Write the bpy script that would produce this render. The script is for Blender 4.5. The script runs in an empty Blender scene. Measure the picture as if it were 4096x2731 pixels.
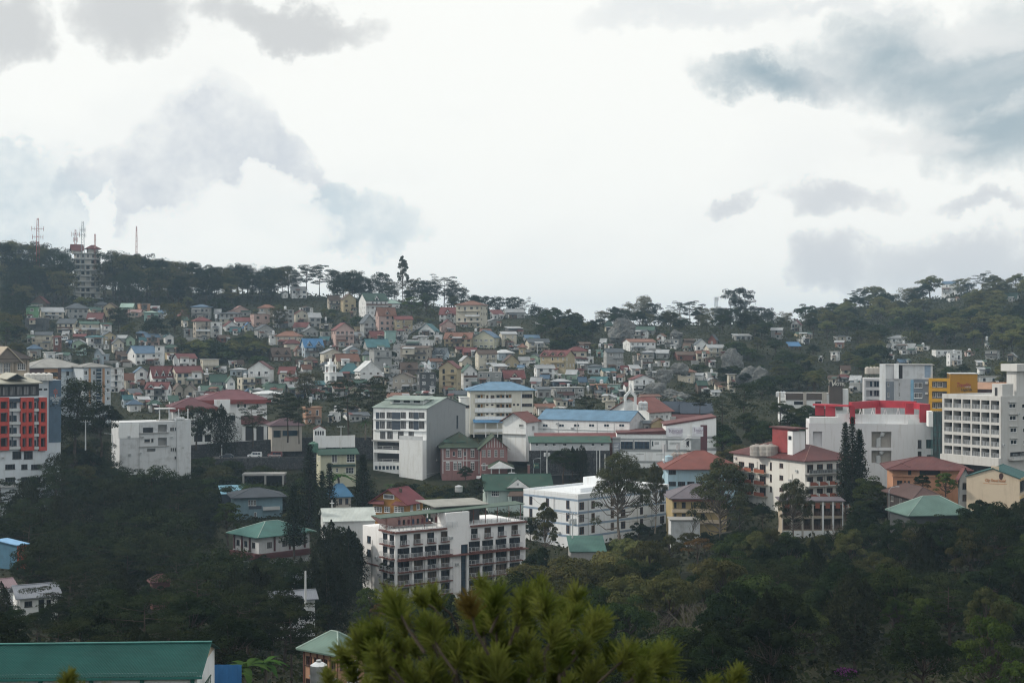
import bpy, bmesh, math, random
import numpy as np
from mathutils import Vector, Matrix
# ------------------------------------------------------------------ scene, camera, light
SC = bpy.context.scene
COL = SC.collection
F, CX, CY = 5689.0, 2048.0, 1365.5          # a 50 mm lens on 36 mm film, level; photograph pixels are 4096 wide
cam_d = bpy.data.cameras.new('camera')
cam_d.lens = 50; cam_d.sensor_width = 36; cam_d.clip_start = 0.5; cam_d.clip_end = 20000
cam_d.dof.use_dof = True; cam_d.dof.focus_distance = 430; cam_d.dof.aperture_fstop = 2.0
cam = bpy.data.objects.new('camera', cam_d); COL.objects.link(cam)
cam.rotation_euler = (math.radians(90), 0, 0)
SC.camera = cam
SUN_AZ, SUN_EL = math.radians(-84), math.radians(34)   # measured from straight ahead, negative to the left
sd = Vector((math.sin(SUN_AZ)*math.cos(SUN_EL), math.cos(SUN_AZ)*math.cos(SUN_EL), math.sin(SUN_EL)))
sun_d = bpy.data.lights.new('sun', 'SUN'); sun_d.energy = 3.0; sun_d.angle = math.radians(3.0); sun_d.color = (1.0, 0.92, 0.80)
sun = bpy.data.objects.new('sun', sun_d); COL.objects.link(sun)
sun.rotation_euler = (-sd).to_track_quat('-Z', 'Y').to_euler()
SC.view_settings.view_transform = 'Standard'
SC.view_settings.look = 'None'
SC.view_settings.exposure = -0.18
SC.view_settings.gamma = 1.0
SC.render.engine = 'CYCLES'
SC.cycles.use_denoising = True
SC.cycles.use_adaptive_sampling = True
SC.cycles.adaptive_threshold = 0.02
SC.cycles.filter_width = 1.15
SC.cycles.max_bounces = 5; SC.cycles.diffuse_bounces = 3; SC.cycles.glossy_bounces = 2
SC.cycles.transmission_bounces = 3; SC.cycles.volume_bounces = 0; SC.cycles.transparent_max_bounces = 4
SC.cycles.caustics_reflective = False; SC.cycles.caustics_refractive = False

def nodes_of(m):
    m.use_nodes = True
    nt = m.node_tree; nt.nodes.clear()
    def N(t, **k):
        n = nt.nodes.new(t)
        for a, v in k.items():
            if a.startswith('_'): n.inputs[a[1:].replace('_', ' ')].default_value = v
            else: setattr(n, a, v)
        return n
    def L(a, b): nt.links.new(a, b)
    return nt, N, L

# sky: Nishita air with a bright layer of thin cloud and greyer cumulus, all in directions of the world
W = bpy.data.worlds.new('World'); SC.world = W
nt, N, L = nodes_of(W)
def MA(op, a, b=None, clamp=False):
    n = N('ShaderNodeMath', operation=op); n.use_clamp = clamp
    for i, v in enumerate((a, b)):
        if v is None: continue
        if isinstance(v, (int, float)): n.inputs[i].default_value = v
        else: L(v, n.inputs[i])
    return n.outputs[0]
def MIX(fac, a, b):
    n = N('ShaderNodeMix', data_type='RGBA')
    for i, v in ((0, fac), (6, a), (7, b)):
        if isinstance(v, (int, float)): n.inputs[i].default_value = v
        elif isinstance(v, tuple): n.inputs[i].default_value = (*v, 1)
        else: L(v, n.inputs[i])
    return n.outputs[2]
sky = N('ShaderNodeTexSky', sky_type='NISHITA'); sky.sun_disc = False
sky.sun_elevation = SUN_EL; sky.sun_rotation = SUN_AZ; sky.altitude = 1400
tc = N('ShaderNodeTexCoord')
nrm = N('ShaderNodeVectorMath', operation='NORMALIZE'); L(tc.outputs['Generated'], nrm.inputs[0])
def noise(scale, detail, rough=0.55, dist=0.0, off=(0, 0, 0), stretch=(1, 1, 1)):
    mp = N('ShaderNodeMapping'); mp.inputs['Location'].default_value = off; mp.inputs['Scale'].default_value = stretch
    L(nrm.outputs[0], mp.inputs[0])
    n = N('ShaderNodeTexNoise', _Scale=scale, _Detail=detail, _Roughness=rough, _Distortion=dist)
    L(mp.outputs[0], n.inputs['Vector'])
    return n
w1 = noise(9, 6, 0.6); w2 = noise(30, 8, 0.62, off=(3, 1, 2))
def warp():
    a = N('ShaderNodeVectorMath', operation='SUBTRACT'); L(w1.outputs['Color'], a.inputs[0]); a.inputs[1].default_value = (.5, .5, .5)
    b = N('ShaderNodeVectorMath', operation='SCALE'); L(a.outputs[0], b.inputs[0]); b.inputs['Scale'].default_value = 0.075
    c = N('ShaderNodeVectorMath', operation='SUBTRACT'); L(w2.outputs['Color'], c.inputs[0]); c.inputs[1].default_value = (.5, .5, .5)
    d = N('ShaderNodeVectorMath', operation='SCALE'); L(c.outputs[0], d.inputs[0]); d.inputs['Scale'].default_value = 0.04
    e = N('ShaderNodeVectorMath', operation='ADD'); L(b.outputs[0], e.inputs[0]); L(d.outputs[0], e.inputs[1])
    f = N('ShaderNodeVectorMath', operation='ADD'); L(nrm.outputs[0], f.inputs[0]); L(e.outputs[0], f.inputs[1])
    return f.outputs[0]
sep = N('ShaderNodeSeparateXYZ'); L(warp(), sep.inputs[0])
az = MA('ARCTAN2', sep.outputs[0], sep.outputs[1])
el = MA('ARCSINE', sep.outputs[2])
def cloud(px, py, rx, ry, soft=1.0, tilt=0.0):
    """a cumulus centred on a direction; radii in the same angular unit (photograph pixels / F)"""
    a0 = math.atan2(px-CX, F); e0 = math.atan2(CY-py, math.hypot(F, px-CX))
    da = MA('SUBTRACT', az, a0); de = MA('SUBTRACT', el, e0)
    if tilt:
        c, s = math.cos(tilt), math.sin(tilt)
        da, de = MA('ADD', MA('MULTIPLY', da, c), MA('MULTIPLY', de, s)), MA('SUBTRACT', MA('MULTIPLY', de, c), MA('MULTIPLY', da, s))
    q = MA('ADD', MA('POWER', MA('ABSOLUTE', MA('DIVIDE', da, rx/F)), 2.0), MA('POWER', MA('ABSOLUTE', MA('DIVIDE', de, ry/F)), 2.0))
    return MA('SUBTRACT', 1.0, MA('POWER', MA('SUBTRACT', 1.0, MA('DIVIDE', MA('SUBTRACT', 1.3, q), soft*1.25, clamp=True)), 2.0))
def union(xs):
    r = xs[0]
    for x in xs[1:]: r = MA('MAXIMUM', r, x)
    return r
VEIL = (1.14, 1.15, 1.11); GREY = (0.725, 0.775, 0.835); SLATE = (0.26, 0.395, 0.48); WARM = (0.64, 0.66, 0.675)
n_soft = noise(5.5, 7, 0.6, 0.3, (7, 2, 5), (1, 1, 2.2))
# elsewhere in the sky the same mixture of thin veil, grey cumulus and blue gaps goes on
away = MA('MULTIPLY', MA('SUBTRACT', MA('ABSOLUTE', az), 0.42), 6.0, clamp=True)
gen = MA('MULTIPLY', MA('MULTIPLY', MA('SUBTRACT', n_soft.outputs['Fac'], 0.52), 7.0, clamp=True), MA('ADD', MA('MULTIPLY', away, 0.75), 0.10))
col = MIX(gen, VEIL, GREY)
pale = union([cloud(870, 640, 340, 270, .9), cloud(600, 800, 340, 160, .9), cloud(1090, 640, 180, 180, .9), cloud(290, 720, 95, 75, .9), cloud(800, 450, 95, 85, .8), cloud(1200, 740, 140, 130, 1.0)])
shade = MA('ADD', 0.45, MA('MULTIPLY', MA('MULTIPLY', MA('SUBTRACT', w2.outputs['Fac'], 0.36), 3.6, clamp=True), 0.55))
col = MIX(MA('MULTIPLY', MA('MULTIPLY', pale, shade), 0.86), col, GREY)
bank = union([cloud(60, 850, 270, 240, .9), cloud(30, 640, 130, 80, .9), cloud(1330, 880, 330, 130, .8)])
col = MIX(MA('MULTIPLY', MA('MULTIPLY', bank, shade), 0.85), col, (0.68, 0.79, 0.85))
bright = union([cloud(1000, 900, 310, 155, .55), cloud(1130, 760, 140, 85, .55), cloud(700, 950, 230, 110, .55), cloud(330, 900, 60, 120, .5)])
col = MIX(MA('MULTIPLY', bright, 0.85), col, VEIL)
top = union([cloud(30, 150, 170, 160, .8), cloud(480, 60, 200, 170, .9), cloud(1200, 95, 350, 85, .9), cloud(830, 95, 120, 70, 1.4)])
col = MIX(MA('MULTIPLY', top, 0.75), col, WARM)
low = union([cloud(3330, 1060, 170, 110, 1.1), cloud(3800, 1060, 420, 120, 1.3), cloud(3330, 800, 200, 70, 1.4), cloud(2950, 800, 120, 45, 1.6), cloud(3880, 830, 200, 40, 1.6)])
col = MIX(MA('MULTIPLY', low, 0.78), col, (0.70, 0.735, 0.78))
mass = union([cloud(3680, 290, 640, 160, 1.8, -.02), cloud(3130, 350, 300, 90, 1.5, -.2), cloud(4020, 500, 380, 210, 1.8), cloud(4060, 260, 270, 290, 1.8), cloud(3620, 190, 330, 170, 1.8), cloud(3900, 330, 420, 170, 1.8)])
m_n = noise(9, 8, 0.6, 0.3, (1, 9, 4), (1, 1, 1.8))
sl = MIX(MA('MULTIPLY', MA('SUBTRACT', m_n.outputs['Fac'], 0.41), 3.6, clamp=True), SLATE, (0.70, 0.75, 0.78))
col = MIX(MA('MULTIPLY', mass, 0.92), col, sl)
wisp = MA('MULTIPLY', union([cloud(3950, 100, 260, 90, 1.2), cloud(4020, 420, 150, 60, 1.3), cloud(3750, 560, 330, 55, 1.3)]), MA('MULTIPLY', MA('SUBTRACT', m_n.outputs['Fac'], 0.36), 5.0, clamp=True))
col = MIX(MA('MULTIPLY', wisp, 0.8), col, (0.95, 0.97, 0.96))
sk = N('ShaderNodeVectorMath', operation='SCALE'); L(sky.outputs[0], sk.inputs[0]); sk.inputs['Scale'].default_value = 1.0
bg1 = N('ShaderNodeBackground', _Strength=0.10); L(sk.outputs[0], bg1.inputs['Color'])
bg2 = N('ShaderNodeBackground', _Strength=1.0); L(col, bg2.inputs['Color'])
gap = union([cloud(2750, 60, 420, 70, 1.3), cloud(3350, 5, 300, 40, 1.3)])
cover = MA('SUBTRACT', 1.0, MA('MULTIPLY', MA('MAXIMUM', MA('MULTIPLY', gap, 0.22), MA('MULTIPLY', away, MA('MULTIPLY', MA('SUBTRACT', 0.46, w1.outputs['Fac']), 4.0, clamp=True))), 0.9))
mx = N('ShaderNodeMixShader'); L(cover, mx.inputs[0]); L(bg1.outputs[0], mx.inputs[1]); L(bg2.outputs[0], mx.inputs[2])
wo = N('ShaderNodeOutputWorld'); L(mx.outputs[0], wo.inputs[0])
W.cycles.sampling_method = 'MANUAL'; W.cycles.sample_map_resolution = 512

# ------------------------------------------------------------------ helpers
def at(px, py, D): return Vector(((px-CX)/F*D, D, (CY-py)/F*D))
def pix(p): return (CX + F*p[0]/p[1], CY - F*p[2]/p[1])
THINGS = []
def thing(name, label, cat, loc, rotz=0.0, group=None, short=None):
    o = bpy.data.objects.new(name, None); COL.objects.link(o)
    o.location = loc; o.rotation_euler = (0, 0, rotz); o.empty_display_size = 1
    tag(o, label, cat, group, short)
    return o
def tag(o, label, cat, group=None, short=None, at_=None):
    o['label'] = label; o['category'] = cat
    if group: o['group'] = group
    THINGS.append([o, label, short, at_])
def link(name, me, parent=None, loc=None, rotz=None):
    o = bpy.data.objects.new(name, me); COL.objects.link(o)
    if parent is not None: o.parent = parent
    if loc is not None: o.location = loc
    if rotz is not None: o.rotation_euler = (0, 0, rotz)
    return o
class MB:
    """collects faces; build() links them as one mesh object"""
    def __init__(s): s.v = []; s.f = []; s.m = []; s.mats = []; s.uv = None
    def mi(s, m):
        if m not in s.mats: s.mats.append(m)
        return s.mats.index(m)
    def poly(s, pts, m, uvs=None):
        b = len(s.v); s.v.extend([tuple(p) for p in pts]); s.f.append(tuple(range(b, b+len(pts)))); s.m.append(s.mi(m))
        if s.uv is None: s.uv = []
        s.uv.append(uvs or [(p[0], p[2]) for p in pts])
    def box(s, x0, x1, y0, y1, z0, z1, m, M=None):
        P = [Vector((x, y, z)) for z in (z0, z1) for y in (y0, y1) for x in (x0, x1)]
        if M is not None: P = [M @ p for p in P]
        for q in ((0, 2, 3, 1), (4, 5, 7, 6), (0, 1, 5, 4), (1, 3, 7, 5), (3, 2, 6, 7), (2, 0, 4, 6)): s.poly([P[i] for i in q], m)
    def prism(s, poly, z0, z1, m, bottom=False):
        n = len(poly)
        for i in range(n):
            a, b = poly[i], poly[(i+1) % n]
            s.poly([(a[0], a[1], z0), (b[0], b[1], z0), (b[0], b[1], z1), (a[0], a[1], z1)], m)
        s.poly([(p[0], p[1], z1) for p in poly], m)
        if bottom: s.poly([(p[0], p[1], z0) for p in reversed(poly)], m)
    def tube(s, pts, rads, m, n=6, cap=True):
        pts = [Vector(p) for p in pts]; rings = []
        for i, p in enumerate(pts):
            d = (pts[min(i+1, len(pts)-1)] - pts[max(i-1, 0)])
            if d.length < 1e-6: d = Vector((0, 0, 1))
            d.normalize()
            a = d.cross(Vector((0, 0, 1)) if abs(d.z) < .9 else Vector((1, 0, 0))).normalized(); b = d.cross(a)
            r = rads[i] if hasattr(rads, '__len__') else rads
            rings.append([p + (a*math.cos(t) + b*math.sin(t))*r for t in [2*math.pi*k/n for k in range(n)]])
        for i in range(len(rings)-1):
            for k in range(n):
                s.poly([rings[i][k], rings[i][(k+1) % n], rings[i+1][(k+1) % n], rings[i+1][k]], m)
        if cap: s.poly(rings[-1], m); s.poly(rings[0][::-1], m)
    def lathe(s, prof, m, n=12, c=(0, 0, 0)):
        for i in range(len(prof)-1):
            (r0, z0), (r1, z1) = prof[i], prof[i+1]
            for k in range(n):
                a, b = 2*math.pi*k/n, 2*math.pi*(k+1)/n
                P = [(r0*math.cos(a), r0*math.sin(a), z0), (r0*math.cos(b), r0*math.sin(b), z0), (r1*math.cos(b), r1*math.sin(b), z1), (r1*math.cos(a), r1*math.sin(a), z1)]
                if r1 < 1e-6: P = P[:3]
                elif r0 < 1e-6: P = [P[0], P[2], P[3]]
                s.poly([(p[0]+c[0], p[1]+c[1], p[2]+c[2]) for p in P], m)
    def mesh(s, name):
        me = bpy.data.meshes.new(name); me.from_pydata(s.v, [], s.f)
        for m in s.mats: me.materials.append(m)
        me.polygons.foreach_set('material_index', s.m)
        u = me.uv_layers.new(name='UVMap')
        u.data.foreach_set('uv', [c for f in s.uv for p in f for c in p])
        me.update()
        return me
    def build(s, name, parent=None, loc=None, rotz=None): return link(name, s.mesh(name), parent, loc, rotz)

# ------------------------------------------------------------------ materials
MC = {}
def mat_base(key, fn):
    if key not in MC:
        m = bpy.data.materials.new(key); MC[key] = m; fn(m)
    return MC[key]
def _mixf(N, L):
    def f(fac, a, b):
        n = N('ShaderNodeMix', data_type='RGBA')
        for i, v in ((0, fac), (6, a), (7, b)):
            if isinstance(v, (int, float)): n.inputs[i].default_value = v
            elif isinstance(v, tuple): n.inputs[i].default_value = (*v[:3], 1)
            else: L(v, n.inputs[i])
        return n.outputs[2]
    return f
def _ramp(N, L, src, a, b):
    r = N('ShaderNodeMapRange'); r.inputs[1].default_value = a; r.inputs[2].default_value = b; L(src, r.inputs[0]); return r.outputs[0]
def wall_mat(name, rgb, dirt=0.45, rough=0.85, tint=(0.62, 0.58, 0.52)):
    def fn(m):
        nt, N, L = nodes_of(m); mix = _mixf(N, L)
        g = N('ShaderNodeNewGeometry'); oi = N('ShaderNodeObjectInfo')
        mp = N('ShaderNodeMapping'); mp.inputs['Scale'].default_value = (0.9, 0.9, 0.10); L(g.outputs['Position'], mp.inputs[0])
        st = N('ShaderNodeTexNoise', _Scale=1.3, _Detail=5.0, _Roughness=.65); L(mp.outputs[0], st.inputs['Vector'])
        bl = N('ShaderNodeTexNoise', _Scale=.45, _Detail=6.0, _Roughness=.6); L(g.outputs['Position'], bl.inputs['Vector'])
        d = tuple(c*t for c, t in zip(rgb, tint))
        c = mix(_ramp(N, L, st.outputs['Fac'], .52, .98), rgb, d)
        f2 = N('ShaderNodeMath', operation='MULTIPLY'); L(_ramp(N, L, bl.outputs['Fac'], .52, .95), f2.inputs[0]); f2.inputs[1].default_value = dirt
        c = mix(f2.outputs[0], c, tuple(x*.62 for x in d))
        h = N('ShaderNodeHueSaturation'); L(c, h.inputs['Color'])
        L(_ramp2(N, L, oi.outputs['Random'], .93, 1.05), h.inputs['Value'])
        p = N('ShaderNodeBsdfPrincipled', _Roughness=rough); p.inputs['Specular IOR Level'].default_value = .25; L(h.outputs[0], p.inputs['Base Color'])
        bp = N('ShaderNodeBump', _Strength=.25, _Distance=.04); L(bl.outputs['Fac'], bp.inputs['Height']); L(bp.outputs[0], p.inputs['Normal'])
        o = N('ShaderNodeOutputMaterial'); L(p.outputs[0], o.inputs[0])
    return mat_base('wall_'+name, fn)
def _ramp2(N, L, src, lo, hi):
    r = N('ShaderNodeMapRange'); r.inputs[3].default_value = lo; r.inputs[4].default_value = hi; L(src, r.inputs[0]); return r.outputs[0]
def roof_mat(name, rgb, rust=0.25, rough=0.5, pitch=0.30, metal=0.0, rustc=(0.16, 0.075, 0.04)):
    def fn(m):
        nt, N, L = nodes_of(m); mix = _mixf(N, L)
        uv = N('ShaderNodeTexCoord'); g = N('ShaderNodeNewGeometry'); oi = N('ShaderNodeObjectInfo')
        wv = N('ShaderNodeTexWave', wave_type='BANDS', bands_direction='X', wave_profile='SIN'); wv.inputs['Scale'].default_value = 0.314/pitch; L(uv.outputs['UV'], wv.inputs['Vector'])
        mp = N('ShaderNodeMapping'); mp.inputs['Scale'].default_value = (1.4, .22, 1); L(uv.outputs['UV'], mp.inputs[0])
        st = N('ShaderNodeTexNoise', _Scale=1.1, _Detail=6.0, _Roughness=.65); L(mp.outputs[0], st.inputs['Vector'])
        n2 = N('ShaderNodeTexNoise', _Scale=.35, _Detail=5.0); L(g.outputs['Position'], n2.inputs['Vector'])
        c = mix(_ramp(N, L, n2.outputs['Fac'], .35, .7), tuple(x*1.12 for x in rgb), tuple(x*.80 for x in rgb))
        fr = N('ShaderNodeMath', operation='MULTIPLY'); L(_ramp(N, L, st.outputs['Fac'], .56, .72), fr.inputs[0]); fr.inputs[1].default_value = rust
        c = mix(fr.outputs[0], c, rustc)
        fw = N('ShaderNodeMath', operation='MULTIPLY'); L(wv.outputs['Fac'], fw.inputs[0]); fw.inputs[1].default_value = .22
        c = mix(fw.outputs[0], c, tuple(x*.55 for x in rgb))
        h = N('ShaderNodeHueSaturation'); L(c, h.inputs['Color']); L(_ramp2(N, L, oi.outputs['Random'], .82, 1.15), h.inputs['Value'])
        p = N('ShaderNodeBsdfPrincipled', _Roughness=min(.9, rough+.15), _Metallic=metal); L(h.outputs[0], p.inputs['Base Color']); p.inputs['Specular IOR Level'].default_value = .25
        bp = N('ShaderNodeBump', _Strength=.5, _Distance=.05); L(wv.outputs['Fac'], bp.inputs['Height']); L(bp.outputs[0], p.inputs['Normal'])
        o = N('ShaderNodeOutputMaterial'); L(p.outputs[0], o.inputs[0])
    return mat_base('roof_'+name, fn)
def plain(name, rgb, rough=.6, metal=0.0, vary=.12, spec=.5):
    def fn(m):
        nt, N, L = nodes_of(m); mix = _mixf(N, L)
        g = N('ShaderNodeNewGeometry')
        n2 = N('ShaderNodeTexNoise', _Scale=.8, _Detail=4.0); L(g.outputs['Position'], n2.inputs['Vector'])
        c = mix(_ramp(N, L, n2.outputs['Fac'], .35, .7), tuple(min(1, x*(1+vary)) for x in rgb), tuple(x*(1-vary) for x in rgb))
        p = N('ShaderNodeBsdfPrincipled', _Roughness=rough, _Metallic=metal); L(c, p.inputs['Base Color']); p.inputs['Specular IOR Level'].default_value = spec
        o = N('ShaderNodeOutputMaterial'); L(p.outputs[0], o.inputs[0])
    return mat_base('plain_'+name, fn)
def glass_mat(name, rgb, rough=.08, spec=.5):
    def fn(m):
        nt, N, L = nodes_of(m); mix = _mixf(N, L)
        g = N('ShaderNodeNewGeometry'); mp = N('ShaderNodeMapping'); mp.inputs['Scale'].default_value = (2.6, 2.6, .25); L(g.outputs['Position'], mp.inputs[0])
        n2 = N('ShaderNodeTexNoise', _Scale=1.0, _Detail=3.0); L(mp.outputs[0], n2.inputs['Vector'])
        c = mix(_ramp(N, L, n2.outputs['Fac'], .4, .68), tuple(x*.6 for x in rgb), tuple(min(1, x*1.9) for x in rgb))
        p = N('ShaderNodeBsdfPrincipled', _Roughness=rough); L(c, p.inputs['Base Color']); p.inputs['Specular IOR Level'].default_value = spec
        o = N('ShaderNodeOutputMaterial'); L(p.outputs[0], o.inputs[0])
    return mat_base('glass_'+name, fn)
def leaf_mat(name, rgb, rgb2, trans=.28, scale=.5):
    def fn(m):
        nt, N, L = nodes_of(m); mix = _mixf(N, L)
        g = N('ShaderNodeNewGeometry'); oi = N('ShaderNodeObjectInfo')
        n1 = N('ShaderNodeTexNoise', _Scale=scale, _Detail=3.0); L(g.outputs['Position'], n1.inputs['Vector'])
        c = mix(_ramp(N, L, n1.outputs['Fac'], .36, .66), rgb, rgb2)
        h = N('ShaderNodeHueSaturation'); L(c, h.inputs['Color'])
        L(_ramp2(N, L, oi.outputs['Random'], .70, 1.28), h.inputs['Value'])
        r2 = N('ShaderNodeMath', operation='FRACT'); rm = N('ShaderNodeMath', operation='MULTIPLY'); L(oi.outputs['Random'], rm.inputs[0]); rm.inputs[1].default_value = 7.31; L(rm.outputs[0], r2.inputs[0])
        L(_ramp2(N, L, r2.outputs[0], .478, .515), h.inputs['Hue'])
        d = N('ShaderNodeBsdfDiffuse'); L(h.outputs[0], d.inputs[0]); t = N('ShaderNodeBsdfTranslucent'); L(h.outputs[0], t.inputs[0])
        x = N('ShaderNodeMixShader'); x.inputs[0].default_value = trans; L(d.outputs[0], x.inputs[1]); L(t.outputs[0], x.inputs[2])
        o = N('ShaderNodeOutputMaterial'); L(x.outputs[0], o.inputs[0])
    return mat_base('leaf_'+name, fn)
def ground_mat(name, a, b, c3, scale=.05):
    def fn(m):
        nt, N, L = nodes_of(m); mix = _mixf(N, L)
        g = N('ShaderNodeNewGeometry')
        n1 = N('ShaderNodeTexNoise', _Scale=scale, _Detail=8.0, _Roughness=.65); L(g.outputs['Position'], n1.inputs['Vector'])
        n2 = N('ShaderNodeTexNoise', _Scale=scale*12, _Detail=6.0, _Roughness=.7); L(g.outputs['Position'], n2.inputs['Vector'])
        c = mix(_ramp(N, L, n1.outputs['Fac'], .38, .64), a, b)
        c = mix(_ramp(N, L, n2.outputs['Fac'], .5, .75), c, c3)
        p = N('ShaderNodeBsdfPrincipled', _Roughness=.95); p.inputs['Specular IOR Level'].default_value = .1; L(c, p.inputs['Base Color'])
        bp = N('ShaderNodeBump', _Strength=.8, _Distance=.6); L(n2.outputs['Fac'], bp.inputs['Height']); L(bp.outputs[0], p.inputs['Normal'])
        o = N('ShaderNodeOutputMaterial'); L(p.outputs[0], o.inputs[0])
    return mat_base('ground_'+name, fn)
def stone_mat(name, a, b, mortar, scale=1.6):
    def fn(m):
        nt, N, L = nodes_of(m); mix = _mixf(N, L)
        g = N('ShaderNodeNewGeometry')
        v = N('ShaderNodeTexVoronoi', _Scale=scale); L(g.outputs['Position'], v.inputs['Vector'])
        ve = N('ShaderNodeTexVoronoi', feature='DISTANCE_TO_EDGE', _Scale=scale); L(g.outputs['Position'], ve.inputs['Vector'])
        sp = N('ShaderNodeSeparateColor'); L(v.outputs['Color'], sp.inputs[0])
        c = mix(sp.outputs[0], a, b)
        c = mix(_ramp(N, L, ve.outputs['Distance'], .10, .02), c, mortar)
        p = N('ShaderNodeBsdfPrincipled', _Roughness=.9); L(c, p.inputs['Base Color'])
        bp = N('ShaderNodeBump', _Strength=.9, _Distance=.15); L(ve.outputs['Distance'], bp.inputs['Height']); L(bp.outputs[0], p.inputs['Normal'])
        o = N('ShaderNodeOutputMaterial'); L(p.outputs[0], o.inputs[0])
    return mat_base('stone_'+name, fn)

WALLS = {  # code: (word, colour)
 'W': ('white', (.78, .80, .81)), 'C': ('cream', (.66, .60, .46)), 'Y': ('yellow', (.52, .41, .20)), 'P': ('pink', (.60, .38, .33)), 'G': ('grey', (.33, .34, .34)),
 'B': ('pale blue', (.42, .54, .64)), 'T': ('turquoise', (.25, .50, .46)), 'O': ('orange', (.56, .27, .13)), 'N': ('brown', (.17, .11, .08)), 'L': ('mint green', (.36, .56, .40)),
 'E': ('bright green', (.16, .50, .20)), 'R': ('brick red', (.30, .09, .06)), 'K': ('dark grey', (.10, .11, .12)), 'S': ('beige', (.48, .42, .34)), 'V': ('lime cream', (.56, .56, .38)), 'U': ('dark blue', (.07, .12, .18))}
ROOFS = {
 'r': ('maroon', (.20, .050, .050)), 'o': ('rust orange', (.25, .105, .065)), 'g': ('green', (.055, .13, .10)), 'b': ('blue', (.10, .20, .33)), 'B': ('bright blue', (.05, .23, .50)),
 's': ('silver', (.42, .45, .48)), 'k': ('slate grey', (.10, .125, .15)), 'n': ('brown', (.13, .085, .065)), 't': ('teal', (.045, .18, .21)), 'w': ('white', (.74, .78, .80)), 'G': ('pale green', (.30, .46, .40)), 'p': ('pink', (.40, .22, .21))}
def mute(c, k=.34):
    g = .3*c[0]+.59*c[1]+.11*c[2]; return tuple(x*(1-k)+g*k for x in c)
def WM(c): return wall_mat('village_'+WALLS[c][0].replace(' ', '_'), tuple(x*.9 for x in WALLS[c][1]) if c in 'WG' else tuple(x*.82 for x in mute(WALLS[c][1])), .8)
def RM(c):
    w = ROOFS[c]; return roof_mat(w[0].replace(' ', '_'), tuple(x*.80 for x in mute(w[1], .22)), rust=.35 if c in 'srogkn' else .12, rough=.38 if c in 'sw' else .5, metal=.25 if c == 's' else 0)
FRAME = plain('white_frame', (.70, .71, .71)); DKFRAME = plain('dark_frame', (.05, .05, .055)); BRFRAME = plain('brown_frame', (.10, .055, .04))
GL = [glass_mat('dark', (.018, .022, .03)), glass_mat('blue', (.03, .05, .075)), glass_mat('curtain', (.11, .11, .115), .3), glass_mat('warm', (.06, .045, .035), .2)]
CONC = wall_mat('concrete', (.33, .33, .325), .6); WHITE = wall_mat('white', (.80, .82, .83), .35); CONCL = wall_mat('pale_concrete', (.52, .54, .55), .4)
STEEL = plain('steel', (.42, .45, .48), .35, .7); TANKM = plain('tank_steel', (.62, .64, .66), .28, .6); RUST = plain('rust', (.20, .07, .035), .8, 0, .35)
ASPH = plain('asphalt', (.055, .057, .06), .9); BLACK = plain('black', (.012, .012, .014), .7); REDM = plain('red_paint', (.36, .018, .035), .55)
BARK = plain('bark', (.060, .047, .040), .95, 0, .35, .1); BARKP = plain('pale_bark', (.15, .13, .11), .95, 0, .3, .1); RAILM = plain('rail', (.56, .58, .60), .5)
REDBR = plain('oxide_red', (.14, .048, .038), .7)
# ------------------------------------------------------------------ terrain
GU = [-1500, 0, 500, 1000, 1500, 2000, 2500, 3000, 3500, 4096, 5600]
GD = [0, 15, 40, 90, 150, 220, 300, 360, 420, 470, 520, 600, 680, 760, 840, 900, 960, 1050, 1250, 1700]
def P(y, D): return (CY-y)/F*D
_h = [-3, -7, -17, -31, -41, -49]
GZ = {
 -1500: _h+[-52, -44, -24, -17, -13, -5, 6, 20, 36, 40, 36, 10, -25, -40],
 0:    _h+[-53, -46, -25, -17, -13, P(1413, 600), P(1325, 680), P(1235, 760), P(1135, 840), 34, 30, 5, -25, -40],
 500:  _h+[-55, -49, -38, -34, -25, -16, -0.5, P(1250, 760), P(1165, 840), 31, 26, 0, -25, -40],
 1000: _h+[-55, -53, -43.5, -34, -27, P(1530, 600), P(1420, 680), P(1305, 760), P(1180, 840), 30, 24, 0, -25, -40],
 1500: _h+[-56, -53, -47, -37, -27, P(1535, 600), P(1425, 680), P(1310, 760), P(1210, 840), 27, 20, -2, -25, -40],
 2000: _h+[-56, -52, -45, -36, -27, P(1545, 600), P(1430, 680), P(1335, 760), P(1262, 840), 16, 10, -8, -25, -40],
 2500: _h+[-56, -51, -40, -31, -27, P(1580, 600), P(1460, 680), P(1375, 760), P(1312, 840), P(1302, 900), 9, -6, -25, -40],
 3000: _h+[-50, -45.5, -39, -29, -26, P(1590, 600), P(1500, 680), P(1335, 760), P(1305, 840), P(1302, 900), 8, 0, -25, -40],
 3500: _h+[-49, -44, -38, -26, -26, P(1570, 600), P(1490, 680), P(1415, 760), P(1345, 840), P(1300, 900), P(1245, 960), P(1225, 1050), 0, -40],
 4096: _h+[-45, -38, -33, -25, -22, P(1520, 600), P(1440, 680), P(1380, 760), P(1290, 840), P(1225, 900), P(1165, 960), 38, 10, -40],
 5600: _h+[-45, -38, -33, -25, -22, -14, -6, 4, 20, 34, 42, 44, 10, -40]}
_G = np.array([GZ[u] for u in GU], float)
def _smooth(t): return t*t*(3-2*t)
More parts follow.
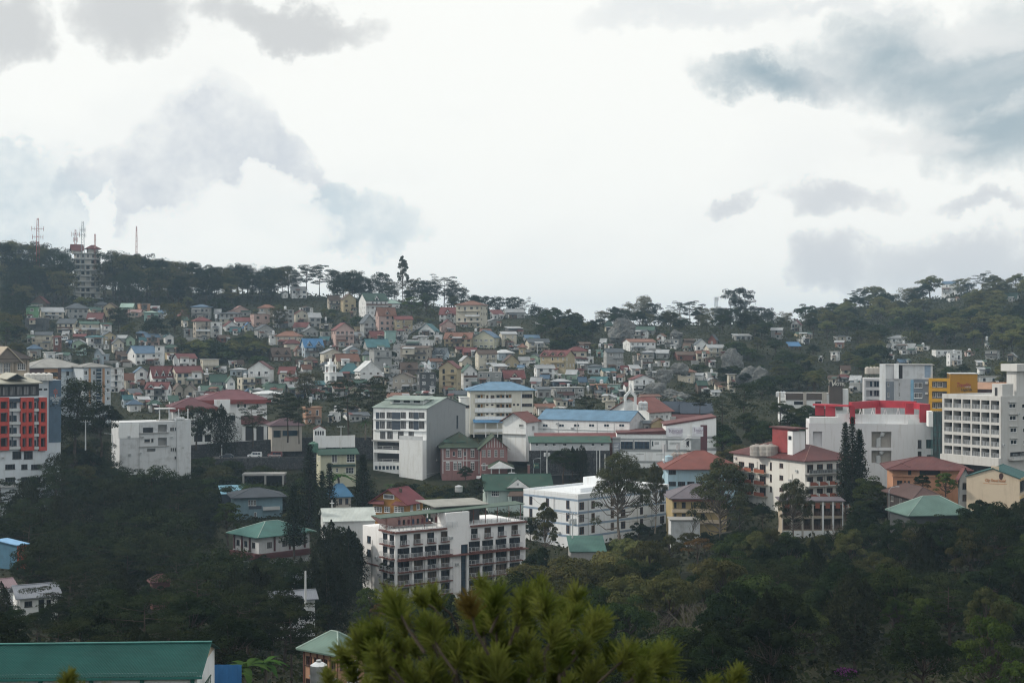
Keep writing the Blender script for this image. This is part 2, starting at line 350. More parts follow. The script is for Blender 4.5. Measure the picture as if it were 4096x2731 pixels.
def ground(x, y):
    """height of the land in world metres (arrays welcome)"""
    x = np.asarray(x, float); y = np.asarray(y, float)
    yy = np.clip(y, 0, GD[-1]); u = np.clip(CX + F*x/np.maximum(y, 70.0), GU[0], GU[-1])
    i = np.clip(np.searchsorted(GU, u, 'right')-1, 0, len(GU)-2); j = np.clip(np.searchsorted(GD, yy, 'right')-1, 0, len(GD)-2)
    ua, ub = np.array(GU, float)[i], np.array(GU, float)[i+1]; da, db = np.array(GD, float)[j], np.array(GD, float)[j+1]
    s = _smooth((u-ua)/(ub-ua)); t = (yy-da)/(db-da)
    z = (_G[i, j]*(1-s)+_G[i+1, j]*s)*(1-t) + (_G[i, j+1]*(1-s)+_G[i+1, j+1]*s)*t
    b = np.sin(x*.045+1.3)*np.cos(y*.051)*.9 + np.sin(x*.11+y*.07)*.45
    return z + b*np.clip((y-30)/60, 0, 1)*np.clip((1500-y)/300, 0, 1)
def gz(x, y): return float(ground(x, y))
def hit(px, py, d0=60.0, d1=1150.0):
    """where the sight line through a pixel meets the land"""
    d = np.arange(d0, d1, 1.0); kx = (px-CX)/F; kz = (CY-py)/F
    below = d*kz <= ground(kx*d, d)
    k = int(np.argmax(below)) if below.any() else len(d)-1
    return float(d[k])
GROUND = ground_mat('forest_floor', (.022, .028, .016), (.040, .042, .024), (.065, .055, .040))
def grid_axis(a, b, c, d, step, n_out):
    core = np.arange(b, c+.1, step); left = b-(b-a)*np.linspace(1, 0, n_out, endpoint=False)**1.8; right = c+(d-c)*(np.linspace(0, 1, n_out+1)[1:])**1.8
    return np.concatenate([left, core, right])
xs = grid_axis(-2600, -560, 560, 2600, 8, 14); ys = grid_axis(-700, -20, 1240, 3400, 8, 14)
X, Y = np.meshgrid(xs, ys); Z = ground(X, Y)
Z = np.where(Y < 0, -3 - np.abs(Y)*.05, Z)
nx, ny = len(xs), len(ys)
V = np.stack([X.ravel(), Y.ravel(), Z.ravel()], 1)
idx = np.arange(nx*ny).reshape(ny, nx)
Q = np.stack([idx[:-1, :-1].ravel(), idx[:-1, 1:].ravel(), idx[1:, 1:].ravel(), idx[1:, :-1].ravel()], 1)
def quick_mesh(name, V, Q, mats, smooth=False, mi=None):
    me = bpy.data.meshes.new(name); n = len(Q); k = Q.shape[1]
    me.vertices.add(len(V)); me.vertices.foreach_set('co', np.asarray(V, np.float32).ravel())
    me.loops.add(n*k); me.loops.foreach_set('vertex_index', np.asarray(Q, np.int32).ravel())
    me.polygons.add(n); me.polygons.foreach_set('loop_start', np.arange(0, n*k, k, dtype=np.int32))
    try: me.polygons.foreach_set('loop_total', np.full(n, k, np.int32))
    except Exception: pass
    for m in mats: me.materials.append(m)
    if mi is not None: me.polygons.foreach_set('material_index', np.asarray(mi, np.int32))
    if smooth: me.polygons.foreach_set('use_smooth', np.ones(n, bool))
    me.update(calc_edges=True); me.validate()
    return me
o = link('ground', quick_mesh('ground', V, Q, [GROUND], True)); o['kind'] = 'structure'
# ------------------------------------------------------------------ trees
def leaf_quads(C, Nrm, size, rng, aspect=.7, jitter=.9):
    """one small leaf card (a bent pair of triangles) at each centre, normals scattered about Nrm"""
    n = len(C)
    nr = Nrm + rng.normal(0, jitter, (n, 3)); nr /= np.linalg.norm(nr, axis=1)[:, None]+1e-9
    t = rng.normal(0, 1, (n, 3)); t -= (t*nr).sum(1)[:, None]*nr; t /= np.linalg.norm(t, axis=1)[:, None]+1e-9
    b = np.cross(nr, t); s = (size*rng.uniform(.6, 1.35, n))[:, None]
    V = np.stack([C - t*s*.5, C + b*s*aspect*.5 + nr*s*.1, C + t*s*.5, C - b*s*aspect*.5 + nr*s*.1], 1).reshape(-1, 3)
    return V, np.arange(n*4).reshape(n, 4)
def clump_points(c, r, n, rng, up=.35):
    d = rng.normal(0, 1, (n, 3)); d[:, 2] = np.abs(d[:, 2])*1.0 - up*rng.random(n); d /= np.linalg.norm(d, axis=1)[:, None]
    rr = rng.uniform(.62, 1.0, n)**.7
    return np.asarray(c) + d*np.asarray(r)*rr[:, None], d
TREES = {}
def tree_proto(kind, k, trunk, crownV, crownQ, lm, bark):
    tm = trunk.mesh('trunk'); cm = quick_mesh('crown', crownV, crownQ, [lm])
    TREES.setdefault(kind, []).append((tm, cm))
def make_pine(k, H, spread, n_limb, lm, leaf=.42, per=85, bare=.5, bark=BARK, flat=.42):
    rng = np.random.default_rng(100+k); tb = MB()
    lean = rng.normal(0, .03, 2)*H
    pts = [Vector((lean[0]*t*t + math.sin(t*5+k)*.15, lean[1]*t*t, H*.96*t)) for t in np.linspace(0, 1, 7)]
    tb.tube(pts, [.019*H*(1-.78*t) for t in np.linspace(0, 1, 7)], bark, 6)
    Vs, Qs, base = [], [], 0
    def trunk_at(t):
        x = t*6; i = min(int(x), 5); return pts[i].lerp(pts[i+1], x-i)
    for i in range(n_limb):
        t = bare + (1-bare)*(i+.3)/n_limb*.98
        p = trunk_at(t); a = i*2.399+rng.uniform(-.5, .5)
        Ln = spread*H*(.40+.75*math.sin(math.pi*min(1, max(0.12, (1.08-t)/(1.08-bare)))**.9))*rng.uniform(.6, 1.15)
        rise = rng.uniform(.05, .40)*Ln
        e = p + Vector((math.cos(a)*Ln, math.sin(a)*Ln, rise)); m = p.lerp(e, .55) + Vector((0, 0, -.06*Ln))
        tb.tube([p, m, e], [.0065*H*(1.1-t*.6), .0045*H*(1.1-t*.6), .012], bark, 4, False)
        for q in range(3):
            f = (.48, .78, 1.0)[q]; c = p.lerp(e, f) + Vector(rng.normal(0, .035*H, 3)); r = H*rng.uniform(.048, .088)*(1.1 if q else .8)
            C, d = clump_points(c, (r*1.3, r*1.3, r*flat*1.3), int(per*(.8+.5*rng.random())), rng, .7)
            v, qd = leaf_quads(C, d*.8+np.array([0, 0, .8]), leaf, rng, .55, .5)
            Vs.append(v); Qs.append(qd+base); base += len(v)
    for q in range(4):
        c = pts[-1] + Vector(rng.normal(0, .035*H, 3)); r = H*.075
        C, d = clump_points(c, (r*1.4, r*1.4, r*.7), per, rng, .5); v, qd = leaf_quads(C, d*.8+np.array([0, 0, .8]), leaf, rng, .55, .5)
        Vs.append(v); Qs.append(qd+base); base += len(v)
    tree_proto('pine', k, tb, np.concatenate(Vs), np.concatenate(Qs), lm, bark)
def make_broad(kind, k, H, R, nclump, lm, leaf=.34, per=260, bark=BARK, dome=.62, base_h=.38, rr=(.20, .34), seedo=300, droop=0):
    rng = np.random.default_rng(seedo+k); tb = MB()
    fork = Vector((rng.normal(0, .02*H), rng.normal(0, .02*H), H*base_h))
    top_ = Vector((fork.x*1.6, fork.y*1.6, H*.80)); tb.tube([(0, 0, -1), fork*.5 + Vector((rng.normal(0, .15), 0, 0)), fork, top_], [.024*H, .019*H, .015*H, .03], bark, 6)
    Vs, Qs, base = [], [], 0
    for i in range(nclump):
        a = i*2.399+rng.uniform(-.4, .4); u = math.sqrt((i+.5)/nclump); rad = R*u*rng.uniform(.72, 1.02)
        z = H*(base_h+(1-base_h)*(.16+dome*math.sqrt(max(0, 1-.85*u*u)))) + rng.normal(0, .045*H)
        if i % 4 == 3: z -= H*rng.uniform(.10, .26)
        c = Vector((math.cos(a)*rad, math.sin(a)*rad, z)); r = R*rng.uniform(*rr)
        f0 = fork.lerp(top_, min(.92, max(0, (z-r*1.5)/H-base_h)/(.8-base_h)*rng.uniform(.45, .95))); m = f0.lerp(c, .55) + Vector((0, 0, -.06*H*u))
        tb.tube([f0, m, c], [.008*H, .005*H, .02], bark, 4, False)
        C, d = clump_points(c, (r, r, r*.72), int(per*(.7+.6*rng.random())), rng, .45+droop)
        v, qd = leaf_quads(C, d*1.1+np.array([0, 0, .45]), leaf, rng, .62, .42)
        Vs.append(v); Qs.append(qd+base); base += len(v)
    tree_proto(kind, k, tb, np.concatenate(Vs), np.concatenate(Qs), lm, bark)
def make_column(kind, k, H, R, lm, n=8500, leaf=.36, seedo=500, lobes=5, bark=BARK):
    """feathery casuarina-like mass: several upright plumes"""
    rng = np.random.default_rng(seedo+k); tb = MB(); tb.tube([(0, 0, -1), (.1, 0, H*.5), (0, .1, H*.9)], [.018*H, .011*H, .03], bark, 6)
    Vs, Qs, base = [], [], 0
    for i in range(lobes):
        a = i*2.399+k; rad = R*.55*math.sqrt(i/lobes); h = H*(1-.30*(i/lobes)*rng.uniform(.5, 1.2)); c0 = Vector((math.cos(a)*rad, math.sin(a)*rad, 0)); r = R*rng.uniform(.42, .62)
        tb.tube([(0, 0, H*.2), (c0.x, c0.y, h*.6), (c0.x, c0.y, h*.93)], [.008*H, .006*H, .02], bark, 4, False)
        m = n//lobes; t = rng.random(m)**.75; prof = np.sin(np.pi*np.clip(t*.86+.16, 0, 1))**.7
        ang = rng.uniform(0, 6.283, m); q = np.sqrt(rng.uniform(.25, 1, m))*prof*r*(1+.28*np.sin(ang*4+t*19+i))
        C = np.stack([c0.x+np.cos(ang)*q, c0.y+np.sin(ang)*q, h*(.16+.84*t)], 1)
        d = np.stack([np.cos(ang), np.sin(ang), np.full(m, .35)], 1)
        nr = d*1.2 + rng.normal(0, .25, (m, 3)); v, qd = leaf_quads(C, nr, leaf, rng, .45, .35)
        Vs.append(v); Qs.append(qd+base); base += len(v)
    tree_proto(kind, k, tb, np.concatenate(Vs), np.concatenate(Qs), lm, bark)
def make_araucaria(k, H, R, lm, whorls=26, leaf=.34, seedo=700):
    rng = np.random.default_rng(seedo+k); tb = MB(); tb.tube([(0, 0, -1), (0, 0, H*.5), (0, 0, H)], [.014*H, .010*H, .02], BARK, 6)
    Vs, Qs, base = [], [], 0
    for w in range(whorls):
        t = (w+.5)/whorls; z = H*(.10+.89*t); Ln = R*(1.04-t)**.75*rng.uniform(.8, 1.1)
        nb = 7
        for b in range(nb):
            a = 2*math.pi*b/nb + w*.7 + rng.uniform(-.15, .15); dr = np.array([math.cos(a), math.sin(a), .32])
            tb.tube([(0, 0, z), tuple(np.array([0, 0, z])+dr*Ln)], [.04, .012], BARK, 3, False)
            m = int(30*(.4+Ln/R)); s = rng.uniform(.12, 1.05, m)
            C = np.array([0, 0, z]) + dr*(s*Ln)[:, None] + np.array([0, 0, .18])*(s**2*Ln*.6)[:, None] + rng.normal(0, .12+.02*H/12, (m, 3))
            v, qd = leaf_quads(C, np.tile(np.array([0, 0, 1.0]), (m, 1)), leaf, rng, .5, .8); Vs.append(v); Qs.append(qd+base); base += len(v)
    tree_proto('araucaria_tree', k, tb, np.concatenate(Vs), np.concatenate(Qs), lm, BARK)
def make_bare(k, H, lm):
    rng = random.Random(900+k); tb = MB(); br = MB()
    def grow(p, d, ln, r, n):
        mid = p + d*ln*.5 + Vector((rng.uniform(-.06, .06), rng.uniform(-.06, .06), 0))*ln; e = p + d*ln
        (tb if n >= 5 else br).tube([p, mid, e], [r, r*.82, r*.62], BARKP, 5 if n > 3 else 3, False)
        if n == 0: return
        for q in range(3 if n > 1 else 4):
            nd = (d + Vector((rng.uniform(-.75, .75), rng.uniform(-.75, .75), rng.uniform(-.05, .45)))).normalized()
            grow(e if q else mid.lerp(e, .6), nd, ln*rng.uniform(.58, .8), r*.58, n-1)
    grow(Vector((0, 0, -1)), Vector((0, 0, 1)), H*.36, H*.018, 5)
    TREES.setdefault('bare_tree', []).append((tb.mesh('trunk'), br.mesh('crown')))
def make_fronds(kind, k, H, n, Ln, lm, wide=.16, seedo=800):
    rng = np.random.default_rng(seedo+k); tb = MB(); tb.tube([(0, 0, -1), (.1, 0, H*.5), (0, 0, H)], [.16, .13, .12], BARKP, 6)
    V, Qd = [], []
    for i in range(n):
        a = i*2.399; up = rng.uniform(.15, 1.1); prev = None
        for s in range(6):
            t = s/5; r = Ln*t*math.cos(up*(1-.3*t)); z = H + Ln*(math.sin(up)*t - .75*t*t); w = wide*Ln*math.sin(math.pi*min(1, t*.9+.08))
            c = np.array([math.cos(a)*r, math.sin(a)*r, z]); sd_ = np.array([-math.sin(a), math.cos(a), 0])*w
            V += [c-sd_, c+sd_]
            if prev is not None: Qd.append((prev, prev+1, len(V)-1, len(V)-2))
            prev = len(V)-2
    tree_proto(kind, k, tb, np.array(V), np.array(Qd), lm, BARKP)
PINE = leaf_mat('pine', (.017, .027, .014), (.036, .046, .020), .18); PINE_LIT = leaf_mat('pine_sunlit_tint', (.078, .084, .030), (.135, .122, .048), .3)  # the second, brighter pine leaf has a sunlit look painted into its colour
BROAD = leaf_mat('broad', (.022, .038, .014), (.050, .068, .021)); OLIVE = leaf_mat('olive', (.048, .056, .022), (.088, .086, .034)); DARKB = leaf_mat('dark_broad', (.013, .023, .011), (.025, .036, .015))
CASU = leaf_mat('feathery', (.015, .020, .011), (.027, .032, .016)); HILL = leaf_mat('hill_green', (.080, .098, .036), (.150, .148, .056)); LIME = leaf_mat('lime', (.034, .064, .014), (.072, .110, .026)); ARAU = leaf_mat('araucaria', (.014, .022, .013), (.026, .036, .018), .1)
GUM = leaf_mat('gum', (.050, .060, .032), (.085, .086, .045), .2); RUSTL = leaf_mat('rusty_leaf', (.085, .045, .02), (.12, .07, .03)); BANANA = leaf_mat('banana', (.035, .075, .02), (.06, .11, .03)); BAMBOO = leaf_mat('bamboo', (.085, .10, .030), (.13, .14, .045))
for k, (H, s, n) in enumerate([(18, .25, 17), (20, .21, 19), (16, .30, 15), (19, .26, 20), (14, .34, 13), (21, .18, 20)]): make_pine(k, H, s, n+6, PINE, .46, 110, .34 if k % 2 else .42, flat=.85)
for k, (H, s, n) in enumerate([(18, .27, 17), (16, .30, 15), (20, .22, 19)]): make_pine(6+k, H, s, n+6, PINE_LIT, .46, 110, .36, flat=.85)
for k, (H, s, n) in enumerate([(19, .40, 15), (17, .38, 17), (15, .42, 14)]): make_pine(9+k, H, s, n, PINE, .30, 210, .5, BARK, .36)      # 9..11 close umbrella pines
for k, (H, R, n, lm) in enumerate([(13, 4.6, 26, BROAD), (12, 4.2, 22, OLIVE), (15, 5.2, 30, DARKB), (11, 4.8, 24, BROAD), (14, 4.4, 26, OLIVE), (12, 4.0, 20, DARKB)]): make_broad('broadleaf_tree', k, H, R, n, lm, .34, 330, rr=(.24, .36))
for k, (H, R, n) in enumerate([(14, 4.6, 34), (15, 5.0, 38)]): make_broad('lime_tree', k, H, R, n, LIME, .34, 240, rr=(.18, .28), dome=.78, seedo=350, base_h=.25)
for k, (H, R, n) in enumerate([(20, 6.6, 60), (22, 7.4, 72), (18, 4.4, 42)]): make_broad('eucalyptus_tree', k, H, R, n, GUM, .34, 290, BARKP, .80, .20, (.17, .30), 400, .25)
for k, (H, R) in enumerate([(15, 4.6), (17, 5.2), (13, 4.2)]): make_column('feathery_tree', k, H, R, CASU)
for k, (H, R) in enumerate([(16, 2.3), (13, 1.9), (18, 2.5)]): make_araucaria(k, H, R, ARAU)
for k in range(3): make_bare(k, 10+k*1.5, None)
for k in range(2): make_fronds('banana_plant', k, 1.6+k*.6, 12, 2.6, BANANA, .13)
for k in range(2): make_fronds('palm_tree', k, 4+k, 18, 2.4, BANANA, .06, 820)
for k, lm in enumerate([DARKB, BROAD, OLIVE]): make_broad('bush', k, 3.2, 2.2, 11, lm, .30, 150, BARK, .6, .1, (.34, .5), 600)
for k in range(2): make_column('bamboo_clump', k, 9, 3.4, BAMBOO, 3600, .42, 560, 7, BARKP)
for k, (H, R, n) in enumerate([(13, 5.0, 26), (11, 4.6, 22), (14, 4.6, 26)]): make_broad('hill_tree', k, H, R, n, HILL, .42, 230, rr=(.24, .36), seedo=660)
make_broad('flowering_tree', 0, 8, 3.6, 14, RUSTL, .28, 160, BARK, .6, .3, (.2, .32), 640)
KINDW = {'pine': 'pine tree', 'broadleaf_tree': 'rounded broadleaf tree', 'eucalyptus_tree': 'open crowned gum tree', 'feathery_tree': 'feathery dark tree', 'araucaria_tree': 'narrow conical tree', 'bare_tree': 'leafless branching tree',
         'banana_plant': 'banana plant', 'palm_tree': 'small palm', 'bush': 'dense bush', 'bamboo_clump': 'yellow green bamboo clump', 'lime_tree': 'bright green leafy tree', 'flowering_tree': 'rust coloured flowering tree', 'hill_tree': 'pale green tree'}
NAMES = {'pine': 'pine_tree'}
SER = 0
HIDDEN, _a = set(), 0   # serial numbers of trees that stand wholly behind others
for _d in '53 19 66 18 8 1 11 7 1 3 1 3 1 1 1 1 4 15 1 1 1 1 1 8 3 1 8 11 2 1 2 1 17 3 1 1 1 1 16 3 1 1 2 15 3 1 3 2 14 1 8 13 1 9 4 1 4 11 1 1 6 1 2 10 1 4 1 8 2 1 3 1 1 1 1 1 1 3 1 1 4 2 2 6 4 2 1 2 5 2 6 1 9 2 2 2 7 1 1 1 3 10 6 21 2 8 14 1 2 2 2 3 2 2 1 2 1 2 3 1 4 7 1 5 3 1 2 1 2 10 3 1 8 4 2 7 1 1 5 1 1 1 1 2 2 1 1 2 18 3 28 2 5 3 4 4 14 12 27 9 1 3 6 6 1 4 12 3 15 6 5 6 9 6 9 5 3 8 1 4 1 1 1 1 2 1 2 3 3 4 7 8 3 2 5 4 2 8 22 5 7 2 8 5 4 2 2 1 2 3 5 4 3 1 4 1 4 3'.split(): _a += int(_d); HIDDEN.add(_a)
def plant(kind, k, x, y, H=None, sx=1.0, label=None, rot=None, group=None, z=None, rnd=random, short=None, labels=None):
    """one tree: trunk and crown under an Empty at its foot"""
    global SER
    SER += 1; tm, cm = TREES[kind][k % len(TREES[kind])]
    ra = rnd.uniform(0, 6.28) if rot is None else rot; s0 = rnd.uniform(.85, 1.15) if not H else 1
    if SER in HIDDEN: return True
    nm = NAMES.get(kind, kind); zz = gz(x, y)-.3 if z is None else z
    cat = 'bush' if kind == 'bush' else ('plant' if kind in ('banana_plant', 'bamboo_clump') else 'tree')
    r = thing(nm, label or KINDW[kind], cat, (x, y, zz), ra, group, short)
    zmax = TREEH[(kind, k % len(TREES[kind]))]; s = (H/zmax) if H else s0
    r.scale = (s*sx, s*sx, s)
    r['ser'] = SER
    link('trunk', tm, r); link('crown', cm, r)
    THINGS[-1][3] = (x, y, zz + zmax*s*.6)
    return r
TREEH = {}
for kd, ls in TREES.items():
    for i, (tm, cm) in enumerate(ls):
        co = np.empty(len(cm.vertices)*3, np.float32); cm.vertices.foreach_get('co', co); TREEH[(kd, i)] = float(co.reshape(-1, 3)[:, 2].max())
def tree_px(kind, k, px, ytop, ybase, D, sx=1.0, **kw):
    """a tree whose crown top and (hidden) foot fall on these picture rows when it stands D metres off"""
    x = (px-CX)/F*D; z0 = (CY-ybase)/F*D; H = (ybase-ytop)/F*D
    return plant(kind, k, x, D, H, sx, z=z0, **kw)
# ------------------------------------------------------------------ buildings
WIN = {}
def win_mesh(w, h, fr, gi, nv=1, nh=0, sill=True, split=False):
    key = (round(w, 1), round(h, 1), fr.name, gi, nv, nh, sill, split)
    if key in WIN: return WIN[key]
    w, h = key[0], key[1]; b = MB(); t = min(.09, w*.09)
    b.box(-w/2, -w/2+t, -.03, .10, 0, h, fr); b.box(w/2-t, w/2, -.03, .10, 0, h, fr)
    b.box(-w/2+t, w/2-t, -.03, .10, 0, t, fr); b.box(-w/2+t, w/2-t, -.03, .10, h-t, h, fr)
    for i in range(nv):
        x = -w/2+(i+1)*w/(nv+1); b.box(x-t*.4, x+t*.4, .0, .10, t, h-t, fr)
    for i in range(nh):
        z = (i+1)*h/(nh+1); b.box(-w/2+t, w/2-t, .005, .095, z-t*.4, z+t*.4, fr)
    if sill: b.box(-w/2-.08, w/2+.08, -.12, -.032, -.09, .0, fr)
    p = None
    if split:
        q = MB(); q.poly([(-w/2, .09, 0), (w/2, .09, 0), (w/2, .09, h), (-w/2, .09, h)], GL[gi]); p = q.mesh('pane')
    else:
        b.poly([(-w/2, .09, 0), (w/2, .09, 0), (w/2, .09, h), (-w/2, .09, h)], GL[gi])
    WIN[key] = (b.mesh('window'), p)
    return WIN[key]
BALC = {}
class Bld:
    def __init__(s, name, label, cat, pc, D, a, pl, pr, ybot, ytop, wall, group=None, short=None, d=None, w=None, sink=4.0, seed=None, sub=True):
        phi = math.atan((pc-CX)/F); r = math.radians(a) - phi
        s.C = Vector(((pc-CX)/F*D, D, 0)); s.a = r; s.D = D
        s.e1 = Vector((math.cos(r), math.sin(r), 0)); s.e2 = Vector((-math.sin(r), math.cos(r), 0))
        def solve(e, p):
            k = (p-CX)/F; return (k*s.C.y-s.C.x)/(e.x-k*e.y)
        s.w = w if w else solve(s.e1, pr); s.d = d if d else solve(s.e2, pl)
        s.zb = (CY-ybot)/F*D; s.h = (CY-ytop)/F*D - s.zb; s.wall = wall; s.sink = sink; s.sub = sub
        s.root = thing(name, label, cat, (s.C.x, s.C.y, s.zb), r, group, short)
        mid = s.C + s.e1*s.w*.5 + s.e2*s.d*.2; THINGS[-1][3] = (mid.x, mid.y, s.zb+s.h*.55)
        s.holes = {1: [], 2: []}; s.x = MB(); s.rnd = random.Random(seed if seed is not None else int(pc*7+ybot*13))
        s.cap = True; s.fm = {}
    def ray(s, face, px, py):
        """local (s, z) on a face for a picture position"""
        k = Vector(((px-CX)/F, 1, (CY-py)/F)); n = s.e2 if face == 1 else s.e1
        t = s.C.dot(n)/k.dot(n); p = k*t - s.C; e = s.e1 if face == 1 else s.e2
        return p.dot(e), p.z - s.zb
    def place(s, face, x, z, out=0.0):
        return ((x, -out, z), 0.0) if face == 1 else ((-out, x, z), -math.pi/2)
    def put(s, name, me, face, x, z, out=0.0, parent=None):
        l, r = s.place(face, x, z, out); return link(name, me, parent or s.root, l, r)
    def L(s, face): return s.w if face == 1 else s.d
    def win(s, face, x, z, w, h, fr=None, g=None, nv=1, nh=0, sill=True, name='window'):
        w = min(w, s.L(face)*.96)
        if x-w/2 < .12 or x+w/2 > s.L(face)-.12 or z+h > s.h-.1: return None
        g = s.rnd.choice([0, 0, 1, 1, 2, 3]) if g is None else g
        m, p = win_mesh(w, h, fr or FRAME, g, nv, nh, sill, s.sub); w, h = round(w, 1), round(h, 1)
        s.holes[face].append((x-w/2, x+w/2, z, z+h))
        o = s.put(name, m, face, x, z)
        if p: link('pane', p, o)
        return o
    def wins(s, face, xs, zs, w, h, **k):
        for z in zs:
            for x in xs: s.win(face, x, z, w, h, **k)
    def pwins(s, face, rects, **k):
        """windows from picture rectangles"""
        for x0, y0, x1, y1 in rects:
            a, z0 = s.ray(face, x0, y1); b, _ = s.ray(face, x1, y1); _, z1 = s.ray(face, (x0+x1)/2, y0); _, z0 = s.ray(face, (x0+x1)/2, y1)
            s.win(face, (a+b)/2, z0, abs(b-a), z1-z0, **k)
    def prect(s, face, r):
        x0, y0, x1, y1 = r; a, z0 = s.ray(face, x0, y1); b, _ = s.ray(face, x1, y1); _, z1 = s.ray(face, (x0+x1)/2, y0); _, z0 = s.ray(face, (x0+x1)/2, y1)
        return min(a, b), max(a, b), z0, z1
    def pholes(s, face, rects, depth=1.2, mat=None):
        for r in rects:
            x0, x1, z0, z1 = s.prect(face, r); s.hole(face, max(.05, x0), min(s.L(face)-.05, x1), z0, min(z1, s.h-.05), depth, mat)
    def pstrip(s, name, face, r, m, out=.12):
        x0, x1, z0, z1 = s.prect(face, r); return s.strip(name, face, x0, x1, z0, z1, m, out)
    def clutter(s, face, n, z0=1.0, seed=1):
        """air conditioners and drain pipes, placed unevenly"""
        r = random.Random(seed)
        for i in range(n):
            x, z = r.uniform(.6, s.L(face)-.6), r.uniform(z0, s.h-1.2)
            if any(q[0]-.5 < x < q[1]+.5 and q[2]-.6 < z < q[3]+.1 for q in s.holes[face]): continue
            b = MB(); b.box(-.4, .4, -.42, -.006, 0, .55, CONCL); b.box(-.3, .3, -.43, -.421, .08, .47, GREYB); s.put('air_conditioner', b.mesh('air_conditioner'), face, x, z)
        for i in range(max(1, n//3)):
            x = r.uniform(.4, s.L(face)-.4)
            if any(q[0]-.15 < x < q[1]+.15 for q in s.holes[face]): continue
            b = MB(); b.tube([(0, -.1, -2), (0, -.1, s.h*r.uniform(.7, .99))], .055, CONC, 5); s.put('drain_pipe', b.mesh('drain_pipe'), face, x, 0)
    def rail(s, face, x0, x1, z, h=1.0, m=None, out=0.0, n=3, posts=1.2, name='railing'):
        b = MB(); m = m or RAILM
        for q in range(n+1):
            zz = z+h*(q+1)/(n+1); b.box(x0, x1, -out-.06, -out, zz-.03, zz+.03, m)
        k = max(1, int((x1-x0)/posts))
        for q in range(k+1):
            xx = x0+(x1-x0)*q/k; b.box(xx-.035, xx+.035, -out-.07, -out+.01, z, z+h, m)
        if face == 2:
            b.v = [(-x, y, zz) for x, y, zz in b.v]
        return b.build(name, s.root, (0, 0, 0), 0 if face == 1 else -math.pi/2)
    def hole(s, face, x0, x1, z0, z1, depth, mat=None, floor=None):
        """a recess with a back wall"""
        s.holes[face].append((x0, x1, z0, z1, depth, mat))
    def strip(s, name, face, x0, x1, z0, z1, m, out=.12, parent=None, inn=-.004):
        b = MB(); b.box(x0, x1, -out, -inn if inn < 0 else 0, z0, z1, m) if False else b.box(x0, x1, -out, -.003, z0, z1, m)
        l, r = ((0, 0, 0), 0) if face == 1 else ((0, 0, 0), -math.pi/2)
        if face == 2:
            b2 = MB(); b2.box(-x1, -x0, -out, -.003, z0, z1, m); b = b2
        return b.build(name, parent or s.root, l, r)
    def balcony(s, face, x, z, w, dep=1.1, slabm=None, railm=None, hr=1.0, solid=False, nbar=3, slab_t=.22):
        slabm = slabm or s.wall; railm = railm or RAILM; key = (round(w, 1), round(dep, 1), slabm.name, railm.name, solid, nbar, round(hr, 1))
        if key not in BALC:
            w_, b = round(w, 1), MB(); b.box(-w_/2, w_/2, -dep, -.004, -slab_t, 0, slabm); r = MB()
            if solid:
                r.box(-w_/2, w_/2, -dep, -dep+.1, .003, hr, railm); r.box(-w_/2, -w_/2+.1, -dep+.1, -.01, .003, hr, railm); r.box(w_/2-.1, w_/2, -dep+.1, -.01, .003, hr, railm)
            else:
                for q in range(nbar+1):
                    zz = hr*(q+1)/(nbar+1); t = .018 if q < nbar else .03
                    r.box(-w_/2, w_/2, -dep, -dep+2*t, zz-t, zz+t, railm)
                    r.box(-w_/2, -w_/2+2*t, -dep+2*t, -.01, zz-t, zz+t, railm); r.box(w_/2-2*t, w_/2, -dep+2*t, -.01, zz-t, zz+t, railm)
                n = max(1, int(w_/1.0))
                for q in range(n+1):
                    x_ = -w_/2+.03+(w_-.06)*q/n; r.box(x_-.025, x_+.025, -dep-.01, -dep+.06, .003, hr, railm)
            BALC[key] = (b.mesh('balcony'), r.mesh('railing'))
        o = s.put('balcony', BALC[key][0], face, x, z); link('railing', BALC[key][1], o)
        return o
    def finish(s, tops=True, name='wall'):
        b = s.x
        for face in (1, 2):
            L_ = s.L(face); hs = s.holes[face]; z0 = -s.sink
            def pt(x, y, z): return (x, y, z) if face == 1 else (y, x, z)
            cx_ = sorted({0.0, L_} | {min(max(v, 0), L_) for q in hs for v in q[:2]}); cz = sorted({z0, s.h} | {min(max(v, z0), s.h) for q in hs for v in q[2:4]})
            for i in range(len(cx_)-1):
                xm = (cx_[i]+cx_[i+1])/2; run = None
                for j in range(len(cz)-1):
                    zm = (cz[j]+cz[j+1])/2
                    op = any(q[0] < xm < q[1] and q[2] < zm < q[3] for q in hs)
                    if not op and run is None: run = cz[j]
                    if (op or j == len(cz)-2) and run is not None:
                        e = cz[j] if op else cz[j+1]
                        P4 = [pt(cx_[i], 0, run), pt(cx_[i+1], 0, run), pt(cx_[i+1], 0, e), pt(cx_[i], 0, e)]
                        b.poly(P4 if face == 1 else P4[::-1], s.fm.get(face, s.wall)); run = None
            for q in hs:
                dp = q[4] if len(q) > 4 else .10; m = (q[5] if len(q) > 5 and q[5] else s.wall); x0, x1, a0, a1 = q[:4]
                for P4 in ([(x0, 0, a0), (x1, 0, a0), (x1, dp, a0), (x0, dp, a0)], [(x0, 0, a1), (x0, dp, a1), (x1, dp, a1), (x1, 0, a1)], [(x0, 0, a0), (x0, dp, a0), (x0, dp, a1), (x0, 0, a1)], [(x1, 0, a0), (x1, 0, a1), (x1, dp, a1), (x1, dp, a0)]):
                    b.poly([pt(*p) for p in P4], s.fm.get(face, s.wall))
                if len(q) > 4: b.poly([pt(*p) for p in [(x0, dp, a0), (x1, dp, a0), (x1, dp, a1), (x0, dp, a1)]], m)
        w, d, h, z0 = s.w, s.d, s.h, -s.sink
        b.poly([(w, 0, z0), (w, d, z0), (w, d, h), (w, 0, h)], s.wall); b.poly([(w, d, z0), (0, d, z0), (0, d, h), (w, d, h)], s.wall)
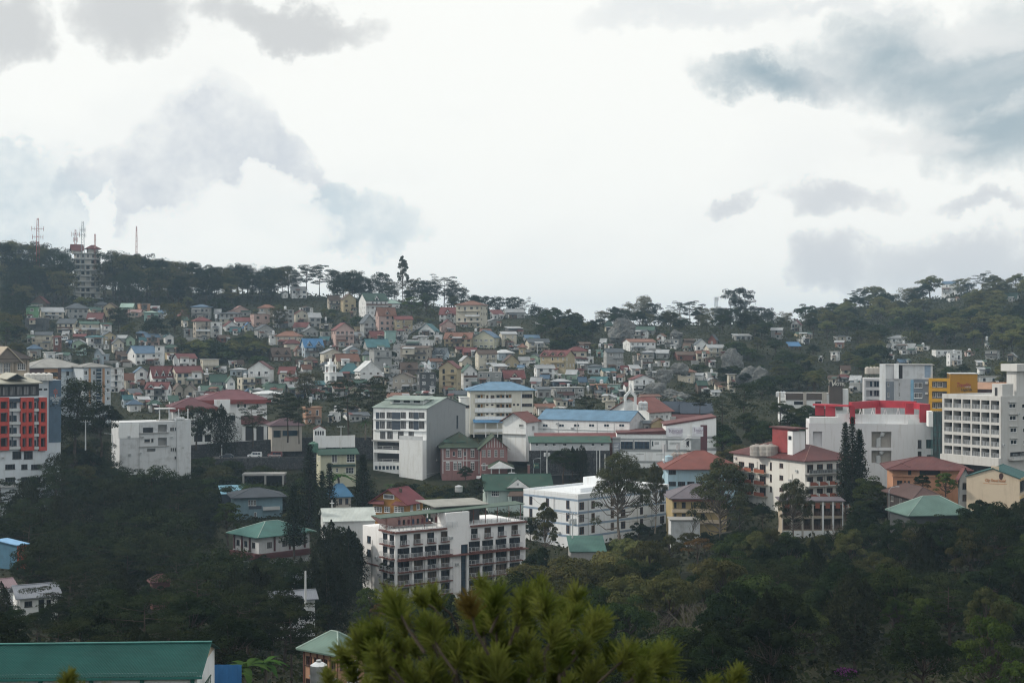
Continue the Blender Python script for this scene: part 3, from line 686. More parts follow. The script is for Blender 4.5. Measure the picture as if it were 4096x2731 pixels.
        if s.cap: b.poly([(0, 0, h), (w, 0, h), (w, d, h), (0, d, h)], s.wall)
        return b.build(name, s.root)
    # roofs -----------------------------------------------------------------
    def _slab(s, b, top, m, t=.16, uv=None):
        b.poly(top, m, uv); n = len(top)
        b.poly([(p[0], p[1], p[2]-t) for p in reversed(top)], m)
        for i in range(n):
            p, q = top[i], top[(i+1) % n]; b.poly([(p[0], p[1], p[2]-t), (q[0], q[1], q[2]-t), q, p], m)
    def gable(s, m, axis='x', rise=2.0, o=.5, z=None, box=None, wallm=None, ridge=True, t=.16, name='roof', parent=None):
        x0, x1, y0, y1 = box or (0, s.w, 0, s.d); z = s.h if z is None else z; b = MB()
        if axis == 'x': A0, A1, B0, B1 = x0, x1, y0, y1; P_ = lambda a, c, zz: (a, c, zz)
        else: A0, A1, B0, B1 = y0, y1, x0, x1; P_ = lambda a, c, zz: (c, a, zz)
        bm = (B0+B1)/2; sl = rise/((B1-B0)/2); ln = math.hypot((B1-B0)/2+o, rise+o*sl); e = .02
        for sg, Bx in ((-1, B0), (1, B1)):
            top = [P_(A0-o, Bx+sg*o, z-o*sl+t+e), P_(A1+o, Bx+sg*o, z-o*sl+t+e), P_(A1+o, bm, z+rise+t+e), P_(A0-o, bm, z+rise+t+e)]
            s._slab(b, top, m, t, [(A0-o, 0), (A1+o, 0), (A1+o, ln), (A0-o, ln)])
        if ridge: b.box(*( (A0-o, A1+o, bm-.15, bm+.15) if axis == 'x' else (bm-.15, bm+.15, A0-o, A1+o)), z+rise+t-.02, z+rise+t+.07, m)
        wm = wallm or s.wall
        for A in (A0, A1): s.x.poly([P_(A, B0, z), P_(A, B1, z), P_(A, bm, z+rise)], wm)
        return b.build(name, parent or s.root)
    def hip(s, m, rise=2.0, o=.6, z=None, box=None, t=.18, name='roof', frac=1.0, ridge_m=None):
        x0, x1, y0, y1 = box or (0, s.w, 0, s.d); z = s.h if z is None else z; b = MB(); x0 -= o; x1 += o; y0 -= o; y1 += o
        W_, D_ = x1-x0, y1-y0; z += t+.02
        if W_ >= D_: r0, r1 = (x0+D_/2*frac, (y0+y1)/2), (x1-D_/2*frac, (y0+y1)/2)
        else: r0, r1 = ((x0+x1)/2, y0+W_/2*frac), ((x0+x1)/2, y1-W_/2*frac)
        if W_ >= D_ and r1[0]-r0[0] < .3: r0 = r1 = ((x0+x1)/2, (y0+y1)/2)
        if W_ < D_ and r1[1]-r0[1] < .3: r0 = r1 = ((x0+x1)/2, (y0+y1)/2)
        R0, R1 = (r0[0], r0[1], z+rise), (r1[0], r1[1], z+rise); c = [(x0, y0, z), (x1, y0, z), (x1, y1, z), (x0, y1, z)]
        fs = [([c[0], c[1], R1, R0], 0), ([c[1], c[2], R1], 1), ([c[2], c[3], R0, R1], 0), ([c[3], c[0], R0], 1)] if W_ >= D_ else [([c[0], c[1], R0], 0), ([c[1], c[2], R1, R0], 1), ([c[2], c[3], R1], 0), ([c[3], c[0], R0, R1], 1)]
        for f, ax in fs:
            u = []
            for i, p in enumerate(f):
                if i and (p == f[i-1]): pass
                u.append((p[ax], 0 if i < 2 else math.hypot(rise, min(W_, D_)/2)))
            if len(f) == 4 and f[2] == f[3]: f, u = f[:3], u[:3]
            b.poly(f, m, u)
        b.poly(c[::-1], m)
        for i in range(4):
            p, q = c[i], c[(i+1) % 4]; b.poly([(p[0], p[1], z-t), (q[0], q[1], z-t), q, p], m)
        b.poly([(p[0], p[1], z-t) for p in c[::-1]], m)
        rm = ridge_m or m
        for p, q in ((c[0], R0), (c[1], R1 if W_ >= D_ else R0), (c[3], R0 if W_ >= D_ else R1), (R0, R1)):
            if p != q: b.tube([p, q], .10, rm, 4)
        return b.build(name, s.root)
    def shed(s, m, rise=1.2, o=.5, t=.16, name='roof', side='back', box=None, z=None):
        x0, x1, y0, y1 = box or (0, s.w, 0, s.d); z = s.h if z is None else z; b = MB()
        if side == 'back':
            k = rise/(y1-y0); top = [(x0-o, y0-o, z-o*k+t), (x1+o, y0-o, z-o*k+t), (x1+o, y1+o, z+rise+o*k+t), (x0-o, y1+o, z+rise+o*k+t)]; uv = [(x0, 0), (x1, 0), (x1, y1-y0), (x0, y1-y0)]
            s.x.poly([(x0, y0, z), (x0, y1, z), (x0, y1, z+rise)], s.wall); s.x.poly([(x1, y0, z), (x1, y1, z), (x1, y1, z+rise)], s.wall)
        else:
            sg = 1 if side == 'right' else -1; za, zb_ = (z, z+rise) if sg > 0 else (z+rise, z); k = (zb_-za)/(x1-x0)
            top = [(x0-o, y0-o, za-o*k+t), (x1+o, y0-o, zb_+o*k+t), (x1+o, y1+o, zb_+o*k+t), (x0-o, y1+o, za-o*k+t)]; uv = [(0, x0), (0, x1), (y1-y0, x1), (y1-y0, x0)]
            s.x.poly([(x0, y0, z), (x1, y0, z), (x1, y0, zb_), (x0, y0, za)][:4] if True else [], s.wall)
        s._slab(b, top, m, t, uv); return b.build(name, s.root)
    def flat(s, m, o=.35, t=.28, name='roof', z=None, box=None):
        x0, x1, y0, y1 = box or (0, s.w, 0, s.d); z = s.h if z is None else z; b = MB(); b.box(x0-o, x1+o, y0-o, y1+o, z+.004, z+t, m); return b.build(name, s.root)
    def parapet(s, m, hgt=.7, t=.2, cut=None):
        b = MB(); w, d, h = s.w, s.d, s.h+.004
        b.box(-.02, w+.02, -.02, t, h, h+hgt, m); b.box(-.02, w+.02, d-t, d+.02, h, h+hgt, m); b.box(-.02, t, t, d-t, h, h+hgt, m); b.box(w-t, w+.02, t, d-t, h, h+hgt, m)
        return b.build('parapet', s.root)
    def text(s, body, face, x, z, size, m, out=.12, shear=0.0, name='lettering', squeeze=1.0, parent=None, rot=0.0):
        c = bpy.data.curves.new(name, 'FONT'); c.body = body; c.size = size; c.shear = shear; c.align_x = 'CENTER'; c.align_y = 'CENTER'; c.extrude = .04; c.offset = size*.012
        c.materials.append(m); o = bpy.data.objects.new(name, c); COL.objects.link(o); me = bpy.data.meshes.new_from_object(o); bpy.data.objects.remove(o); me.name = name; o = link(name, me, parent or s.root)
        l, r = s.place(face, x, z, out); o.location = l; o.rotation_euler = (math.pi/2, rot, r) if False else (math.pi/2, 0, r); o.scale = (squeeze, 1, 1)
        return o
    def W(s, x, y, z):
        """local to world"""
        p = s.C + s.e1*x + s.e2*y; return Vector((p.x, p.y, s.zb+z))
def tank_thing(p, r, h, label, m=TANKM, name='water_tank', group='rooftop water tanks', legs=0.0):
    t = thing(name, label, 'water tank', p, 0, group); b = MB(); n = 14
    pr = [(r, legs)]
    for i in range(5): pr += [(r*(1.03 if i % 2 else 1), legs+h*(i+1)/5)]
    b.lathe(pr + [(r*.5, legs+h*1.12), (.0, legs+h*1.16)], m, n); b.build('tank_body', t)
    if legs:
        q = MB()
        for i in range(4):
            a = math.pi/4+i*math.pi/2; q.box(math.cos(a)*r*.8-.05, math.cos(a)*r*.8+.05, math.sin(a)*r*.8-.05, math.sin(a)*r*.8+.05, -.5, legs, STEEL)
        q.build('stand', t)
    else: MBc = MB(); MBc.lathe([(r*.3, h*1.14), (r*.3, h*1.22), (0, h*1.23)], m, 8); MBc.build('lid', t)
    return t
RECTS = []          # picture boxes of the hillside houses, so that trees are not planted right in front of them
STOREY = ['one', 'one', 'two', 'three', 'four', 'five', 'six']
ROOFT = {'gs': 'ridged', 'gf': 'gabled', 'hip': 'hipped', 'shed': 'sloping', 'flat': 'flat'}
ZONES = {1: (0, 800, 1.96), 2: (1000, 1000, 2.138), 3: (2000, 1100, 2.138), 4: (3000, 1000, 1.96), 0: (0, 0, 1.0)}
def house(zone, x0, x1, yr, ye, yb, wall, roof, typ, extra='', label=None, short=None, D=None, a=None, dormers=0, cat='house', name='house'):
    zx, zy, zs = ZONES[zone]; x0, x1 = zx+x0/zs, zx+x1/zs; yr, ye, yb = zy+yr/zs, zy+ye/zs, zy+yb/zs
    if zone in (1, 2, 3): yb += EXTRA
    rnd = random.Random(int(x0*3+yb*17)); D = D or hit((x0+x1)/2, yb)
    n = max(1, min(6, round((yb-ye)*D/F/2.75)))
    m1 = rnd.random() < .62 if a is None else a < 45
    ang = rnd.uniform(8, 24) if a is None else min(a, 90-a)
    sa, ca = math.sin(math.radians(ang)), math.cos(math.radians(ang)); dep = rnd.uniform(.62, .9); q = dep*sa/(ca+dep*sa)
    lab = label or f"{WALLS[wall][0]} {STOREY[n]} storey {name if name == 'shack' else 'house'} with {ROOFS[roof][0] if typ != 'flat' else 'flat'} {ROOFT[typ]+' ' if typ != 'flat' else ''}roof"
    if m1: B = Bld(name, lab, cat, x0+q*(x1-x0), D, ang, x0, x1, yb, ye, WM(wall), 'houses on the far hillside' if cat == 'house' else None, short, sub=False)
    else: B = Bld(name, lab, cat, x1-q*(x1-x0), D, 90-ang, x0, x1, yb, ye, WM(wall), 'houses on the far hillside' if cat == 'house' else None, short, sub=False)
    B.sink = 7; main, side = (1, 2) if m1 else (2, 1); rise = max(.6, (ye-yr)*D/F)
    rise = min(rise, B.L(main)*.62); rm = RM(roof)
    if typ == 'gs': B.gable(rm, 'x' if m1 else 'y', rise, .5)
    elif typ == 'gf': B.gable(rm, 'y' if m1 else 'x', rise, .5)
    elif typ == 'hip': B.hip(rm, rise, .7)
    elif typ == 'shed': B.shed(rm, max(.8, rise), .5) if m1 else B.hip(rm, .7, .5)
    else:
        B.flat(CONC if rnd.random() < .6 else WM(wall), rnd.uniform(.1, .6), .22)
        if rnd.random() < .5: B.parapet(WM(wall), .25 if True else 0) if False else None
    sh = B.h/n; fr = rnd.choice([FRAME, FRAME, BRFRAME, DKFRAME]); ww = rnd.uniform(1.0, 1.5); wh = rnd.uniform(1.0, 1.35); L_ = B.L(main); nc = max(1, int(L_/rnd.uniform(2.3, 3.0)))
    balc = 'b' in extra or (n > 1 and rnd.random() < .38)
    for i in range(n):
        z = i*sh+max(.5, sh*.32)
        wb = balc and i > 0 and (i == n-1 or rnd.random() < .7)
        for c in range(nc):
            x = L_*(c+.5)/nc + rnd.uniform(-.15, .15)
            if rnd.random() < .10: continue
            if wb and c == nc//2: B.win(main, x, i*sh+.15, 1.0, min(2.0, sh-.35), fr, nv=0, sill=False, name='door')
            else: B.win(main, x, z, ww*rnd.choice([.7, 1, 1, 1.25]), min(wh, sh-.9 if sh > 2.2 else .9), fr, nv=rnd.choice([1, 1, 2]), nh=rnd.choice([0, 0, 1]))
        if wb:
            f = rnd.choice([1.0, .6]); B.balcony(main, L_*(.5 if f == 1 else rnd.choice([.32, .68])), i*sh+.02, L_*f*.97, rnd.uniform(.8, 1.3), None, rnd.choice([RAILM, WM(wall), DKFRAME, BRFRAME]), .95, solid=rnd.random() < .45)
        ns = max(1, int(B.L(side)/3.4))
        for c in range(ns):
            if rnd.random() < .72: B.win(side, B.L(side)*(c+.5)/ns, z, ww*.8, min(wh, sh-.9 if sh > 2.2 else .9), fr, nh=rnd.choice([0, 1]))
    for q in range(rnd.choice([0, 1, 1, 2])):      # lean-to additions, each different
        xw = rnd.uniform(.22, .5)*L_; xa = rnd.uniform(0, L_-xw); dp = rnd.uniform(1.2, 2.6); hh = rnd.uniform(2.0, 2.7); f0 = 0 if n == 1 or rnd.random() < .7 else sh
        eb = MB(); eb.box(xa, xa+xw, -dp, -.012, -6 if f0 == 0 else f0, f0+hh, WM(rnd.choice('GGNSCWK'))); eb.box(xa+xw*.3, xa+xw*.3+.9, -dp-.03, -dp-.005, f0+.7, f0+1.7, GL[0])
        l_, r_ = B.place(main, 0 if main == 1 else B.d, 0); eb.build('lean_to', B.root, l_, r_)
        eb = MB(); B._slab(eb, [(xa-.3, -dp-.5, f0+hh+.12), (xa+xw+.3, -dp-.5, f0+hh+.12), (xa+xw+.3, -.015, f0+hh+.75), (xa-.3, -.015, f0+hh+.75)], RM(rnd.choice('ssknorg')), .08, [(0, 0), (xw, 0), (xw, 2), (0, 2)]); eb.build('lean_to_roof', B.root, l_, r_)
    if dormers:
        for i in range(dormers):
            dm = MB(); cx_ = L_*(i+.5)/dormers if dormers > 1 else L_*.5; hw = min(1.5, L_/dormers*.36); dz = rise*.62
            dpt = (B.d if m1 else B.w)/2*.62; y0 = .25
            for sg in (-1, 1): dm.poly([(sg*hw*1.2, y0-.3, .15), (0, y0-.3, dz+.25), (0, y0+dpt, dz+.25), (sg*hw*1.2, y0+dpt*.3, .15)], rm, [(0, 0), (0, 2), (2, 2), (2, 0)])
            dm.poly([(-hw, y0, .0), (hw, y0, .0), (0, y0, dz)], WM(wall)); dm.box(-hw*.35, hw*.35, y0-.05, y0-.02, .25, .25+dz*.42, GL[0])
            B.put('dormer', dm.mesh('dormer'), main, cx_, B.h+.1)
    RECTS.append((x0, yr, x1, yb, D)); B.cap = True; B.finish()
    if typ == 'flat' and rnd.random() < .45 and n < 5:
        tank_thing(B.W(B.w*rnd.uniform(.3, .7), B.d*.5, B.h+.24), rnd.uniform(.5, .75), rnd.uniform(1.2, 1.8), 'steel tank on a hillside house roof', legs=rnd.choice([0, 0, 1.5]))
    return B
# ------------------------------------------------------------------ the village on the far hillside
H = house; EXTRA = 7.0
for r in [
 (250, 390, 755, 805, 842, 'N', 'r', 'gf'), (205, 308, 828, 838, 925, 'E', 'g', 'shed', '', 'bright green rendered house with plain wall below the ridge pines', 'bright green house'),
 (312, 500, 840, 875, 925, 'C', 's', 'gs'), (510, 690, 810, 850, 920, 'G', 'k', 'hip'), (735, 860, 800, 825, 850, 'G', 'k', 'hip'), (690, 790, 840, 862, 890, 'C', 'g', 'gs'),
 (812, 925, 805, 838, 930, 'Y', 'n', 'gf', '', 'tall ochre gable house with blank grey side wall', 'tall ochre gable house'), (945, 1060, 810, 838, 880, 'L', 'G', 'gs'),
 (1078, 1178, 806, 812, 885, 'O', 's', 'flat', '', 'orange box shaped house with flat roof in front of the ridge pines', 'orange box house'), (1182, 1255, 830, 845, 868, 'G', 's', 'gs'),
 (1130, 1240, 872, 884, 942, 'T', 'G', 'hip'), (1242, 1310, 865, 885, 915, 'W', 'b', 'gs'), (1390, 1480, 860, 905, 935, 'N', 'r', 'gf'), (1500, 1658, 820, 840, 925, 'G', 'b', 'hip', 'b'),
 (1788, 1965, 830, 872, 898, 'P', 'p', 'gf', '', 'pink house with pair of pink gables on the upper slope', 'pink double gable house'), (1725, 1895, 875, 890, 950, 'G', 'k', 'shed'), (2028, 2150, 822, 848, 905, 'S', 'o', 'hip', '', None, 'pagoda roofed beige house'),
 (682, 825, 885, 928, 955, 'N', 'r', 'gs'), (450, 620, 930, 965, 1040, 'C', 'k', 'gs'), (195, 388, 915, 925, 1010, 'K', 'k', 'flat'), (610, 780, 950, 970, 1050, 'C', 'g', 'gs', 'b'), (782, 875, 962, 975, 1052, 'W', 'g', 'gs'),
 (275, 420, 1033, 1057, 1150, 'C', 'k', 'gs', 'b'), (418, 482, 1065, 1078, 1180, 'R', 'r', 'shed'), (675, 810, 1063, 1076, 1160, 'W', 't', 'hip', 'b'), (875, 970, 1085, 1120, 1190, 'C', 'k', 'gf'), (985, 1060, 1065, 1092, 1130, 'L', 'g', 'gf'),
 (1512, 1645, 920, 950, 1092, 'S', 'r', 'hip', 'b', 'beige and brown tower house of stacked balconies under maroon roof', 'stacked balcony house'), (1650, 1742, 940, 955, 1070, 'W', 'g', 'flat'), (1746, 1866, 950, 985, 1022, 'W', 'r', 'gf'), (1830, 1985, 920, 950, 985, 'W', 'r', 'gs'),
 (1900, 1985, 960, 1000, 1015, 'B', 'B', 'gf', '', 'small pale house with bright blue tent shaped roof', 'small bright blue roof'), (1960, 2115, 888, 897, 982, 'P', 's', 'flat', '', 'pink and peach flat roofed house with square balcony', 'peach flat roofed house'), (1990, 2150, 975, 1015, 1070, 'G', 'k', 'gf'),
 (1805, 1890, 1000, 1028, 1042, 'G', 't', 'gs'), (1440, 1510, 1000, 1012, 1090, 'G', 'k', 'flat'), (1215, 1290, 1132, 1142, 1285, 'W', 'w', 'flat'), (1000, 1225, 1145, 1198, 1282, 'W', 'b', 'gs', '', 'long white school like building with slate blue roof', 'white slate blue roofed building'),
 (1355, 1540, 1205, 1240, 1305, 'W', 'r', 'gs', '', 'plain white walled building with long maroon roof', 'plain white maroon roofed building'), (1570, 1715, 1238, 1250, 1330, 'C', 'w', 'flat'), (1270, 1405, 1135, 1162, 1188, 'G', 'g', 'hip'), (740, 815, 1165, 1202, 1280, 'B', 's', 'gf'),
 (868, 970, 1300, 1318, 1500, 'W', 's', 'flat', 'b'), (975, 1045, 1320, 1398, 1480, 'C', 'o', 'gs', '', 'narrow cream house with steep orange red roof', 'steep orange roofed house'), (1048, 1160, 1310, 1348, 1425, 'W', 'b', 'gf'), (1165, 1360, 1305, 1388, 1440, 'W', 'r', 'gs', 'd3', 'white house with three pointed dormers in its maroon roof', 'three dormer house'),
 (1342, 1585, 1305, 1352, 1440, 'C', 'r', 'gs', 'b'), (1140, 1345, 1430, 1478, 1565, 'W', 'r', 'gs', 'd2'), (1352, 1440, 1440, 1482, 1545, 'S', 'n', 'gf'), (1445, 1542, 1440, 1482, 1540, 'S', 'n', 'gf'), (1640, 1775, 1370, 1418, 1490, 'G', 'g', 'gs'), (1770, 1842, 1372, 1420, 1505, 'W', 'g', 'gf'),
 (1945, 2145, 1265, 1322, 1430, 'W', 'r', 'gf', 'b', 'white four storey chalet with maroon eaves band and maroon gable', 'white chalet'), (1805, 1945, 1322, 1332, 1370, 'B', 's', 'shed'), (1560, 1760, 1458, 1490, 1512, 'G', 'g', 'gs'), (1860, 2000, 1388, 1398, 1480, 'C', 's', 'flat'), (900, 1010, 1060, 1080, 1120, 'G', 's', 'gs'), (600, 680, 1160, 1180, 1215, 'T', 'G', 'gs'), (440, 560, 1195, 1215, 1245, 'G', 'g', 'gs'),
 (780, 860, 1195, 1210, 1250, 'B', 'b', 'flat'), (1000, 1120, 860, 880, 905, 'P', 'p', 'gs'), (560, 640, 985, 1000, 1050, 'C', 's', 'flat'), (1985, 2060, 1470, 1490, 1530, 'G', 's', 'shed'), (1700, 1800, 1060, 1080, 1105, 'R', 'n', 'gs'), (2060, 2150, 1430, 1455, 1500, 'L', 'g', 'gf')]:
    ex = r[8] if len(r) > 8 else ''; house(1, *r[:8], ex, *(r[9:11] if len(r) > 9 else ()), dormers=int(ex[1]) if ex[:1] == 'd' else 0)
for r in [
 (345, 485, 312, 340, 405, 'W', 's', 'shed', '', 'white house with window band high among the ridge pines', 'white ridge house'), (265, 325, 355, 370, 402, 'W', 'k', 'gf'), (660, 765, 388, 425, 500, 'S', 'n', 'gs', 'b'), (775, 905, 375, 418, 520, 'Y', 'n', 'gf', '', 'yellow three storey house with brown gables below the ridge', 'yellow brown gabled house'),
 (930, 1180, 366, 430, 590, 'W', 'g', 'gs', 'd1', 'big white house with deep green roof and dormer near the ridge', 'big white green roofed house'), (1115, 1282, 425, 457, 490, 'W', 'G', 'hip'), (965, 1085, 476, 512, 560, 'B', 't', 'hip'),
 (1073, 1248, 490, 556, 680, 'P', 'o', 'gs', 'd1', 'pink four storey house with rust roof and arched balconies', 'pink rust roofed house'), (1220, 1390, 565, 592, 690, 'Y', 'r', 'gs', 'b'), (1620, 1785, 490, 547, 610, 'W', 'r', 'gs', 'd1'),
 (1762, 2030, 435, 472, 650, 'C', 'o', 'hip', 'b', 'cream five storey apartment house with orange hipped roof near the ridge', 'cream ridge apartment house'), (2155, 2350, 503, 532, 570, 'G', 's', 'gs', '', 'long grey house with shining silver roof on the ridge', 'silver roofed ridge house'),
 (1440, 1620, 628, 692, 722, 'W', 't', 'gf'), (1620, 1758, 597, 642, 692, 'P', 'r', 'gf'), (75, 215, 468, 497, 545, 'S', 'o', 'hip'), (190, 375, 490, 510, 652, 'G', 'k', 'flat'), (370, 520, 618, 658, 695, 'W', 'r', 'gs'), (450, 580, 655, 690, 725, 'G', 's', 'gf'),
 (220, 450, 697, 738, 802, 'C', 'o', 'hip', '', 'cream arched house with wide orange hipped roof', 'cream arched house'), (290, 430, 768, 802, 845, 'C', 'r', 'hip'), (430, 628, 757, 828, 905, 'B', 'B', 'gs', 'd2', 'pale house with vivid blue double gabled roof', 'vivid blue roofed house'),
 (697, 890, 623, 682, 812, 'P', 'r', 'gf', 'b', 'pink four storey house with maroon gable and blank left side', 'pink maroon gabled house'), (890, 965, 650, 660, 712, 'Y', 'r', 'flat'), (940, 1070, 550, 617, 742, 'G', 'k', 'gf', 'b'), (1005, 1195, 693, 752, 762, 'N', 'r', 'gs', 'd1', 'broad maroon roof with central gablet above the teal roof', 'broad maroon roof'),
 (965, 1190, 763, 826, 850, 'G', 't', 'gs', '', 'low grey building under wide teal roof', 'wide teal roof'), (1150, 1247, 684, 692, 792, 'T', 'g', 'flat', '', 'turquoise block beside the steep street', 'turquoise block'), (165, 350, 835, 902, 942, 'N', 'n', 'gs', 'd2'), (600, 790, 845, 882, 970, 'C', 's', 'gf', 'b'),
 (795, 945, 818, 857, 892, 'B', 's', 'gf'), (715, 935, 890, 947, 1012, 'C', 'o', 'gs', '', 'long cream house under ribbed rust roof', 'ribbed rust roof'), (1020, 1212, 845, 860, 1005, 'G', 'k', 'flat', 'b'), (1050, 1205, 1000, 1010, 1080, 'G', 's', 'flat'),
 (1340, 1580, 762, 772, 828, 'W', 's', 'flat', 'b', 'white villa with stepped flat roofs right of the steep street', 'white stepped villa'), (1400, 1530, 735, 742, 775, 'W', 's', 'hip'), (1285, 1570, 822, 838, 930, 'S', 'n', 'gs', 'b'), (1545, 1705, 838, 882, 925, 'B', 'k', 'gs', 'd2'), (1815, 1940, 835, 872, 897, 'R', 'r', 'gs'),
 (1660, 1920, 705, 757, 820, 'Y', 'o', 'gs', 'd2', 'cream yellow villa with orange roof and twin gablets', 'orange roofed villa'), (1910, 2140, 690, 747, 832, 'V', 'b', 'gf', '', 'lime cream house with blank gable wall and blue roof edge', 'lime cream gable house'), (2130, 2280, 698, 717, 810, 'C', 's', 'gs'), (1925, 2110, 855, 887, 1010, 'C', 'n', 'gs', 'b'),
 (2090, 2250, 855, 882, 932, 'B', 'w', 'hip', '', 'blue walled house under bright white hipped roof', 'blue white roofed house'), (2160, 2300, 895, 952, 992, 'Y', 'n', 'gf'), (895, 1130, 950, 1032, 1122, 'W', 'w', 'gf', '', 'large white steep gabled house beside the teal pagoda roof', 'white steep gabled house'),
 (765, 950, 972, 1057, 1090, 'G', 't', 'hip', '', 'grey building with steep teal pagoda roof beside white church tower', 'teal pagoda roof'), (1280, 1430, 962, 1012, 1052, 'N', 'n', 'gs', 'd1'), (1410, 1550, 960, 1012, 1035, 'W', 'w', 'gf'), (1617, 1805, 950, 1007, 1212, 'Y', 'r', 'gf', 'b', 'tall orange yellow five storey house with maroon gable', 'tall orange yellow house'),
 (1800, 1940, 980, 1037, 1182, 'W', 'g', 'gf', 'b'), (1425, 1590, 1040, 1052, 1212, 'K', 'k', 'flat', '', 'dark grey block of flats with white framed windows', 'dark grey block'), (1220, 1420, 1050, 1088, 1192, 'S', 'n', 'gf'), (1940, 2170, 1030, 1045, 1142, 'G', 'n', 'flat', 'b'), (2150, 2350, 1030, 1092, 1142, 'C', 'r', 'gs', 'd1'),
 (245, 400, 1000, 1052, 1132, 'W', 'r', 'gs'), (300, 420, 1090, 1115, 1150, 'W', 'r', 'gs'), (130, 312, 1146, 1205, 1228, 'C', 'g', 'gs', 'd1', 'cream house with dormer in broad green roof', 'green dormer roof'), (40, 250, 1208, 1232, 1295, 'W', 'w', 'hip', '', 'white house with low white hipped roof behind the mansion', 'white hipped house'),
 (450, 612, 1335, 1347, 1480, 'O', 'o', 'flat', 'b', 'orange house with arched window behind the dark pines', 'orange arched house'), (680, 775, 1375, 1387, 1460, 'W', 's', 'flat'), (800, 950, 1358, 1368, 1400, 'Y', 'k', 'flat'), (790, 1020, 1393, 1420, 1452, 'W', 'k', 'gs'), (1165, 1360, 1225, 1248, 1272, 'P', 'o', 'gs'), (1410, 1560, 1210, 1232, 1255, 'S', 'w', 'hip'),
 (1700, 1880, 1205, 1235, 1275, 'L', 'k', 'gs'), (2060, 2200, 975, 995, 1040, 'G', 's', 'shed'), (1790, 1900, 905, 945, 985, 'C', 's', 'gf'), (1340, 1430, 1125, 1140, 1190, 'G', 's', 'flat'), (2290, 2350, 985, 1000, 1040, 'W', 'b', 'gs'), (600, 690, 680, 700, 760, 'G', 's', 'flat'), (690, 760, 815, 825, 850, 'R', 'r', 'flat'), (420, 540, 480, 492, 545, 'W', 'k', 'flat'),
 (1250, 1320, 680, 690, 760, 'G', 'r', 'hip', 'b'), (590, 690, 740, 770, 800, 'G', 't', 'gs'), (160, 220, 715, 722, 800, 'W', 's', 'flat'), (1960, 2060, 675, 692, 715, 'S', 'o', 'gs'), (1880, 1960, 690, 700, 740, 'G', 's', 'flat'), (2180, 2330, 655, 670, 720, 'K', 's', 'shed'), (1660, 1760, 1180, 1190, 1230, 'G', 'k', 'flat')]:
    ex = r[8] if len(r) > 8 else ''; hb = house(2, *r[:8], ex, *(r[9:11] if len(r) > 9 else ()), dormers=int(ex[1]) if ex[:1] == 'd' else 0)
    if r[:2] == (1425, 1590): fc = 1 if hb.w > hb.d else 2; a_, z_ = hb.ray(fc, 1696, 1533); hb.text('22', fc, a_, z_, 1.7, FRAME, .06)
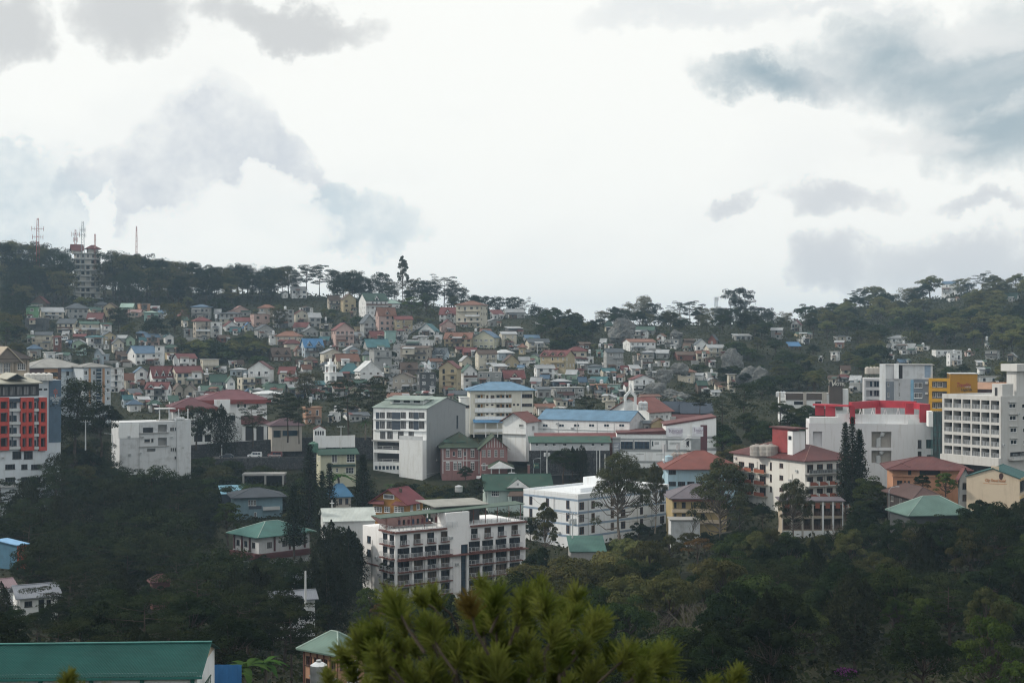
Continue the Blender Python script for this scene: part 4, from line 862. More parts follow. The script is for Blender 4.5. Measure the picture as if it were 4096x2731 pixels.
for r in [
 (215, 425, 545, 577, 642, 'C', 'k', 'gs', 'b'), (200, 335, 513, 537, 565, 'W', 'b', 'gs'), (345, 640, 645, 692, 842, 'Y', 'r', 'gs', 'd3', 'pale yellow four storey villa with three gablets in red roof', 'three gablet yellow villa'), (575, 740, 617, 652, 742, 'C', 'r', 'hip', '', 'cream house with arched windows under maroon hipped roof', 'cream maroon hipped house'),
 (290, 465, 770, 797, 872, 'W', 's', 'gs'), (435, 600, 893, 912, 962, 'U', 's', 'hip', '', 'dark blue upper storey house with white windows', 'dark blue house'), (435, 720, 955, 965, 1052, 'G', 'n', 'flat', 'b'), (765, 935, 872, 912, 932, 'T', 't', 'gs', '', 'low house under bright teal roof', 'bright teal roof'), (820, 918, 925, 935, 997, 'O', 'o', 'flat'), (920, 1030, 925, 937, 1002, 'T', 'G', 'flat', 'b', 'turquoise three storey house with pale parapets', 'turquoise parapet house'),
 (1100, 1320, 855, 892, 1022, 'W', 'r', 'gf', 'b', 'white three storey house with red gable and long balcony', 'white red gabled house'), (1052, 1180, 920, 947, 992, 'W', 'r', 'gs'), (1050, 1330, 548, 572, 642, 'W', 'o', 'gs', 'b', 'long white two storey house with rust roof below the boulder', 'long white rust roofed house'), (1135, 1270, 470, 482, 542, 'W', 'k', 'gs', 'b'), (1155, 1335, 440, 472, 502, 'G', 'g', 'gs'),
 (895, 965, 395, 437, 472, 'C', 'g', 'hip', '', 'small cream tower house with green pagoda roof beside grey boulder', 'green pagoda tower'), (885, 1055, 628, 657, 802, 'G', 'k', 'gs', 'b'), (875, 930, 740, 752, 785, 'W', 's', 'flat'), (1485, 1690, 655, 682, 717, 'R', 'n', 'gs', '', 'low red brick house with dark roof on the slope', 'red brick house'), (1655, 1780, 548, 592, 642, 'W', 'k', 'gf', '', 'white house with black pointed gable', 'black gable house'), (1780, 1865, 500, 552, 587, 'R', 'k', 'gf'),
 (1210, 1330, 628, 662, 702, 'G', 's', 'shed'), (1335, 1450, 640, 665, 705, 'G', 's', 'gs'), (1205, 1310, 695, 712, 792, 'G', 's', 'flat', 'b'), (1325, 1450, 728, 737, 772, 'W', 's', 'flat', '', 'small white cube house with four dark windows', 'white cube house'), (1745, 1940, 595, 622, 690, 'C', 's', 'gs'), (1520, 1670, 805, 832, 907, 'C', 'o', 'hip', '', 'cream two storey house with rust hipped roof below the cliff', 'rust hipped cream house'), (1630, 1750, 840, 857, 907, 'W', 's', 'gs'), (1755, 1860, 828, 837, 882, 'W', 's', 'flat'),
 (1735, 1880, 883, 907, 932, 'C', 's', 'gf'), (1830, 1942, 915, 942, 992, 'C', 'n', 'gs'), (1942, 2012, 838, 850, 1000, 'C', 's', 'flat', 'b'), (640, 770, 575, 587, 627, 'N', 'n', 'gs'), (825, 885, 632, 642, 692, 'T', 'g', 'flat'), (900, 985, 1070, 1078, 1150, 'C', 'b', 'flat', '', 'cream two storey box with blue roof edge', 'cream box house'), (365, 565, 1055, 1082, 1112, 'G', 'g', 'gs'), (285, 470, 1105, 1132, 1182, 'S', 'o', 'gs'), (870, 1010, 1025, 1047, 1072, 'W', 's', 'gf'), (300, 435, 965, 977, 1042, 'G', 'k', 'shed'),
 (15, 135, 480, 500, 560, 'S', 'n', 'gs', 'b'), (60, 185, 440, 452, 500, 'G', 's', 'flat'), (660, 750, 745, 757, 800, 'G', 's', 'shed'), (740, 800, 690, 700, 745, 'W', 's', 'flat'), (1410, 1560, 540, 552, 620, 'G', 'k', 'flat'), (1570, 1660, 545, 560, 610, 'N', 'n', 'gs'), (1985, 2150, 505, 520, 545, 'G', 's', 'shed'), (1340, 1480, 800, 815, 860, 'G', 'k', 'flat'), (1245, 1340, 815, 825, 862, 'G', 's', 'flat'), (560, 640, 1050, 1062, 1110, 'B', 's', 'flat'), (470, 560, 1120, 1135, 1180, 'W', 's', 'flat'),
 (1175, 1370, 1025, 1038, 1065, 'S', 'o', 'gs'), (1450, 1560, 1045, 1065, 1080, 'C', 'g', 'gf'), (1010, 1060, 1045, 1060, 1100, 'T', 'G', 'gs'), (640, 720, 800, 815, 855, 'P', 'r', 'shed'), (1800, 1880, 985, 1000, 1030, 'W', 's', 'gs'), (950, 1050, 990, 1005, 1030, 'B', 'g', 'gs'), (1110, 1230, 1060, 1075, 1110, 'G', 'r', 'gs')]:
    ex = r[8] if len(r) > 8 else ''; house(3, *r[:8], ex, *(r[9:11] if len(r) > 9 else ()), dormers=int(ex[1]) if ex[:1] == 'd' else 0)
for r in [
 (320, 405, 545, 582, 640, 'W', 'r', 'gf', 'b', 'white chalet with red gable on the saddle', 'red gabled saddle chalet'), (345, 480, 645, 657, 692, 'Y', 'g', 'gs', 'b'), (365, 470, 690, 697, 732, 'W', 's', 'flat'), (290, 395, 725, 752, 778, 'N', 'B', 'shed', '', 'brown hut under bright blue sheet roof', 'blue sheet hut'), (165, 260, 610, 627, 695, 'G', 's', 'gs'), (650, 795, 663, 677, 712, 'W', 's', 'flat'), (665, 740, 710, 722, 768, 'O', 's', 'gs'),
 (1085, 1245, 670, 692, 730, 'W', 's', 'hip', '', 'upper storey villa with white hipped roof on the wooded hill', 'white hilltop villa'), (1070, 1300, 722, 734, 785, 'W', 'w', 'flat', 'b', 'wide white villa wing with long flat eaves on wooded hill', 'wide white villa wing'), (1170, 1310, 770, 782, 818, 'W', 'w', 'flat'), (1300, 1412, 745, 757, 792, 'W', 's', 'flat'), (1425, 1660, 772, 785, 830, 'W', 'w', 'flat', 'b', 'long white flat roofed building among the hill trees', 'long white hill building'), (1540, 1662, 800, 812, 908, 'W', 'w', 'flat', 'b'),
 (1502, 1632, 243, 263, 355, 'W', 'b', 'gs', 'b', 'white building with blue roof at the top of wooded hill', 'hilltop white building'), (1540, 1642, 368, 378, 402, 'W', 'w', 'flat'), (1985, 2112, 335, 377, 405, 'W', 'g', 'gs', '', 'house with pale green roof high in the hill trees', 'green roofed hill house'), (1845, 1960, 775, 790, 862, 'G', 's', 'flat'), (1840, 1880, 722, 732, 775, 'W', 's', 'flat'), (2015, 2092, 805, 832, 872, 'C', 's', 'gf'), (1780, 1880, 925, 937, 975, 'W', 's', 'shed'), (1785, 1950, 985, 995, 1042, 'W', 's', 'flat', 'b'),
 (632, 705, 785, 797, 872, 'W', 's', 'flat'), (705, 785, 905, 937, 975, 'C', 'n', 'gs'), (785, 878, 985, 1017, 1082, 'B', 's', 'gs'), (665, 790, 978, 1002, 1042, 'N', 'r', 'hip'), (1075, 1132, 818, 826, 860, 'W', 'w', 'flat', '', 'little white cube hut below the wide villa', 'white cube hut'), (1145, 1245, 858, 878, 895, 'W', 'b', 'gs'), (615, 700, 985, 1000, 1045, 'S', 'n', 'gs'), (780, 880, 1030, 1045, 1120, 'G', 's', 'flat'), (540, 570, 840, 850, 880, 'W', 's', 'flat'), (130, 185, 495, 510, 540, 'G', 's', 'flat'), (1680, 1760, 785, 797, 830, 'P', 's', 'flat'), (1770, 1850, 870, 882, 910, 'G', 's', 'shed')]:
    ex = r[8] if len(r) > 8 else ''; house(4, *r[:8], ex, *(r[9:11] if len(r) > 9 else ()))
# smaller houses that fill the slope between those
RI = random.Random(77)
VEG = [(715, 1335, 1075, 1445), (400, 1235, 715, 1330), (2150, 1250, 2400, 1400), (2870, 1330, 3260, 1600), (1600, 1200, 1760, 1300), (1000, 1430, 1180, 1500), (1300, 1210, 1400, 1290), (2440, 1280, 2540, 1370), (2640, 1460, 2780, 1580), (1560, 1360, 1615, 1590), (150, 1200, 230, 1300)]
fill = 0
for tr in range(4200):
    if fill >= 170: break
    x, y = RI.uniform(120, 2860), RI.uniform(1235, 1655); w, h = (RI.uniform(34, 62), RI.uniform(24, 42)) if fill < 60 else (RI.uniform(22, 40), RI.uniform(16, 30)); bx = (x-w*.5, y-h, x+w*.5, y)
    top = 1215 if x < 1000 else (1235 if x < 2000 else 1340)
    if bx[1] < top or (x < 480 and y > 1440) or (x > 1060 and y > 1600 and x < 1500) or (1480 < x < 2140 and y > 1560) or (x > 2140 and y > 1600): continue
    if any(bx[0] < v[2] and bx[2] > v[0] and bx[1] < v[3] and bx[3] > v[1] for v in VEG): continue
    if any(max(0, min(bx[2], q[2])-max(bx[0], q[0]))*max(0, min(bx[3], q[3])-max(bx[1], q[1])) > .22*w*h for q in RECTS): continue
    t_ = RI.choice(['gs', 'gf', 'gs', 'flat', 'shed', 'hip']); house(0, bx[0], bx[2], y-h-RI.uniform(8, 18), y-h*.98, y, RI.choice('GGWWCCSPNLBYK'), RI.choice('ssksrrognnbgt'), t_, RI.choice(['', 'b']), **({} if w > 40 else dict(name='shack', cat='shack'))); fill += 1
# white church tower with stepped top
D_ = hit(1322, 1570); B = Bld('church_tower', 'slim white church tower with stepped open belfry', 'church', 1318, D_, 35, 1298, 1346, 1580, 1492, WHITE, 'village church', 'white church tower', sub=False); B.sink = 6
for f_ in (1, 2):
    for z in (B.h-3.0, B.h-8.0): B.win(f_, B.L(f_)*.5, z, 1.5, 1.8, FRAME, 0, 2, 2)
B.finish(); b = MB(); w_, d_ = B.w, B.d; b.box(-.3, w_+.3, -.3, d_+.3, B.h+.01, B.h+.35, WHITE)
for x in (.1, w_*.5-.2, w_-.5):
    for y in (.1, d_-.5): b.box(x, x+.4, y, y+.4, B.h+.36, B.h+2.6, WHITE)
b.box(.05, w_-.05, .05, d_-.05, B.h+2.61, B.h+3.5, WHITE); b.box(w_*.25, w_*.75, d_*.25, d_*.75, B.h+3.51, B.h+4.6, WHITE); b.box(w_*.38, w_*.62, d_*.38, d_*.62, B.h+4.61, B.h+5.9, WHITE); b.build('belfry', B.root)
RECTS.append((1295, 1435, 1346, 1560, D_))
# ------------------------------------------------------------------ the hotels, schools and houses of the valley
ZO = {'a': (0, 1350, 2.4125), 'b': (700, 1400, 2.614), 'c': (1400, 1500, 2.614), 'd': (2000, 1500, 2.24), 'e': (2600, 1500, 2.24), 'f': (3200, 1400, 2.0904), 'g': (1350, 1950, 2.767), 'h': (700, 1750, 2.614),
      'i': (0, 1900, 1.8875), 'j': (700, 2200, 2.352), 'k': (3200, 1950, 2.008), 'u': (2380, 1660, 4.704), 't': (3300, 1480, 3.618), 'o': (0, 1380, 6.03), 'm': (60, 850, 4.356), 'n': (2400, 1520, 6.534)}
def zz(k, *v):
    ox, oy, s = ZO[k]; return tuple((ox if i % 2 == 0 else oy) + q/s for i, q in enumerate(v))
def zr(k, xs, ys):
    """rectangles from lists of x spans and y spans"""
    return [zz(k, x0, y0, x1, y1) for y0, y1 in ys for x0, x1 in xs]
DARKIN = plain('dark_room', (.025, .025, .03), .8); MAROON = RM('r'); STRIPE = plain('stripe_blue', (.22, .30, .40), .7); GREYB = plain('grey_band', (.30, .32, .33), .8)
GREYW = wall_mat('grey_render', (.255, .272, .285), .35, .85, (.75, .74, .72)); OLDW = wall_mat('old_white', (.56, .58, .60), .95, .9, (.55, .53, .5)); TAN = wall_mat('tan', (.40, .34, .27)); PINKW = wall_mat('heritage_pink', (.29, .155, .15), .4)
SKYB = wall_mat('sky_blue', (.36, .50, .58), .25); MUST = wall_mat('mustard', (.40, .205, .025), .2); AMBER = plain('amber', (.62, .33, .02), .6); TEALG = glass_mat('teal', (.035, .085, .09), .05); BEIGE = wall_mat('beige', (.45, .42, .38)); BLUEW = plain('navy', (.035, .05, .075), .7)
OCHRE = wall_mat('ochre', (.30, .15, .04)); PEACH = wall_mat('peach', (.52, .30, .20)); ORANGEW = wall_mat('apricot', (.50, .27, .17)); STONE = stone_mat('dark', (.030, .033, .038), (.075, .075, .078), (.012, .012, .013), 1.5); CREAMW = wall_mat('cream_wall', (.56, .47, .36), .4)
FOREST_G = roof_mat('forest_green', (.034, .080, .062), .5, .55); MOSS = roof_mat('moss', (.062, .088, .062), .75, .7); SAGE = roof_mat('sage', (.30, .37, .34), .15, .45); SKYR = roof_mat('sky_blue', (.115, .215, .32), .10, .42); WHR = roof_mat('pale_metal', (.47, .51, .49), .15, .4); TERRA = roof_mat('terracotta', (.175, .06, .05), .15)
PURP = roof_mat('purple_grey', (.14, .125, .145), .2); DKMAR = roof_mat('dark_maroon', (.10, .035, .035), .5); BLUEG = wall_mat('blue_grey', (.16, .25, .30))

# grey hotel block with green monitor roof
B = Bld('hotel_block', 'tall grey sided block with green roof and rows of dark curtained windows', 'building', 1706, 440, 60, 1493, 1862, 1950, 1634, WHITE, None, 'grey sided tall block')
B.fm = {1: GREYW}; g = 2
B.gable(SAGE, 'y', 3.0, .35, wallm=GREYW)
B.pwins(2, zr('c', [(310, 365), (383, 438), (530, 585), (615, 665), (722, 777)], [(388, 447), (480, 555)]), fr=DKFRAME, g=2, nv=1)
for r in zr('c', [(271, 305), (440, 526), (667, 718)], [(388, 460), (480, 570)]): B.pstrip('dark_panel', 2, r, BLUEW, .06)
for y in (462, 572): B.pstrip('ledge', 2, zz('c', 246, y, 792, y+9), WHITE, .45)
B.pwins(2, zr('c', [(315, 370), (390, 447), (503, 560), (612, 668)], [(590, 662)]), fr=DKFRAME, g=2)
B.pholes(2, zr('c', [(248, 540)], [(700, 780), (815, 910), (1052, 1110)]), 2.2, DARKIN)
for y in (745, 880): B.rail(2, *B.prect(2, zz('c', 248, y, 540, y+1))[:2], B.ray(2, 1550, 1500+(y+32)/2.614)[1], 1.05, WHITE, .02, 1, 3.4)
B.pwins(2, zr('c', [(257, 292), (296, 330), (334, 368), (375, 408), (411, 440), (444, 476), (487, 512), (515, 543)], [(945, 988)]), nv=0, g=1)
B.pwins(2, zr('c', [(553, 584)], [(715, 772), (850, 908), (958, 1015), (1075, 1135)]), fr=DKFRAME, nv=0)
B.pstrip('ledge', 2, zz('c', 238, 680, 545, 692), CONC, .7)
x0, x1, z0, z1 = B.prect(2, zz('c', 553, 1, 735, 2))
b = MB(); b.box(-2.4, 0-.005, .05, x1-0.1, -4, B.ray(2, *zz('c', 640, 672))[1], WHITE); b.box(-2.4, -2.2, .05, x1-.1, B.ray(2, *zz('c', 640, 672))[1]+.003, B.ray(2, *zz('c', 640, 630))[1], RAILM); b.build('stair_tower', B.root)
b = MB(); mz = B.h+1.0; b.box(B.w*.16, B.w*.46, B.d*.18, B.d*.80, mz-.5, mz+1.35, WHITE); b.build('roof_monitor', B.root)
for i in range(3):
    q = MB(); q.box(B.w*.16-.05, B.w*.16-.005, B.d*(.24+.19*i), B.d*(.36+.19*i), mz+.55, mz+1.2, BLACK); q.build('louvre', B.root)
b = MB(); b.box(B.w*.10, B.w*.52, B.d*.14, B.d*.84, mz+1.36, mz+1.5, SAGE); b2 = B._slab(b, [(B.w*.08, B.d*.12, mz+1.5), (B.w*.34, B.d*.12, mz+2.6), (B.w*.34, B.d*.86, mz+2.6), (B.w*.08, B.d*.86, mz+1.5)][::-1], SAGE, .1, [(0, 0), (0, 4), (14, 4), (14, 0)]); b.build('monitor_roof', B.root)
B.win(1, B.w*.78, B.h-7.2, 1.1, 4.2, DKFRAME, 1, 0, 2)
B.strip('ledge', 1, .0, B.w*.97, B.h*.17, B.h*.175, CONCL, .04); B.cap = True; B.clutter(2, 6, seed=3); B.clutter(1, 2, 6, seed=4); B.finish()
# pink heritage house
B = Bld('heritage_house', 'old pink timber house with white arched windows and mossy green roof', 'house', 1768, 438, 4, 1764, 1924, 1925, 1792, PINKW, None, 'pink heritage house', d=15)
B.hip(MOSS, 4.2, .9)
B.pwins(1, zr('c', [(1003, 1042), (1127, 1166), (1260, 1302)], [(785, 858), (917, 990)]), nv=1, nh=2, g=2); B.pwins(1, zr('c', [(1075, 1098), (1192, 1213)], [(798, 845)]), nv=0, g=0); B.pwins(1, zr('c', [(1080, 1118)], [(917, 990)]), nv=1, nh=2, g=2)
for r in zr('c', [(1003, 1042), (1127, 1166), (1260, 1302), (1080, 1118)], [(768, 784), (902, 916)]):
    if r[0] > 1811 and r[0] < 1816 and r[1] < 1800: continue
    B.pstrip('arch_head', 1, r, FRAME, .10)
B.pstrip('band', 1, zz('c', 968, 887, 1358, 897), FRAME, .10)
for x in (968, 1180, 1218, 1345): B.pstrip('pilaster', 1, zz('c', x, 770, x+7, 1030), FRAME, .08)
for x in (1030, 1160):
    s_, z_ = B.ray(1, *zz('c', x, 718)); q = MB(); y_ = 1.6; q.box(-1.0, 1.0, y_, y_+2.4, 0, 1.5, PINKW); q.box(-.7, .7, y_-.06, y_-.01, .2, 1.3, GL[2]); B._slab(q, [(-1.5, y_-.5, 1.5), (1.5, y_-.5, 1.5), (1.2, y_+3, 2.1), (-1.2, y_+3, 2.1)], FOREST_G, .1); q.build('dormer', B.root, (s_, 0, B.h+.3))
B.finish()
G_ = Bld('wing', 'x', 'x', 1924, 434, 4, 1920, 2030, 1925, 1790, PINKW, d=13); B2 = B; THINGS.pop()
del G_.root['label'], G_.root['category']; G_.root.parent = B.root; G_.root.matrix_parent_inverse = Matrix.Identity(4); G_.root.rotation_euler = (0, 0, G_.a-B.a)
_d = G_.C-B.C; G_.root.location = (_d.dot(B.e1), _d.dot(B.e2), G_.zb-B.zb); G_.root.name = 'gabled_wing'
G_.gable(MOSS, 'y', 3.4, .9); G_.pwins(1, zr('c', [(1380, 1396), (1400, 1417), (1440, 1470), (1510, 1541), (1570, 1588), (1592, 1610)], [(780, 852)]), nv=1, nh=2, g=2); G_.pwins(1, zr('c', [(1386, 1417)], [(917, 990)]), nv=1, nh=2, g=2)
G_.strip('band', 1, 0, G_.w, G_.h*.46, G_.h*.5, FRAME, .1)
for i in range(7): G_.strip('batten', 1, G_.w*(.2+.1*i), G_.w*(.2+.1*i)+.14, G_.h+.05, G_.h+3.0*(1-abs(.2+.1*i-.5)*2), FRAME, .05)
q = MB(); q.box(2.6, G_.w+1.2, -3.2, -.02, 0, .9, PINKW)
for x in (2.8, 5.2, G_.w+.8):
    q.box(x, x+.3, -3.1, -2.8, .9, 4.2, FRAME)
q.box(2.6, G_.w+1.2, -3.15, -3.05, 1.4, 1.5, FRAME); q.build('porch', G_.root)
q = MB(); c0 = [(2.0, -3.8, 4.3), (G_.w+1.8, -3.8, 4.3), (G_.w+1.8, -.02, 5.0), (2.0, -.02, 5.0)]; apx = (G_.w*.55+1, -3.0, 6.4); bk = (G_.w*.55+1, -.02, 6.6)
q.poly([c0[0], apx, bk, c0[3]], MOSS); q.poly([c0[1], c0[2], bk, apx], MOSS); q.poly([c0[0], c0[1], apx], FRAME); q.box(2.0, G_.w+1.8, -3.8, -.02, 4.15, 4.29, FRAME); q.build('porch_roof', G_.root)
G_.finish()
# cream school with blue hipped roof
B = Bld('school', 'cream four storey building with sky blue hipped roof and long white balconies', 'building', 1880, 482, 4, 1876, 2133, 1690, 1563, WHITE, None, 'blue roofed cream school', d=14)
B.wall = wall_mat('school_cream', (.68, .66, .58), .2); B.hip(SKYR, 2.6, 1.2)
for y0, y1 in ((200, 240), (293, 342), (388, 430)): B.pholes(1, [zz('c', 1310, y0, 1412, y1), zz('c', 1520, y0, 1690, y1)], 1.2)
for y in (242, 342, 430): B.pstrip('balcony', 1, zz('c', 1305, y, 1690, y+46), WHITE, .55)
B.pwins(1, zr('c', [(1798, 1905)], [(197, 237), (298, 328), (390, 414)]), fr=BRFRAME, nv=3, g=0); B.pwins(1, zr('c', [(1424, 1448), (1476, 1500), (1704, 1726), (1744, 1768)], [(300, 320), (397, 415)]), fr=BRFRAME, nv=0, g=0, sill=False)
B.pwins(1, zr('c', [(1425, 1447), (1470, 1510)], [(208, 240)]), fr=BRFRAME, nv=0, g=3)
for x0, x1 in ((1335, 1365), (1535, 1568), (1590, 1615), (1636, 1660)):
    for y0, y1 in ((212, 238), (308, 338), (404, 428)):
        a, c, z0, z1 = B.prect(1, zz('c', x0, y0, x1, y1)); q = MB(); q.box(a, c, 1.12, 1.18, z0, z1, GL[0]); q.build('window', B.root)
        a, c, z0, z1 = B.prect(1, zz('c', x1+6, y0-4, x1+24, y1)); q = MB(); q.box(a, c, 1.12, 1.18, z0, z1, OCHRE); q.build('door', B.root)
x0, x1, z0, z1 = B.prect(1, zz('c', 1285, 460, 1590, 490)); b = MB(); B._slab(b, [(x0, -3.2, z0), (x1, -3.2, z0), (x1, -.02, z1), (x0, -.02, z1)], plain('awning_blue', (.05, .16, .30), .5), .1); b.build('awning', B.root)
b = MB(); b.box(x0+.2, x1, -2.9, -2.75, z0-3.2, z0-2.2, WHITE); [b.box(x0+i*4, x0+i*4+.3, -2.9, -2.7, z0-5, z0-.1, WHITE) for i in range(6)]; b.build('veranda', B.root)
for x in (1255, 1460, 1620, 1788): B.pstrip('pilaster', 1, zz('c', x, 170, x+6, 450), WHITE, .10)
B.finish()
B = Bld('annexe', 'plain white three storey annexe left of the blue roofed cream school', 'building', 1842, 484, 4, 1838, 1881, 1700, 1592, WHITE, d=9); B.pwins(1, [zz('c', 1208, 315, 1252, 342)], fr=BRFRAME, nv=2); B.flat(CONCL, .2); B.finish()
# white house with red gable
B = Bld('house', 'white two storey house with rust red gable between school and long warehouse', 'house', 2104, 446, 62, 2010, 2152, 1795, 1684, WHITE, None, 'warehouse side gabled house')
B.gable(TERRA, 'x', 2.5, .9, wallm=WHITE); B.pwins(2, zr('c', [(1765, 1815), (1845, 1876)], [(512, 545)]), nv=3, g=2); B.pwins(2, zr('c', [(1850, 1877)], [(612, 660)]), nv=1); B.win(1, B.w*.6, B.h-3.2, 1.8, 1.5, nv=3, g=2); B.strip('ledge', 2, 0, B.d, B.h*.5, B.h*.53, CONC, .5); B.finish()
# long white warehouse with light blue roof
B = Bld('warehouse', 'long white warehouse with light blue ribbed roof and square white windows', 'building', 2518, 440, 68, 2152, 2578, 1790, 1685, WHITE, None, 'light blue roofed warehouse')
B.fm = {1: OLDW}; B.gable(SKYR, 'y', 2.8, .35, wallm=OLDW); B.pwins(2, zr('d', [(382, 428), (528, 575), (661, 710), (795, 845), (930, 978), (1066, 1114)], [(438, 463)]), nv=1, g=1)
B.pstrip('ledge', 2, zz('d', 338, 488, 1160, 493), CONCL, .15)
for x in (520, 690, 868, 1020): B.pstrip('pilaster', 2, zz('d', x, 420, x+5, 535), CONCL, .08)
q = MB(); q.box(-.08, -.01, B.d*.02, B.d*.98, B.h-.18, B.h+.02, SKYR); q.build('gutter', B.root); B.clutter(2, 5, .5, seed=5); B.finish()
# low green roofed rows in front of it
B = Bld('classroom_row', 'low brown walled row with maroon roof edge in front of the warehouse', 'building', 2150, 434, 3, 2146, 2462, 1776, 1752, wall_mat('brick_brown', (.20, .085, .07)), None, None, d=6)
B.shed(MAROON, .9, .8); B.pwins(1, zr('d', [(400, 440), (445, 490), (570, 605), (610, 650), (890, 925), (930, 965)], [(560, 582)]), nv=2, g=0); B.finish()
B = Bld('classroom_row', 'long low white building with dark green lean-to roof above the stone wall', 'building', 2124, 428, 3, 2120, 2438, 1802, 1769, OLDW, None, 'low green lean-to row', d=5)
B.shed(FOREST_G, 1.2, .7); B.pwins(1, zr('d', [(318, 345), (398, 427), (470, 500), (565, 597), (818, 848), (900, 930)], [(610, 634)]), nv=1, g=0); B.finish()
# church, its bell arch and tanks
B = Bld('church', 'white church with broad rust red gable roof behind the bell arch', 'church', 2597, 480, 57, 2443, 2685, 1700, 1646, WHITE, None, 'red roofed church')
B.gable(TERRA, 'x', 4.4, .9, wallm=WHITE); B.pwins(1, zr('d', [(1347, 1360), (1364, 1378), (1395, 1418), (1438, 1460), (1485, 1505)], [(358, 388)]), nv=2, g=2)
for x in (1335, 1380, 1425, 1470, 1528): B.pstrip('pilaster', 1, zz('d', x, 325, x+5, 418), FRAME, .12)
B.finish()
p = at(2521, 1655, 466); t = thing('bell_arch', 'slender white pointed arch topped by a cross in front of the church', 'bell arch', p, .05, None, 'white bell arch'); THINGS[-1][3] = tuple(p+Vector((0, 0, 5)))
k = 466/F; hw, hi = 25*k, 15.5*k; z1, z2 = (1655-1582)*k, (1655-1556)*k; b = MB(); zi = z2-(hw-hi)*1.15
out = [(-hw, 0), (-hw, z1), (0, z2), (hw, z1), (hw, 0)]; inn = [(hi, 0), (hi, z1-.5), (0, zi-.2), (-hi, z1-.5), (-hi, 0)]
for y in (-.5, .5):
    for i in range(4): b.poly([(out[i][0], y, out[i][1]), (out[i+1][0], y, out[i+1][1]), (inn[3-i][0], y, inn[3-i][1]), (inn[4-i][0], y, inn[4-i][1])], FRAME)
for L_ in (out, inn):
    for i in range(4): b.poly([(L_[i][0], -.5, L_[i][1]), (L_[i+1][0], -.5, L_[i+1][1]), (L_[i+1][0], .5, L_[i+1][1]), (L_[i][0], .5, L_[i][1])], FRAME)
b.box(-hi-.02, hi+.02, 1.5, 1.7, 0, z1*.6, FRAME); b.build('arch', t)
b = MB(); b.box(-.16, .16, -.15, .15, z2-.3, z2+1.9, FRAME); b.box(-.6, -.162, -.14, .14, z2+.95, z2+1.25, FRAME); b.box(.162, .6, -.14, .14, z2+.95, z2+1.25, FRAME); b.build('cross', t)
for x, w in ((2565, 'left of two tall steel water tanks beside the bell arch'), (2580, 'right of two tall steel water tanks beside the bell arch')): tank_thing(at(x, 1640, 468), .95, 2.5, w)
for px0, px1, yr, ye, nm in ((2656, 2740, 1606, 1645, 'dark slate roofed hall right behind the church'), (2724, 2848, 1617, 1650, 'lower dark slate roofed hall beside big pine')):
    B = Bld('hall', nm, 'building', px0+4, 505 if px0 < 2700 else 500, 4, px0, px1, 1668, ye, plain('dark_wall', (.05, .055, .06)), d=12); B.gable(roof_mat('slate', (.045, .06, .085), .1), 'x', 3.2, .6); B.finish()
B = Bld('house', 'small cream house with brown gable just behind the maroon edged facade', 'house', 2605, 445, 14, 2598, 2672, 1735, 1694, wall_mat('butter', (.50, .42, .25))); B.gable(RM('n'), 'y', 1.6, .7); B.finish()
B = Bld('shack', 'grey patched shack beside warehouse gable', 'house', 2575, 446, 12, 2570, 2606, 1735, 1692, CONC); B.shed(RM('k'), .5, .5); B.win(1, B.w*.4, B.h*.4, .8, .9, DKFRAME); B.finish()
B = Bld('house', 'house under long brown roof with square chimney behind the maroon edged facade', 'house', 2700, 455, 5, 2694, 2800, 1712, 1686, wall_mat('butter', (.50, .42, .25)), d=8); B.gable(DKMAR, 'x', 2.0, .6); q = MB(); q.box(-1.5, .4, 1, 2.6, 0, 3.6, CONC); q.build('chimney', B.root); B.finish()
# office with the long sign boards
B = Bld('office_building', 'white and grey office block with sloping maroon edged top and two sign boards', 'building', 2468, 430, 2, 2464, 2865, 1885, 1735, WHITE, None, 'maroon edged office block', d=16)
def wedge(b, xa, xb, za, zb_, m, y0=0.0, y1=.5, z=None):
    z = B.h if z is None else z
    P4 = [(xa, y0, z), (xb, y0, z), (xb, y0, zb_), (xa, y0, za)]; b.poly(P4, m); b.poly([(p[0], y1, p[2]) for p in P4[::-1]], m); b.poly([(xa, y0, za), (xb, y0, zb_), (xb, y1, zb_), (xa, y1, za)], m)
    for X_, Z_ in ((xa, za), (xb, zb_)): b.poly([(X_, y0, z), (X_, y0, Z_), (X_, y1, Z_), (X_, y1, z)], m)
xm = B.ray(1, *zz('u', 1330, 300))[0]; za, zb_ = B.ray(1, *zz('u', 415, 355))[1], B.ray(1, *zz('u', 1330, 318))[1]; zc, zd = B.ray(1, *zz('u', 1330, 205))[1], B.ray(1, *zz('u', 2265, 50))[1]
wedge(B.x, 0, xm, za, zb_, WHITE, 0, 15); wedge(B.x, xm, B.w, zc, zd, WHITE, 0, 15)
b = MB(); wedge(b, 0, xm, za+.45, zb_+.45, MAROON, -.3, 15.3, za+.01); b.build('roof_edge', B.root); b = MB()
n_ = 8
for i in range(n_):
    f0, f1 = i/n_, (i+1)/n_; xa, xb = xm-.8+(B.w+.8-xm)*f0, xm-.8+(B.w+.8-xm)*f1; p0, p1 = zc+(zd-zc)*f0, zc+(zd-zc)*f1
    b.poly([(xa, -.3, p0+.03), (xb, -.3, p1+.03), (xb, -.3, p1+.5), (xa, -.3, p0+.5)], MAROON); b.poly([(xa, -.3, p0+.5), (xb, -.3, p1+.5), (xb, 15.3, p1+.5), (xa, 15.3, p0+.5)], MAROON)
b.build('roof_edge', B.root)
for r in [(330, 435, 2000, 470), (430, 640, 2020, 690), (430, 860, 1330, 900), (330, 410, 480, 740), (1030, 470, 1058, 640), (1330, 470, 1375, 640), (712, 470, 740, 640), (1810, 470, 1990, 640), (2105, 395, 2275, 445), (2110, 615, 2285, 668), (1860, 690, 1995, 815)]: B.pstrip('grey_band', 1, zz('u', *r), GREYB, .05)
